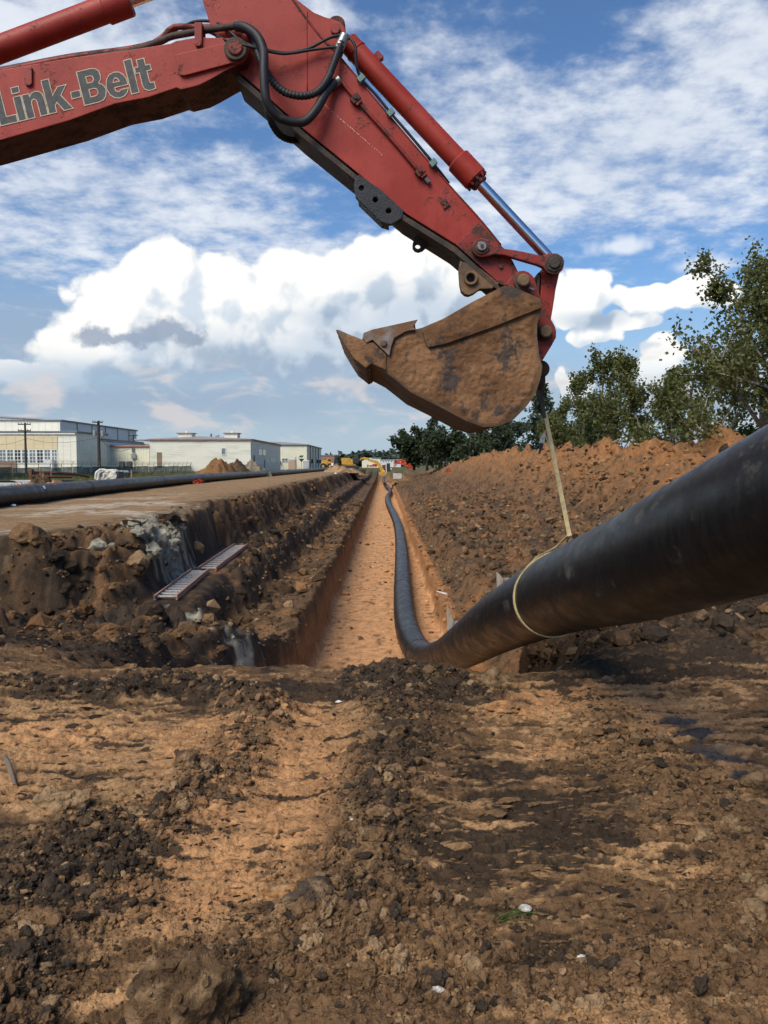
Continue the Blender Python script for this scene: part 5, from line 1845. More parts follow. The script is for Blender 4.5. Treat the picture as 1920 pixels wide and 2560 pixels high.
# hangar with high rear hall
bA, _ = block('hangar', -420, 153, 1052, 150, 46, SID_G, 'tall grey hangar hall at far left with a flat roof', ROOFM, pyl=1018, trim=TRIMG)
for yy in (158, 166, 174, 182, 190):
    xx = xat(153, 150)
    box('downpipe', (xx + 0.02, yy, -2), (xx + 0.12, yy + 0.14, ztop(1053, 150)), TRIMG, bA)
xA = xat(153, 150)
box('front_cladding', (xat(-420, 150), 149.90, -2.2), (xA - 0.02, 149.99, ztop(1054, 150)), SID_H, bA)
b2_, _ = block('hangar_annex', -420, 192, 1081, 135, 14.5, SID_H, 'cream front annex of the hangar with a band of tall windows', ROOFM, trim=TRIMG)
box('tan_band', (xat(-420, 135), 134.90, ztop(1123, 135)), (xat(145, 135), 134.99, ztop(1090, 135)), TANB, b2_)
box('eave_beam', (xat(-420, 135), 134.75, ztop(1086, 135)), (xat(191, 135), 134.99, ztop(1081, 135)), FRAMEW, b2_)
px = -20
k = 0
while px < 144:
    opening(b2_, px, 1123, min(px + 18.6, 145), 1159, 135, 'window', GLASSL if k % 3 else GLASS, FRAMEW, (2, 4), 0.14)
    px += 18.6
    k += 1
box('low_wall', (xat(-420, 135), 134.80, -2.2), (xat(42, 135), 134.99, ztop(1153, 135)), DOORM, b2_)
box('white_crate', (xat(112, 134), 133.6, -2), (xat(133, 134), 134.6, ztop(1149, 134)), FRAMEW, None, label='white cabinet in front of the hangar windows', cat='cabinet')
b3_, _ = block('side_building', 195, 222, 1098, 146, 3.9, SID_H, 'narrow cream block beside the hangar annex', ROOFM, trim=TRIMG)
b4_, _ = block('side_building', 222, 254, 1099, 147, 40, SID_G, 'pale grey flank building behind the thick utility pole', ROOFM, trim=TRIMG)
cyl('floodlight', (xat(231, 147), 146.7, ztop(1143, 147)), (xat(236, 147), 146.0, ztop(1141, 147)), 0.5, TRIMG, b4_, 10, r2=0.2)
bC, _ = block('shed', 252, 374, 1116, 152, 12, SID_C, 'low cream ribbed shed between hangar and white-sided building', ROOFM, trim=TRIM)
opening(bC, 262, 1140, 274, 1168, 152, 'door', DOORM, DOORM)
box('meter_box', (xat(330, 152), 151.6, ztop(1146, 152)), (xat(341, 152), 151.99, ztop(1134, 152)), GALV, bC)
box('wall_fixture', (xat(331, 152), 151.7, ztop(1130, 152)), (xat(337, 152), 151.99, ztop(1120, 152)), TRIMG, bC)
cyl('conduit', (xat(337, 152), 151.9, ztop(1146, 152)), (xat(337, 152), 151.9, -1.6), 0.06, GALV, bC, 8)
bL, _ = block('roof_link', 340, 378, 1100, 172, 10, SID_G, 'grey roofed link building behind the cream shed', ROOFM)
# white sided building
bB, _ = block('white_sided_building', 375, 627, 1100, 150, 43, SID_W, 'long white lap-sided building with two roof vents', ROOFM, pitch=0.45, trim=TRIM)
opening(bB, 393, 1131, 405, 1168, 150, 'door', DOORM, DOORM)
opening(bB, 553, 1119, 566, 1138, 150, 'window', GLASSL, FRAMEW, (1, 1), 0.14)
xB = xat(627, 150)
for (y0, y1, z0, z1) in ((159, 163.5, 1.6, 3.0), (164.5, 168.5, 1.6, 3.0), (171.5, 172.5, 0.3, 1.4), (177, 178, 0.3, 1.4), (181, 182, 0.3, 1.4), (156, 156.8, 2.0, 3.0)):
    v, f = box_vf((xB + 0.005, y0, z0), (xB + 0.07, y1, z1))
    wd = mk('window', v, f, FRAMEW, bB)
    box('pane', (xB + 0.071, y0 + 0.15, z0 + 0.12), (xB + 0.085, y1 - 0.15, z1 - 0.12), GLASS, wd)
cyl('drain_pipe', (xB + 0.15, 166.5, -2), (xB + 0.15, 166.5, 0.9), 0.09, TRIMG, bB, 8)
cyl('drain_pipe', (xB + 0.15, 153.3, -2), (xB + 0.15, 153.3, 1.6), 0.09, TRIMG, bB, 8)
for (a, b_) in ((446, 480), (562, 594)):
    x0, x1 = xat(a, 156), xat(b_, 156)
    zb, zt = ztop(1103, 156), ztop(1084, 156)
    vv = box('roof_vent', (x0, 156, zb), (x1, 159, zt), SID_C, bB)
    box('vent_cap', (x0 - 0.25, 155.75, zt + 0.003), (x1 + 0.25, 159.25, zt + 0.16), TRIM, vv)
    cyl('vent_knob', ((x0 + x1) / 2, 157.5, zt + 0.16), ((x0 + x1) / 2, 157.5, zt + 0.55), 0.32, FRAMEW, vv, 10, r2=0.1)
for (a, y1) in ((526, 1084), (538, 1089), (544, 1087)):
    x = xat(a, 156)
    cyl('flue', (x, 157, ztop(1105, 156)), (x, 157, ztop(y1, 156)), 0.18, GALV if a > 530 else TRIMG, bB, 10)
bD, _ = block('cream_building', 660, 767, 1113, 200, 46, SID_C, 'cream metal building behind the portable toilets', ROOFM, pitch=0.5, trim=TRIMG)
opening(bD, 704, 1145, 721, 1156, 200, 'window', GLASS, FRAMEW, (2, 2), 0.16)
box('air_conditioner', (xat(695, 200), 199.3, ztop(1157, 200)), (xat(702, 200), 199.99, ztop(1152, 200)), ACM, bD)
xD = xat(767, 200)
for yy in (208, 216, 225, 234):
    cyl('downpipe', (xD + 0.15, yy, -2), (xD + 0.15, yy, ztop(1114, 200)), 0.1, TRIMG, bD, 8)
for yy in (212, 229, 238):
    box('wall_unit', (xD + 0.01, yy, 0.2), (xD + 0.5, yy + 1.6, 1.2), ACM, bD)
block('grey_building', 640, 700, 1107, 235, 20, SID_G, 'grey building top seen over the white-sided building', ROOFM)
BRICK = pmat('far_brick', (0.30, 0.17, 0.13), 0.85, 0, 0.2, 0.3)
block('brick_building', 795, 836, 1139, 330, 20, BRICK, 'far red-brown brick building beside the cream building', pmat('green_roof', (0.20, 0.30, 0.27), 0.6))
block('far_warehouse', 905, 951, 1146, 300, 30, SID_C, 'far beige warehouse behind the yellow excavator boom', ROOFM, base=-1.8)
bW, _ = block('far_white_building', 948, 1002, 1150, 340, 18, SID_G, 'far low white building with a row of dark windows left of the oaks', ROOFM, base=-1.8)
for k in range(6):
    opening(bW, 956 + 7 * k, 1151.5, 960 + 7 * k, 1155, 340, 'window', GLASS, FRAMEW, (1, 1), 0.1)
# condensers
for i, (a, lab) in enumerate(((297, 'left of two dark condenser units by the cream shed'), (315, 'right of two dark condenser units by the cream shed'))):
    x0 = xat(a, 145)
    e = empty('condenser_unit', (x0 + 0.5, 145.5, -1.6), lab, 'condenser')
    box('casing', (x0, 145, -1.7), (x0 + 0.88, 146, ztop(1154, 145)), ACM, e, bevel=0.03)
    v, f = merge([box_vf((x0 + 0.06, 144.96, -1.4 + 0.14 * k), (x0 + 0.82, 145.0, -1.34 + 0.14 * k)) for k in range(12)])
    mk('grille', v, f, TRIMG, e)
    cyl('fan_ring', (x0 + .44, 145.5, ztop(1154, 145) + .002), (x0 + .44, 145.5, ztop(1154, 145) + .08), 0.34, GALV, e, 14)

# ------------------------------------------------------------------ utility poles and wires
POLE = pmat('creosoted_pole', (0.055, 0.042, 0.035), 0.9, 0, 0.3, 2)


def upole(px, Y, pytop, r, arms, label, cans=()):
    x = xat(px, Y)
    zt = ztop(pytop, Y)
    e = empty('utility_pole', (x, Y, -1.7), label, 'utility pole', 'utility poles by the hangar')
    cyl('pole', (x, Y, -1.8), (x, Y, zt), r, POLE, e, 10, r2=r * 0.7)
    for (py, hw, rot) in arms:
        z = ztop(py, Y)
        d = Vector((math.cos(rot), math.sin(rot), 0))
        mk('crossarm', *obox_vf((x, Y - r - 0.06, z), d * hw, Vector((-d.y, d.x, 0)) * 0.07, (0, 0, 0.08)), POLE, e)
        for s in (-0.95, -0.5, 0.5, 0.95):
            c0 = Vector((x, Y - r - 0.06, z + 0.08)) + d * hw * s
            cyl('insulator', c0, c0 + Vector((0, 0, 0.2)), 0.06, GALV, e, 8)
    for (dx, py, hh) in cans:
        z = ztop(py, Y)
        cyl('transformer', (x + dx, Y - 0.1, z - hh), (x + dx, Y - 0.1, z), 0.28, GALV, e, 12, bevel=0.05)
    return e


upole(65, 124, 1057, 0.20, ((1061, 0.95, 0.0), (1077, 0.95, 0.0)), 'slim double-armed pole in front of the hangar windows')
upole(248, 124, 1052, 0.26, ((1056, 0.75, 0.5),), 'thick dark pole carrying transformers beside the cream shed', ((-0.55, 1076, 0.85), (0.62, 1078, 0.8)))
upole(261, 170, 1083, 0.16, ((1085, 0.95, 0.1),), 'thin pole just right of the thick transformer pole')
upole(335, 178, 1087, 0.18, ((1089, 1.0, 0.2), (1098, 0.4, 0.2)), 'single-armed pole rising behind the cream shed')


def wire(pts, Ys, r, label):
    P = spline([W(x, y, Yy) for (x, y), Yy in zip(pts, Ys)], 8)
    v, f = tube_vf(P, r, 5)
    return mk('power_line', v, f, RUBBER, None, label=label, cat='power line', group='wires between pole and shed')


wire([(249, 1102), (300, 1106), (340, 1110), (373, 1111)], [124, 132, 142, 150], 0.05, 'thick cable from the transformer pole to the end of the cream shed')
wire([(252, 1098), (275, 1120), (300, 1128), (322, 1123)], [124, 132, 142, 151], 0.04, 'sagging cable from the transformer pole to the shed wall')
wire([(66, 1096), (120, 1106), (180, 1105), (248, 1094)], [124, 124, 124, 124], 0.022, 'thin wire between the two nearest poles')
wire([(0, 1112), (30, 1108), (65, 1097)], [124, 124, 124], 0.022, 'thin wire leaving the slim pole toward the left edge')

# ------------------------------------------------------------------ chain-link fence with green screen
def screen_mat():
    m, t, b = new_mat('green_wind_screen')
    geo = t.n.new('ShaderNodeNewGeometry').outputs['Position']
    n, _ = t.noise(geo, 0.8, 4, 0.65)
    t.put(b.inputs['Base Color'], t.mix(t.ss(n, 0.35, 0.7), (0.055, 0.10, 0.078), (0.12, 0.17, 0.135)))
    b.inputs['Roughness'].default_value = 0.9
    tr = t.n.new('ShaderNodeBsdfTransparent')
    mx = t.n.new('ShaderNodeMixShader')
    t.put(mx.inputs[0], t.lin(n, 0.3, 0.7, 0.75, 0.5))
    t.l.new(tr.outputs[0], mx.inputs[1])
    t.l.new(b.outputs[0], mx.inputs[2])
    t.l.new(mx.outputs[0], t.n['Material Output'].inputs[0])
    return m


FX = -35.0
FE = empty('chain_link_fence', (FX, 110, -1.6), 'chain-link fence with green screen and barbed-wire arms before the buildings', 'fence')
FENCE_M = pmat('dull_fence_steel', (0.20, 0.19, 0.165), 0.7, 0.4, 0.3, 2)
SCR = screen_mat()
ys = [66 + 3.0 * k for k in range(34)]
for k, y in enumerate(ys):
    cyl('post', (FX, y, -1.9), (FX, y, 0.02), 0.038, FENCE_M, FE, 8)
    mk('barb_arm', *tube_vf([(FX, y, 0.0), (FX + 0.30, y - 0.25, 0.34)], 0.022, 6), FENCE_M, FE)
    if k:
        y0 = ys[k - 1]
        box('screen_panel', (FX + 0.045, y0 + 0.04, -1.85), (FX + 0.055, y - 0.04, -0.33 + 0.05 * math.sin(k * 2.1)), SCR, FE)
cyl('top_rail', (FX, ys[0], 0.0), (FX, ys[-1], 0.0), 0.03, FENCE_M, FE, 8)
for s in (0.4, 0.7, 1.0):
    cyl('barbed_wire', (FX + 0.30 * s, ys[0] - 0.25 * s, 0.34 * s), (FX + 0.30 * s, ys[-1] - 0.25 * s, 0.34 * s), 0.008, FENCE_M, FE, 4)

# ------------------------------------------------------------------ portable toilets, sign
TOI_T = pmat('tan_plastic', (0.40, 0.29, 0.19), 0.6, 0, 0.1, 1)
TOI_G = pmat('grey_plastic', (0.42, 0.43, 0.43), 0.6, 0, 0.1, 1)
TOI_W = pmat('white_plastic', (0.72, 0.72, 0.70), 0.5)


def toilet(px, Y, mat, label, w=1.15, py=1147):
    x = xat(px, Y)
    zb = -1.55
    e = empty('portable_toilet', (x, Y, zb), label, 'portable toilet', 'portable toilets')
    h = ztop(py, Y)
    box('cabin', (x - w / 2, Y - w / 2, zb), (x + w / 2, Y + w / 2, h - 0.22), mat, e, bevel=0.05)
    d = box('door', (x - w * 0.34, Y - w / 2 - 0.03, zb + 0.1), (x + w * 0.34, Y - w / 2 - 0.002, h - 0.5), mat, e)
    box('door_latch', (x + w * 0.24, Y - w / 2 - 0.06, zb + 1.0), (x + w * 0.3, Y - w / 2 - 0.031, zb + 1.15), TRIMG, d)
    v, f = merge([box_vf((x - w * 0.36, Y - w / 2 - 0.03, h - 0.47 + 0.06 * k), (x + w * 0.36, Y - w / 2 - 0.004, h - 0.44 + 0.06 * k)) for k in range(3)])
    mk('vent_louvre', v, f, TOI_W, e)
    n = 9
    V, F = [], []
    for k in range(n):
        an = math.pi * k / (n - 1)
        V += [(x - (w / 2 + .04) * math.cos(an), Y - w / 2 - .05, h - 0.22 + 0.22 * math.sin(an)), (x - (w / 2 + .04) * math.cos(an), Y + w / 2 + .05, h - 0.22 + 0.22 * math.sin(an))]
    for k in range(n - 1):
        F.append((2 * k, 2 * k + 2, 2 * k + 3, 2 * k + 1))
    F += [tuple(range(0, 2 * n, 2)), tuple(range(1, 2 * n, 2))[::-1]]
    mk('roof', V, F, TOI_W, e, smooth=False)
    cyl('vent_pipe', (x + w * .4, Y + w * .4, h - .3), (x + w * .4, Y + w * .4, h + .25), 0.06, TRIMG, e, 8)


toilet(731, 150, TOI_T, 'tan portable toilet beyond the left pipe', 1.35, 1146)
toilet(766, 165, TOI_G, 'pale grey portable toilet right of the tan one', 1.15, 1150)
SGN = empty('street_sign', (xat(753.5, 142), 142, -1.5), 'street sign post with green name blades and a triangular sign seen from behind', 'sign')
x = xat(753.5, 142)
GREEN = pmat('sign_green', (0.03, 0.17, 0.10), 0.5)
cyl('post', (x, 142, -1.6), (x, 142, ztop(1140, 142)), 0.035, GALV, SGN, 8)
box('name_blade', (x - 0.42, 141.9, ztop(1143.5, 142)), (x + 0.30, 141.93, ztop(1141, 142)), GREEN, SGN)
mk('name_blade', *obox_vf((x + 0.05, 142.02, ztop(1140, 142)), (0.28, 0.3, 0), (0.008, -0.008, 0), (0, 0, 0.09)), GREEN, SGN)
prism('triangle_plate', [(746.5, 1147), (761, 1147), (754, 1155.5)], 141.88, 141.91, BLACKP, SGN, yref=142)

# ------------------------------------------------------------------ spoil heaps
def heap(x, y, rx, ry, h, tint, label, seed, sharp=1.4, zb=None, n=46):
    zb = zat(x, y) if zb is None else zb
    u = np.linspace(-1.25, 1.25, n)
    A, B = np.meshgrid(u, u, indexing='ij')
    r = np.hypot(A, B) + 0.22 * fbm(A * 1.8, B * 1.8, 3, seed)
    z = h * np.clip(1 - r, 0, 1) ** (1 / sharp) * (1 + 0.35 * fbm(A * 3, B * 3, 3, seed + 3)) + 0.10 * h * billow(A * 7, B * 7, 3, seed + 7) * (r < 1.05)
    X, Y = x + A * rx, y + B * ry
    Z = zb - 0.12 + np.clip(z, -0.02, None)
    nn = fbm(A * 4, B * 4, 4, seed + 11)
    c = cmix(np.broadcast_to(tint, A.shape + (3,)), BROWN * 0.9, ss(0.0, 0.5, nn) * 0.8)
    c = cmix(c, ORANGE, ss(0.15, 0.5, -nn) * 0.5)
    c = np.concatenate([c, np.ones(A.shape + (1,))], -1)
    o = np_mesh('dirt_heap', np.stack([X - x, Y - y, Z - zb], -1).reshape(-1, 3), grid_faces(n, n)[:, ::-1], SOIL, None, smooth=True, col=c.reshape(-1, 4))
    o.location = (x, y, zb)
    return set_tags(o, label, 'dirt heap')


heap(xat(545, 74), 74, 2.2, 2.6, 1.85, ORANGE * 0.5, 'orange-brown dirt heap behind the left pipe before the white-sided building', 401)
heap(xat(592, 78), 78, 1.7, 2.0, 1.75, DARK * 1.8, 'dark clod heap just right of the orange-brown heap', 402)
heap(xat(628, 82), 82, 1.9, 2.2, 1.75, GREY * 0.55, 'grey-brown rubble heap at the right end of the heaps by the building', 403)
heap(xat(85, 34), 33.5, 1.7, 1.3, 0.62, ORANGE * 0.85, 'low orange heap behind the near end of the left pipe', 404)
heap(xat(128, 36), 36.5, 0.9, 1.0, 0.72, ORANGE * 0.9, 'small bright orange heap right of the low orange heap', 405)
heap(xat(92, 37), 37.5, 0.62, 0.6, 1.05, DARK * 1.6, 'dark lumpy clod pile rising behind the low orange heap', 406, sharp=2.2)
heap(xat(845, 128), 128, 2.4, 3.0, 1.25, TAN, 'pale orange heap at the far end of the left bank below the excavator', 407)
heap(xat(878, 132), 132, 2.2, 3.0, 1.05, TAN * 0.9, 'second pale heap right of the pale orange heap', 408)
heap(3.4, 150, 3.0, 4.0, 1.5, BROWN * 1.2, 'brown mound under the orange netting at the trench end', 409)

# ------------------------------------------------------------------ odds and ends beyond the left pipe
e = empty('concrete_slab', (xat(60, 46), 46, zat(-20, 46)), 'pale concrete slabs lying flat beyond the low orange heap', 'slab')
zs = zat(-20, 46)
box('slab', (xat(-60, 45), 44.5, zs - 0.05), (xat(82, 45), 47.5, zs + 0.42), CONC, e, bevel=0.02)
box('slab', (xat(30, 50), 49.6, zs - 0.05), (xat(118, 50), 51.0, zs + 0.5), CONC, e, bevel=0.02)
e = empty('rusted_frame', (xat(130, 54), 54, zs), 'rusty steel channel frame lying in the grass before the fence', 'frame')
v, f = merge([obox_vf(W(125, 1183.5, 54), W(200, 1187, 56) * 0.5 - W(82, 1180, 54) * 0.5, (0, 0.05, 0), (0, 0, 0.09))])
mk('beam', *tube_vf([W(82, 1180, 54), W(140, 1182, 55), W(195, 1186, 57), W(222, 1192, 58)], 0.10, 6), RUST, e)
mk('beam', *tube_vf([W(82, 1190, 53), W(140, 1192, 54), W(178, 1193, 55)], 0.09, 6), RUST, e)
box('end_plate', (xat(71, 53.5), 53.4, -1.9), (xat(81, 53.5), 53.8, ztop(1173, 53.5)), RUST, e, bevel=0.1)
for px in (109, 128):
    mk('strut', *tube_vf([W(px, 1181, 54.5), W(px, 1192, 54)], 0.05, 6), RUST, e)
# battered wrapped crate
WRAP = pmat('torn_white_wrap', (0.55, 0.55, 0.48), 0.7, 0, 0.35, 4, 0.6, 12, dirt=(0.14, 0.11, 0.09), dirt_amt=0.9, dscale=3.5, dthr=(0.54, 0.62))
e = empty('wrapped_crate', (xat(268, 44), 44, zat(-15, 44)), 'battered crate in torn white wrapping behind the left pipe', 'crate')
zc = zat(-15, 44)
bm = bmesh.new()
v, f = box_vf((xat(246, 44), 43.6, zc), (xat(296, 44), 44.7, ztop(1177, 44)))
vs = [bm.verts.new(p) for p in v]
for q in f:
    bm.faces.new([vs[i_] for i_ in q])
bmesh.ops.subdivide_edges(bm, edges=bm.edges[:], cuts=7, use_grid_fill=True)
rg = random.Random(3)
for vv in bm.verts:
    vv.co += Vector((rg.gauss(0, .022), rg.gauss(0, .022), rg.gauss(0, .03)))
mk_bm('wrapped_body', bm, WRAP, e)
mk('top_roll', *tube_vf(spline([W(247, 1176, 43.9), W(257, 1174, 43.8), (W(268, 1176, 43.8)), W(282, 1175.5, 43.8), W(294, 1177, 43.9)], 5), 0.06, 8), RAGM, e, smooth=True)
mk('loose_wrap', *tube_vf(spline([W(252, 1174, 43.7), W(242, 1180, 43.6), W(239, 1188, 43.6), W(238.5, 1199, 43.6)], 5), [0.07 - 0.002 * k for k in range(16)], 8), FRAMEW, e, smooth=True)
mk('loose_wrap', *tube_vf(spline([W(250, 1180, 43.5), W(246, 1190, 43.5), W(248, 1199, 43.5)], 5), 0.05, 8), WRAP, e, smooth=True)
box('side_frame', (xat(297, 44), 43.7, zc), (xat(300.5, 44), 44.6, ztop(1179, 44)), ACM, e)
box('side_bottle', (xat(293, 43.4), 43.45, zc), (xat(296.5, 43.4), 43.55, ztop(1186, 43.4)), BLACKP, e)
e = empty('flat_trailer', (xat(325, 70), 70, -1.6), 'dark flat trailer right of the wrapped crate', 'trailer')
box('deck', (xat(303, 70), 69.4, ztop(1183, 70)), (xat(333, 70), 71, ztop(1179, 70)), ACM, e, bevel=0.03)
box('side_board', (xat(303, 70), 69.3, ztop(1179, 70) - .08), (xat(327, 70), 69.39, ztop(1176, 70)), GALV, e)
box('end_post', (xat(332, 70), 69.4, -1.7), (xat(335, 70), 69.6, ztop(1174, 70)), TAN3 if False else DOORM, e)
for px in (308, 322):
    w = W(px, 1186, 70)
    cyl('wheel', (w.x, 69.3, w.z), (w.x, 69.55, w.z), 0.25, RUBBER, e, 14, bevel=0.04)
# orange netting scraps
NET = pmat('orange_netting', (0.42, 0.06, 0.022), 0.7, 0, 0.3, 6)


def netting(pts, hgt, label, seed, posts=True):
    rg = random.Random(seed)
    P = spline(pts, 10)
    V, F = [], []
    n = 6
    for i, p in enumerate(P):
        for k in range(n):
            h_ = hgt * k / (n - 1) * (0.75 + 0.22 * math.sin(i * 0.37 + seed) + 0.1 * rg.random())
            V.append(p + Vector((rg.gauss(0, .05), rg.gauss(0, .09), h_ + 0.02 * rg.random())))
    for i in range(len(P) - 1):
        for k in range(n - 1):
            if rg.random() < 0.88:
                a = i * n + k
                F.append((a, a + 1, a + n + 1, a + n))
    e = empty('safety_netting', P[0], label, 'netting', 'orange safety netting')
    mk('net', V, F, NET, e)
    if posts:
        for i in range(0, len(P), 12):
            cyl('stake', P[i] + Vector((0, 0, -.2)), P[i] + Vector((0, 0, hgt * 1.1)), 0.03, RUST, e, 6)


netting([W(985, 1170, 150), W(996, 1160, 150), W(1010, 1164, 149), W(1022, 1171, 147), W(1030, 1178, 145)], 1.1, 'sagging orange safety netting on the mound at the trench end', 1)
netting([W(918, 1168, 175), W(930, 1167, 175), W(943, 1167, 174)], 0.6, 'orange netting behind the yellow excavator boom', 2)
netting([W(1117, 1180, 88), W(1121, 1180, 88), W(1127, 1181, 87)], 0.42, 'small orange netting scrap at the foot of the spoil ridge', 3, False)
netting([W(484, 1209, 47.5), W(496, 1210, 47), W(508, 1209, 47)], 0.28, 'red-orange netting scrap lying against the left pipe', 4, False)
# white bits by the left pipe
for i, (px, py, Y, s, lab) in enumerate(((33, 1264, 24.2, 0.055, 'small white lump under the left pipe at the picture edge'), (839, 1184, 105, 0.12, 'white lump on the grass edge of the far bank'))):
    w = W(px, py, Y)
    bm = bmesh.new()
    bmesh.ops.create_icosphere(bm, subdivisions=2, radius=s)
    rg = random.Random(i)
    for v in bm.verts:
        v.co = Vector((v.co.x * 1.5, v.co.y, v.co.z * .8)) * rg.uniform(.85, 1.1) + Vector((w.x, Y, zat(w.x, Y) + s * .5))
    mk_bm('white_stone', bm, TAPE, label=lab, cat='stone')
e = box('concrete_block', (W(983, 1190, 112).x, 111.5, -2.0), (W(1004, 1190, 112).x, 114, ztop(1184, 112)), CONC, None, bevel=0.04, label='pale concrete block at the right edge of the far trench', cat='block')

# ------------------------------------------------------------------ far machines
YEL = pmat('machine_yellow', (0.55, 0.30, 0.035), 0.55, 0, 0.2, 2, dirt=(0.22, 0.13, 0.06), dirt_amt=0.6, dscale=1.5)
DKM = pmat('machine_dark', (0.03, 0.03, 0.033), 0.6, 0, 0.3, 2)
YX = 185.0
e = empty('yellow_excavator', (xat(875, YX), YX, -1.3), 'yellow excavator digging at the far end of the trench', 'excavator')


def farp(name, outl, y0, y1, mat, par=None, bev=0.05):
    return prism(name, outl, y0, y1, mat, par or e, bevel=bev, yref=YX)


farp('counterweight', [(854, 1147), (857, 1145), (875, 1145), (878, 1160), (876, 1161.5), (855, 1160)], YX - 1.4, YX + 1.4, YEL)
farp('engine_deck', [(875, 1147), (882, 1148), (884, 1161), (876, 1161.4)], YX - 1.3, YX + 1.3, YEL)
cabx = farp('cab', [(881, 1142.5), (897, 1143), (899, 1150), (896, 1158), (882, 1159)], YX - 1.3, YX - 0.2, DKM)
farp('cab_window', [(883, 1144.5), (895, 1144.8), (896.5, 1150), (884, 1150)], YX - 1.34, YX - 1.3, GLASS, cabx, 0)
farp('platform', [(855, 1161.6), (890, 1161.6), (890, 1163.5), (857, 1163.5)], YX - 1.4, YX + 1.4, YEL)
for yy in (YX - 1.5, YX + 0.9):
    tr_ = farp('track', [(862, 1165), (866, 1163.6), (894, 1163.6), (898, 1166), (898, 1171), (894, 1173.5), (866, 1173.5), (861, 1170)], yy, yy + 0.6, DKM)
farp('boom', [(884, 1156), (890, 1155), (903, 1145), (910, 1143), (921, 1144.5), (923, 1149), (912, 1150), (900, 1154), (890, 1161)], YX - 0.3, YX + 0.3, YEL)
farp('stick', [(919, 1147), (926, 1149), (944, 1152), (951, 1160), (961, 1177), (958, 1181), (954, 1181), (945, 1166), (938, 1158), (920, 1152)], YX - 0.25, YX + 0.25, YEL)
farp('bucket', [(947, 1181), (962, 1179), (967, 1184), (964, 1189), (956, 1190), (948, 1187)], YX - 0.6, YX + 0.6, YEL)
mk('boom_cylinder', *tube_vf([W(888, 1157, YX - .3), W(899, 1153, YX - .35), W(909, 1147, YX - .35)], 0.11, 8), DKM, e)
mk('bucket_cylinder', *tube_vf([W(924, 1146, YX - .2), W(938, 1151, YX - .2)], 0.12, 8), TOI_W, e)
mk('bucket_link', *tube_vf([W(958, 1174, YX - .2), W(965, 1184, YX - .2)], 0.08, 8), TOI_W, e)
# wheeled loader
YX = 196.0
e = empty('yellow_loader', (xat(818, YX), YX, -1.3), 'yellow loader parked beside the cream building', 'loader')
farp('chassis', [(803, 1157), (832, 1156), (832, 1161), (803, 1162)], YX - 1, YX + 1, YEL)
farp('hood', [(806, 1151), (818, 1150), (819, 1157), (805, 1157)], YX - .9, YX + .9, YEL)
cb = farp('cab', [(819, 1146), (828, 1146), (830, 1156), (819, 1156)], YX - .8, YX + .8, YEL)
farp('cab_window', [(820.5, 1147.5), (826.8, 1147.5), (828, 1153), (820.5, 1153)], YX - .84, YX - .8, GLASS, cb, 0)
for px in (809, 826):
    for yy in (YX - 1.3, YX + .8):
        w = W(px, 1165.5, YX)
        wh = cyl('wheel', (w.x, yy, w.z), (w.x, yy + .5, w.z), 0.72, RUBBER, e, 18, bevel=0.1)
        cyl('hub', (w.x, yy - .03, w.z), (w.x, yy, w.z), 0.3, YEL, wh, 12)
farp('exhaust', [(812, 1146), (813.5, 1146), (813.5, 1151), (812, 1151)], YX - .1, YX + .1, DKM)
# dark backhoe arms
YX = 180.0
e = empty('dark_backhoe', (xat(841, YX), YX, -1.3), 'dark folded backhoe arm between loader and yellow excavator', 'backhoe')
farp('mast', [(833, 1170), (835, 1150), (839, 1143), (842, 1144), (839, 1153), (838, 1170)], YX - .4, YX, DKM)
farp('dipper', [(841, 1143), (845, 1148), (847, 1160), (846, 1170), (843, 1170), (843, 1156)], YX + .1, YX + .5, DKM)
farp('bucket', [(836, 1158), (845, 1158), (846, 1170), (836, 1170)], YX - .5, YX + .6, RUST)
farp('side_guard', [(827, 1159), (834, 1157), (834, 1165), (829, 1165)], YX - .2, YX + .3, TOI_W)
# dark machine in the trench mouth
YX = 192.0
e = empty('dark_machine', (xat(968, YX), YX, -1.3), 'dark cabbed machine standing at the mouth of the trench', 'machine')
farp('cab', [(967, 1158), (975, 1158), (976, 1179), (967, 1179)], YX - 1, YX + 1, DKM)
farp('front', [(955, 1163), (967, 1161), (967, 1180), (957, 1178)], YX - .6, YX + .6, RUST)
farp('pole', [(964, 1157), (966, 1157), (967, 1182), (965, 1182)], YX - 1.2, YX - 1.0, TOI_W)
farp('lamp', [(976.5, 1170), (979, 1170), (979, 1174), (976.5, 1174)], YX - 1.1, YX - .8, TOI_W)
# lattice tower
e = empty('lattice_tower', (xat(1180, 330), 330, -1.3), 'thin grey lattice tower under the bucket', 'tower')
tx, ty = xat(1180, 330), 330
zt = 24.0
hw = 0.75
v, f = merge([tube_vf([(tx + sx * hw, ty + sy * hw, -1.5), (tx + sx * hw, ty + sy * hw, zt)], 0.11, 5) for sx in (-1, 1) for sy in (-1, 1)])
mk('leg_frame', v, f, GALV, e)
br = []
for k in range(17):
    z0 = -1.5 + k * 1.5
    s = 1 if k % 2 else -1
    br += [tube_vf([(tx - hw * s, ty - hw, z0), (tx + hw * s, ty - hw, z0 + 1.5)], 0.06, 4), tube_vf([(tx + hw * s, ty + hw, z0), (tx - hw * s, ty + hw, z0 + 1.5)], 0.06, 4), tube_vf([(tx - hw, ty - hw, z0), (tx + hw, ty - hw, z0)], 0.05, 4)]
v, f = merge(br)
mk('bracing', v, f, GALV, e)

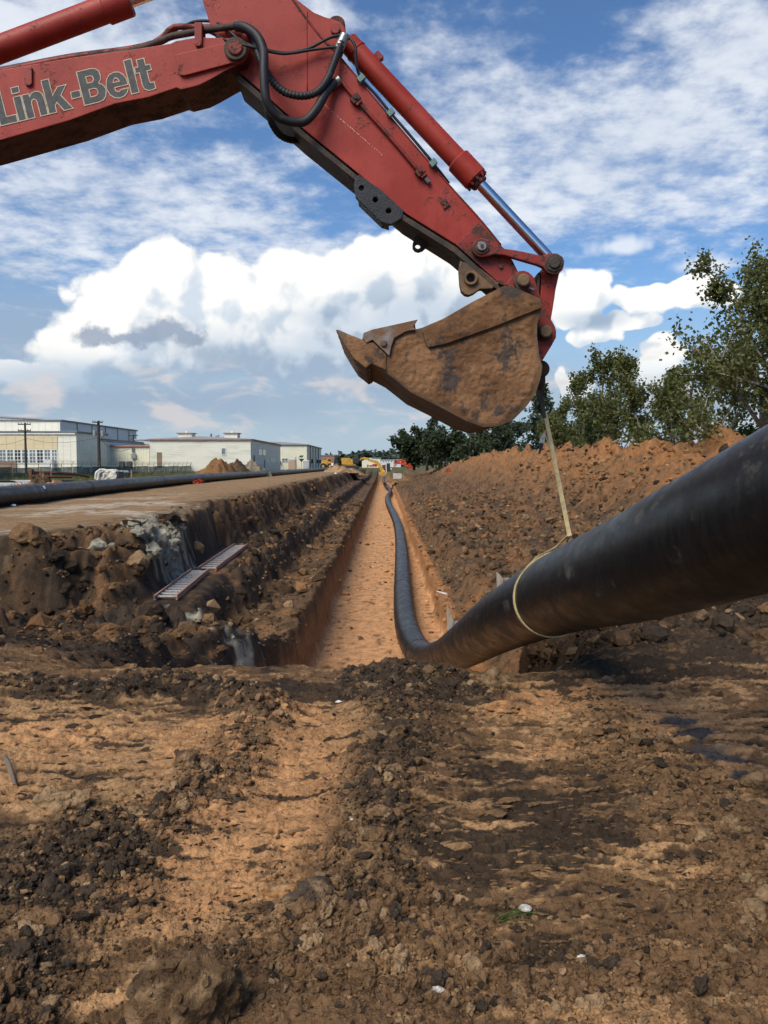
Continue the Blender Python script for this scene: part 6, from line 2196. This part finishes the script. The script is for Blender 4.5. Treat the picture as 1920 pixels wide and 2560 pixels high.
# ------------------------------------------------------------------ grass
def blades(name, n, xr, yr, h, w, seed, c1, c2, label, dens=None):
    rng = np.random.default_rng(seed)
    X = rng.uniform(*xr, n)
    Y = rng.uniform(*yr, n)
    if dens is not None:
        kp = rng.random(n) < dens(X, Y)
        X, Y = X[kp], Y[kp]
        n = len(X)
    z = height(X[None], Y[None], False)[0][0]
    a = rng.uniform(0, 2 * np.pi, n)
    H = h * rng.uniform(0.5, 1.3, n)
    wd = w * rng.uniform(0.7, 1.4, n)
    t = np.stack([rng.normal(0, .35, n), rng.normal(0, .35, n)], 1) * H[:, None]
    V = np.stack([np.stack([X - np.cos(a) * wd, Y - np.sin(a) * wd, z - .05], 1), np.stack([X + np.cos(a) * wd, Y + np.sin(a) * wd, z - .05], 1), np.stack([X + t[:, 0], Y + t[:, 1], z + H], 1)], 1).reshape(-1, 3)
    F = np.arange(n * 3).reshape(-1, 3)
    g = rng.random(n)
    col = np.repeat(np.stack([g, g, g, np.ones(n)], 1), 3, 0)
    m = leaf_mat(name + '_blade', c1, c2, 0.25)
    return np_mesh(name, V, F, m, None, col=col, label=label, cat='grass', kind='stuff')


blades('grass', 42000, (-36.5, -13.6), (36, 150), 0.42, 0.035, 7, (0.085, 0.095, 0.030), (0.20, 0.19, 0.075), 'rough grass strip between the left pipe and the fence',
       lambda X, Y: np.clip(0.35 + 0.9 * fbm(X * .2, Y * .12, 3, 77) + 0.3 * (X < -17), 0, 1))
blades('grass', 9000, (-70, -36.5), (80, 134), 0.30, 0.05, 8, (0.085, 0.095, 0.030), (0.18, 0.18, 0.07), 'grass in front of the buildings behind the fence')

# ------------------------------------------------------------------ clods and stones
def clod_template(sub, seed, rough=0.30):
    rough = rough * 1.35
    bm = bmesh.new()
    bmesh.ops.create_icosphere(bm, subdivisions=sub, radius=1.0)
    from mathutils import noise as mn
    off = Vector((seed * 3.7, seed * 1.3, seed * 7.9))
    for v in bm.verts:
        n = mn.fractal(v.co * 0.9 + off, 1.0, 2.0, 3)
        c = mn.cell(v.co * 1.4 + off)
        v.co = v.co * (1 + rough * 1.3 * n + rough * 0.35 * (c - 0.5))
    bm.verts.ensure_lookup_table()
    V = np.array([tuple(v.co) for v in bm.verts])
    F = np.array([[v.index for v in f.verts] for f in bm.faces])
    bm.free()
    return V, F


T1 = [clod_template(1, s, 0.36) for s in range(8)]      # 20..80 faces
T2 = [clod_template(2, s + 20, 0.34) for s in range(8)]
T3 = [clod_template(3, s + 40, 0.32) for s in range(6)]


def rots(rng, n):
    q = rng.normal(size=(n, 4))
    q /= np.linalg.norm(q, axis=1, keepdims=True)
    w, x, y, z = q.T
    return np.stack([1 - 2 * (y * y + z * z), 2 * (x * y - z * w), 2 * (x * z + y * w), 2 * (x * y + z * w), 1 - 2 * (x * x + z * z), 2 * (y * z - x * w), 2 * (x * z - y * w), 2 * (y * z + x * w), 1 - 2 * (x * x + y * y)], 1).reshape(-1, 3, 3)


def clod_cloud(name, P, r, col, tmpl, rng, label, Rm=None, sc=None):
    """many clods as one heap of real lumps"""
    n = len(P)
    Rm = rots(rng, n) if Rm is None else Rm
    sc = rng.uniform(0.7, 1.25, (n, 3)) if sc is None else sc
    pick = rng.integers(0, len(tmpl), n)
    Vs, Fs, Cs, off = [], [], [], 0
    for k, (V, F) in enumerate(tmpl):
        ids = np.nonzero(pick == k)[0]
        if not len(ids):
            continue
        v = np.einsum('nij,vnj->nvi', Rm[ids], V[:, None, :] * sc[ids][None])
        v[:, :, 2] *= 0.8
        v = v * r[ids][:, None, None] + P[ids][:, None, :]
        m, nv = v.shape[:2]
        Vs.append(v.reshape(-1, 3))
        Fs.append((F[None] + (off + np.arange(m) * nv)[:, None, None]).reshape(-1, 3))
        Cs.append(np.repeat(col[ids], nv, 0))
        off += m * nv
    C = np.concatenate(Cs)
    C = np.concatenate([C, np.ones((len(C), 1))], 1)
    return np_mesh(name, np.concatenate(Vs), np.concatenate(Fs), SOIL, None, smooth=False, col=C, label=label, cat='clods', kind='stuff')


def clod_colors(rng, ground, n):
    t = rng.random(n)[:, None]
    c = ground * rng.uniform(0.75, 1.25, (n, 1))
    c = np.where(t < 0.14, BROWN * rng.uniform(0.7, 1.7, (n, 1)), c)
    c = np.where((t > 0.14) & (t < 0.22), DARK * rng.uniform(0.8, 1.6, (n, 1)), c)
    c = np.where((t > 0.22) & (t < 0.29), TAN * rng.uniform(0.5, 0.9, (n, 1)), c)
    return c


def make_clods():
    rng = np.random.default_rng(17)
    n = 190000
    qx = rng.uniform(-120, 2040, n)
    qy = rng.uniform(1690, 2620, n)
    Y = FPX * 1.6 / (qy - HZ)
    X = (qx - 960) * Y / FPX
    ok = (Y < 7.0) & (Y > 1.6)
    X, Y, qx, qy = X[ok], Y[ok], qx[ok], qy[ok]
    rs = ridge_masks(X[None], Y[None])
    r1, r2, r3, r4, r5, r6, r7, r8, r9 = [a[0] for a in rs]
    low = blobs(qx, qy, [(1500, 2450, 700, 150, .5), (900, 2420, 500, 150, .5), (1750, 2250, 250, 300, .35)])
    dens = np.clip(r1 + 0.9 * r2 + 0.85 * r3 + 0.95 * r4 + r5 + r6 + 0.45 * r7 + 0.4 * r8 + r9 + 0.5 * low, 0.0, 1.0) ** 1.3 * 0.62 + 0.012
    keep = rng.random(len(X)) < dens
    X, Y, qx, qy, dens = X[keep], Y[keep], qx[keep], qy[keep], dens[keep]
    n = len(X)
    r = 0.00120 * Y * (1 - rng.random(n)) ** (-1 / 2.5)
    r = np.minimum(r, 0.036 * np.clip(dens * 2.4, 0.35, 1))
    z, I = fg_height(X[None], Y[None])
    c = fg_color(X[None], Y[None], z, z * 0, I)[0][:, :3]
    P = np.stack([X, Y, z[0] + r * 0.25], 1)
    col = clod_colors(rng, c, n)
    order = np.argsort(-r / Y)
    big = order[:250]
    mid = order[250:3200]
    sml = order[3200:27500]
    clod_cloud('small_clods', P[sml], r[sml], col[sml], T1, rng, 'small crumbs of soil strewn over the foreground')
    clod_cloud('loose_clods', P[mid], r[mid], col[mid], T2, rng, 'loose fist-sized clods along the churned ridges')
    # the largest as pieces of the ground
    mes = []
    for k, (V, F) in enumerate(T3):
        for cn, cc in (('dark', DARK * 1.5), ('brown', BROWN * 1.2), ('tan', TAN * 0.8)):
            me = bpy.data.meshes.new('clod_' + cn)
            me.from_pydata([tuple(v) for v in V], [], [tuple(f) for f in F])
            me.materials.append(SOIL)
            a = me.color_attributes.new('Col', 'FLOAT_COLOR', 'POINT')
            a.data.foreach_set('color', np.tile(np.append(cc, 1.0), len(V)).astype(np.float32))
            mes.append(me)
    rg = random.Random(4)
    for i in big:
        lum = col[i].mean()
        ci = 0 if lum < 0.06 else (1 if lum < 0.14 else 2)
        o = bpy.data.objects.new('clod', mes[rg.randrange(len(T3)) * 3 + ci])
        COL.objects.link(o)
        o.parent = GROUND
        o.location = tuple(P[i])
        o.rotation_euler = (rg.uniform(0, 6.3), rg.uniform(0, 6.3), rg.uniform(0, 6.3))
        s = float(r[i])
        o.scale = (s * rg.uniform(.8, 1.2), s * rg.uniform(.8, 1.2), s * rg.uniform(.6, .9))
    # torn flakes of clay lying along the scrape marks
    n = 3600
    qx = rng.uniform(-60, 1980, n)
    qy = rng.uniform(1720, 2560, n)
    wgt = blobs(qx, qy, [(1350, 2080, 420, 170, 1.0), (1650, 2150, 260, 160, .8), (150, 1880, 280, 100, 1.0), (560, 2080, 320, 220, .45), (1300, 1850, 300, 90, .7), (400, 2350, 300, 120, .5), (1200, 2350, 500, 120, .4)])
    kp = rng.random(n) < wgt
    qx, qy = qx[kp], qy[kp]
    n = len(qx)
    Y = FPX * 1.6 / (qy - HZ)
    X = (qx - 960) * Y / FPX
    z, I = fg_height(X[None], Y[None])
    a = rng.normal(0.12, 0.28, n)
    ca, sa, o_ = np.cos(a), np.sin(a), np.zeros(n)
    tl = rng.normal(0, 0.18, n)
    Rz = np.stack([ca, -sa, o_, sa, ca, o_, tl * 0.6, tl, o_ + 1], 1).reshape(-1, 3, 3)
    r = 0.0026 * Y * (1 - rng.random(n)) ** (-1 / 2.6)
    r = np.minimum(r, 0.04)
    sc = np.stack([rng.uniform(0.9, 2.4, n), rng.uniform(0.35, 0.7, n), rng.uniform(0.3, 0.55, n)], 1)
    t = rng.random(n)[:, None]
    gc = fg_color(X[None], Y[None], z, z * 0, I)[0][:, :3]
    col = np.where(t < 0.62, TAN * np.array([1.0, .9, .8]) * rng.uniform(0.6, 1.1, (n, 1)) * 0.6 + gc * 0.4, np.where(t < 0.8, BROWN * rng.uniform(0.8, 1.6, (n, 1)), DARK * rng.uniform(0.8, 1.5, (n, 1))))
    clod_cloud('clay_flakes', np.stack([X, Y, z[0] - 0.05 * r], 1), r, col, T2, rng, 'torn flakes of tan clay along the scrape marks', Rz, sc)
    # rubble on the banks and slopes farther off
    n = 90000
    Yf = 7.2 * (70 / 7.2) ** rng.random(n)
    U = rng.uniform(-0.5, 0.5, n)
    Xf = U * Yf
    z, I = height(Xf[None], Yf[None])
    msk = I['rough'][0] * (0.35 + 0.65 * np.clip(I['n_mid'][0] * 2 + 0.3, 0, 1))
    kp = rng.random(n) < msk * 0.36 * np.where(Yf < 12, 1.6, 1.0)
    Xf, Yf, zf = Xf[kp], Yf[kp], z[0][kp]
    m = len(Xf)
    r = 0.00150 * Yf * (1 - rng.random(m)) ** (-1 / 2.6)
    r = r * np.where(Xf > 2.3, 1.25, 1.0)
    r = np.minimum(r, np.where(Yf < 12, 0.10, 0.20))
    II = {k: v[:, kp] for k, v in I.items()}
    c = base_color(Xf[None], Yf[None], zf[None], zf[None] * 0, II)[0]
    clod_cloud('bank_rubble', np.stack([Xf, Yf, zf + 0.2 * r], 1), r, clod_colors(rng, c, m), T1, rng, 'lumps of soil on the banks and slopes')

    # dark clods on the shelf under the slung pipe
    n = 5200
    Xs = rng.uniform(1.0, 6.2, n)
    Ys = rng.uniform(6.3, 11.5, n)
    z = np.where(Ys < 9.3, fg_height(Xs[None], Ys[None])[0][0], height(Xs[None], Ys[None])[0][0])
    r = np.minimum(0.014 * (1 - rng.random(n)) ** (-1 / 1.9), 0.11)
    kp = rng.random(n) < ss(6.4, 7.4, Ys + 0.5 * fbm(Xs * 1.1, Ys * 1.1, 2, 191)) * ss(0.9, 2.0, Xs)
    t = rng.random((n, 1))
    cc = np.where(t < 0.6, DARK * rng.uniform(0.8, 1.8, (n, 1)), np.where(t < 0.9, BROWN * rng.uniform(0.6, 1.3, (n, 1)), TAN * rng.uniform(0.5, 0.8, (n, 1))))
    PS = np.stack([Xs, Ys, z + 0.15 * r], 1)
    for sel, tm, nm in ((kp & (r < 0.032), T1, 'crumbs'), (kp & (r >= 0.032), T2, 'clods')):
        clod_cloud('shelf_' + nm, PS[sel], r[sel], cc[sel], tm, rng, 'dark %s on the shelf under the slung pipe' % nm)
    # big slumped blocks below the left bank
    n = 2600
    Xs = rng.uniform(-9.0, -2.6, n)
    Ys = rng.uniform(8.8, 21, n)
    z, I = height(Xs[None], Ys[None])
    d = (Xs - I['xb'][0])
    kp = (bench_mask(Xs, Ys) < 0.05) & (d > -0.25) & (rng.random(n) < 0.55 * np.exp(-np.clip(d - 0.2, 0, 9) / 1.8))
    Xs, Ys, zf = Xs[kp], Ys[kp], z[0][kp]
    m = len(Xs)
    r = np.minimum(0.045 * (1 - rng.random(m)) ** (-1 / 1.7), 0.26)
    II = {k: v[:, kp] for k, v in I.items()}
    c = base_color(Xs[None], Ys[None], zf[None], zf[None] * 0, II)[0]
    cc = clod_colors(rng, c, m) * rng.uniform(0.6, 1.2, (m, 1))
    clod_cloud('slumped_blocks', np.stack([Xs, Ys, zf - 0.1 * r], 1), r, cc, T3, rng, 'slumped soil blocks below the left bank')

    # broken grey clay in the bank face above the ladders
    n = 150
    Ys = rng.normal(18.2, 1.15, n)
    Xs = np.interp(Ys, BANK_Y, BANK_X) + rng.uniform(-0.15, 1.05, n) + 0.2
    kp = bench_mask(Xs, Ys) < 0.3
    Xs, Ys = Xs[kp], Ys[kp]
    m = len(Xs)
    zf = height(Xs[None], Ys[None])[0][0]
    r = np.minimum(0.085 * (1 - rng.random(m)) ** (-1 / 2.2), 0.30)
    cc = GREY * rng.uniform(0.65, 1.15, (m, 1))
    clod_cloud('grey_clay', np.stack([Xs, Ys, zf - 0.15 * r], 1), r, cc, T3, rng, 'broken pale grey clay in the bank above the ladders')


make_clods()


def boulder(px, py, Y, r, scl, col, name, label, cat, seed, sub=4, sink=0.35, zoff=0.0, crumbs=0):
    w = W(px, py, Y)
    bm = bmesh.new()
    bmesh.ops.create_icosphere(bm, subdivisions=sub, radius=1.0)
    from mathutils import noise as mn
    off = Vector((seed * 2.7, seed * 5.3, seed * 1.9))
    for v in bm.verts:
        n = mn.fractal(v.co * 0.8 + off, 1.0, 2.0, 5)
        vd = mn.voronoi(v.co * 1.5 + off)[0]
        c = vd[0] - 0.35 * math.exp(-(vd[1] - vd[0]) / 0.06)
        e2 = mn.ridged_multi_fractal(v.co * 2.2 + off, 1.0, 2.1, 4, 1.0, 2.0)
        v.co = v.co * (0.88 + 0.45 * n + 0.42 * (c - 0.4) + 0.07 * (e2 - 1.0))
        v.co = Vector((v.co.x * scl[0], v.co.y * scl[1], v.co.z * scl[2])) * r
    V = np.array([tuple(v.co) for v in bm.verts])
    F = np.array([[v.index for v in f.verts] for f in bm.faces])
    bm.free()
    if crumbs:
        rng = np.random.default_rng(seed)
        Vs, Fs, off2 = [V], [F], len(V)
        for k in range(crumbs):
            tv, tf = T2[rng.integers(0, 8)] if k % 4 == 0 else T1[rng.integers(0, 8)]
            rc = min(r * 0.030 * (1 - rng.random()) ** (-1 / 1.8), r * 0.22)
            Vs.append(tv @ rots(rng, 1)[0].T * rc + V[rng.integers(0, len(V))] * 0.98)
            Fs.append(tf + off2)
            off2 += len(tv)
        V, F = np.concatenate(Vs), np.concatenate(Fs)
    nn = fbm(V[:, 0] * 9 + seed, V[:, 2] * 9 + V[:, 1] * 7, 4, seed)
    C = cmix(np.broadcast_to(col, (len(V), 3)), TAN * 0.85, ss(0.0, 0.3, nn) * 0.75)
    C = cmix(C, DARK * 1.3, ss(0.1, 0.5, -nn) * 0.7)
    C = np.concatenate([C, np.ones((len(V), 1))], 1)
    o = np_mesh(name, V, F, SOIL, None, smooth=False, col=C)
    o.location = (w.x, Y, zat(w.x, Y) + r * scl[2] * (1 - 2 * sink) + zoff)
    return set_tags(o, label, cat)


boulder(485, 2440, 2.36, 0.150, (1.0, 0.9, 1.0), BROWN * 0.75, 'soil_block', 'biggest dark soil block in the near foreground left of centre', 'soil block', 3, sub=4, crumbs=420)
boulder(392, 2480, 2.45, 0.06, (1.2, .9, .9), TAN * 0.7, 'soil_block', 'pale clod leaning on the left side of the biggest soil block', 'clod', 5)
boulder(466, 1932, 4.35, 0.068, (1.0, 1.0, 0.95), BROWN * 1.3, 'soil_ball', 'round brown clod alone on the orange scraped patch', 'clod', 7, sink=0.2, crumbs=120)
boulder(150, 2060, 3.85, 0.10, (1.2, .8, .8), TAN * 0.85, 'soil_block', 'tan jagged clod on the dark ridge at left', 'clod', 9, crumbs=120)
boulder(315, 1690, 7.0, 0.17, (1.1, .9, .9), BROWN * 1.2, 'soil_block', 'rounded brown clod in the dark rubble above the left flat', 'clod', 11)
boulder(1235, 1735, 6.1, 0.10, (1.2, .8, .9), TAN * 0.55, 'soil_block', 'brown clod at the edge of the orange strip under the pipe', 'clod', 13)
boulder(1260, 1812, 5.3, 0.075, (1.5, .8, .6), ORANGE, 'clay_chip', 'bright orange clay chip right of the dark centre ridge', 'clod', 15)
boulder(1420, 1632, 7.7, 0.10, (1.1, .8, 1.1), PALE * 0.8, 'stone', 'pale stone standing in the dark soil under the pipe', 'stone', 17)
boulder(1895, 2010, 4.0, 0.085, (1.1, .9, .8), BROWN * 1.3, 'soil_block', 'brown clod beside the wet streak at the right edge', 'clod', 19)
boulder(1150, 2262, 3.0, 0.030, (1.2, .9, .8), TAN, 'clay_chip', 'light tan pebble left of the grass sprig', 'stone', 21)
boulder(950, 2130, 3.5, 0.055, (1.1, .8, .8), RUST_C if False else BROWN * 1.6, 'clay_chip', 'rust-brown lump low on the centre ridge', 'clod', 23)
boulder(790, 2340, 2.85, 0.07, (1.3, .9, .8), DARK * 2.2, 'soil_block', 'grey-brown clod low in the centre foreground', 'clod', 25)
boulder(700, 2290, 3.0, 0.055, (1.7, .8, .6), ORANGE * 0.85, 'clay_chip', 'flat orange clay slab in front of the scraped patch', 'clod', 27)
boulder(1210, 1600, 12.5, 0.16, (1.2, .9, .8), TAN, 'stone', 'tan stone on the right slope above the slung pipe', 'stone', 29)
# white scraps
for i, (px, py, s, lab) in enumerate(((1312, 2288, 0.022, 'torn white scrap beside the grass sprig'), (1455, 2418, 0.012, 'small white scrap low right of centre'), (1094, 2508, 0.016, 'cream stone chip at the bottom edge'), (875, 2105, 0.013, 'white chip left of the centre ridge'),
                                      (1570, 1916, 0.015, 'white chip on the right-hand ridge'), (848, 1775, 0.018, 'white chip at the top of the centre ridge'), (70, 2380, 0.012, 'white chip in the dark soil at bottom left'))):
    Y = FPX * 1.6 / (py - HZ)
    boulder(px, py, Y, s, (1.3, .9, .6), np.array([.75, .72, .64]), 'white_chip', lab, 'scrap', 60 + i, sub=2, sink=0.1)
# stick at the left edge and a sprig of grass
TWIG = pmat('dry_twig', (0.16, 0.12, 0.085), 0.9)
w0, w1 = W(12, 1920, 4.35), W(38, 1962, 4.1)
mk('twig', *tube_vf([Vector((w0.x, w0.y, zat(w0.x, w0.y) + .05)), Vector(((w0.x + w1.x) / 2, 4.22, zat(w0.x, 4.22) + .045)), Vector((w1.x, w1.y, zat(w1.x, w1.y) + .012))], [0.012, 0.014, 0.009], 7), TWIG, label='short broken twig on the soil at the left edge', cat='twig')
BLADE = leaf_mat('green_blade', (0.06, 0.14, 0.02), (0.10, 0.20, 0.04))
c = W(1240, 2318, 2.87)
zc = zat(c.x, 2.87)
e = empty('grass_sprig', (c.x, 2.87, zc), 'thin green grass sprig in the right foreground', 'grass')
rg = random.Random(8)
for k in range(9):
    a = rg.uniform(-0.6, 1.3)
    L = rg.uniform(0.06, 0.15)
    d = Vector((math.cos(a), rg.uniform(-.3, .5), 0.35 + 0.4 * rg.random()))
    p0 = Vector((c.x + rg.gauss(0, .012), 2.87 + rg.gauss(0, .012), zc))
    P = [p0 + d * L * t + Vector((0, 0, -0.25 * L * t * t)) for t in (0, .33, .66, 1)]
    mk('blade', *ribbon(P, [Vector((.002, .002, .001)) * (1.2 - 0.35 * j) for j in range(4)], 0.0004), BLADE, e)
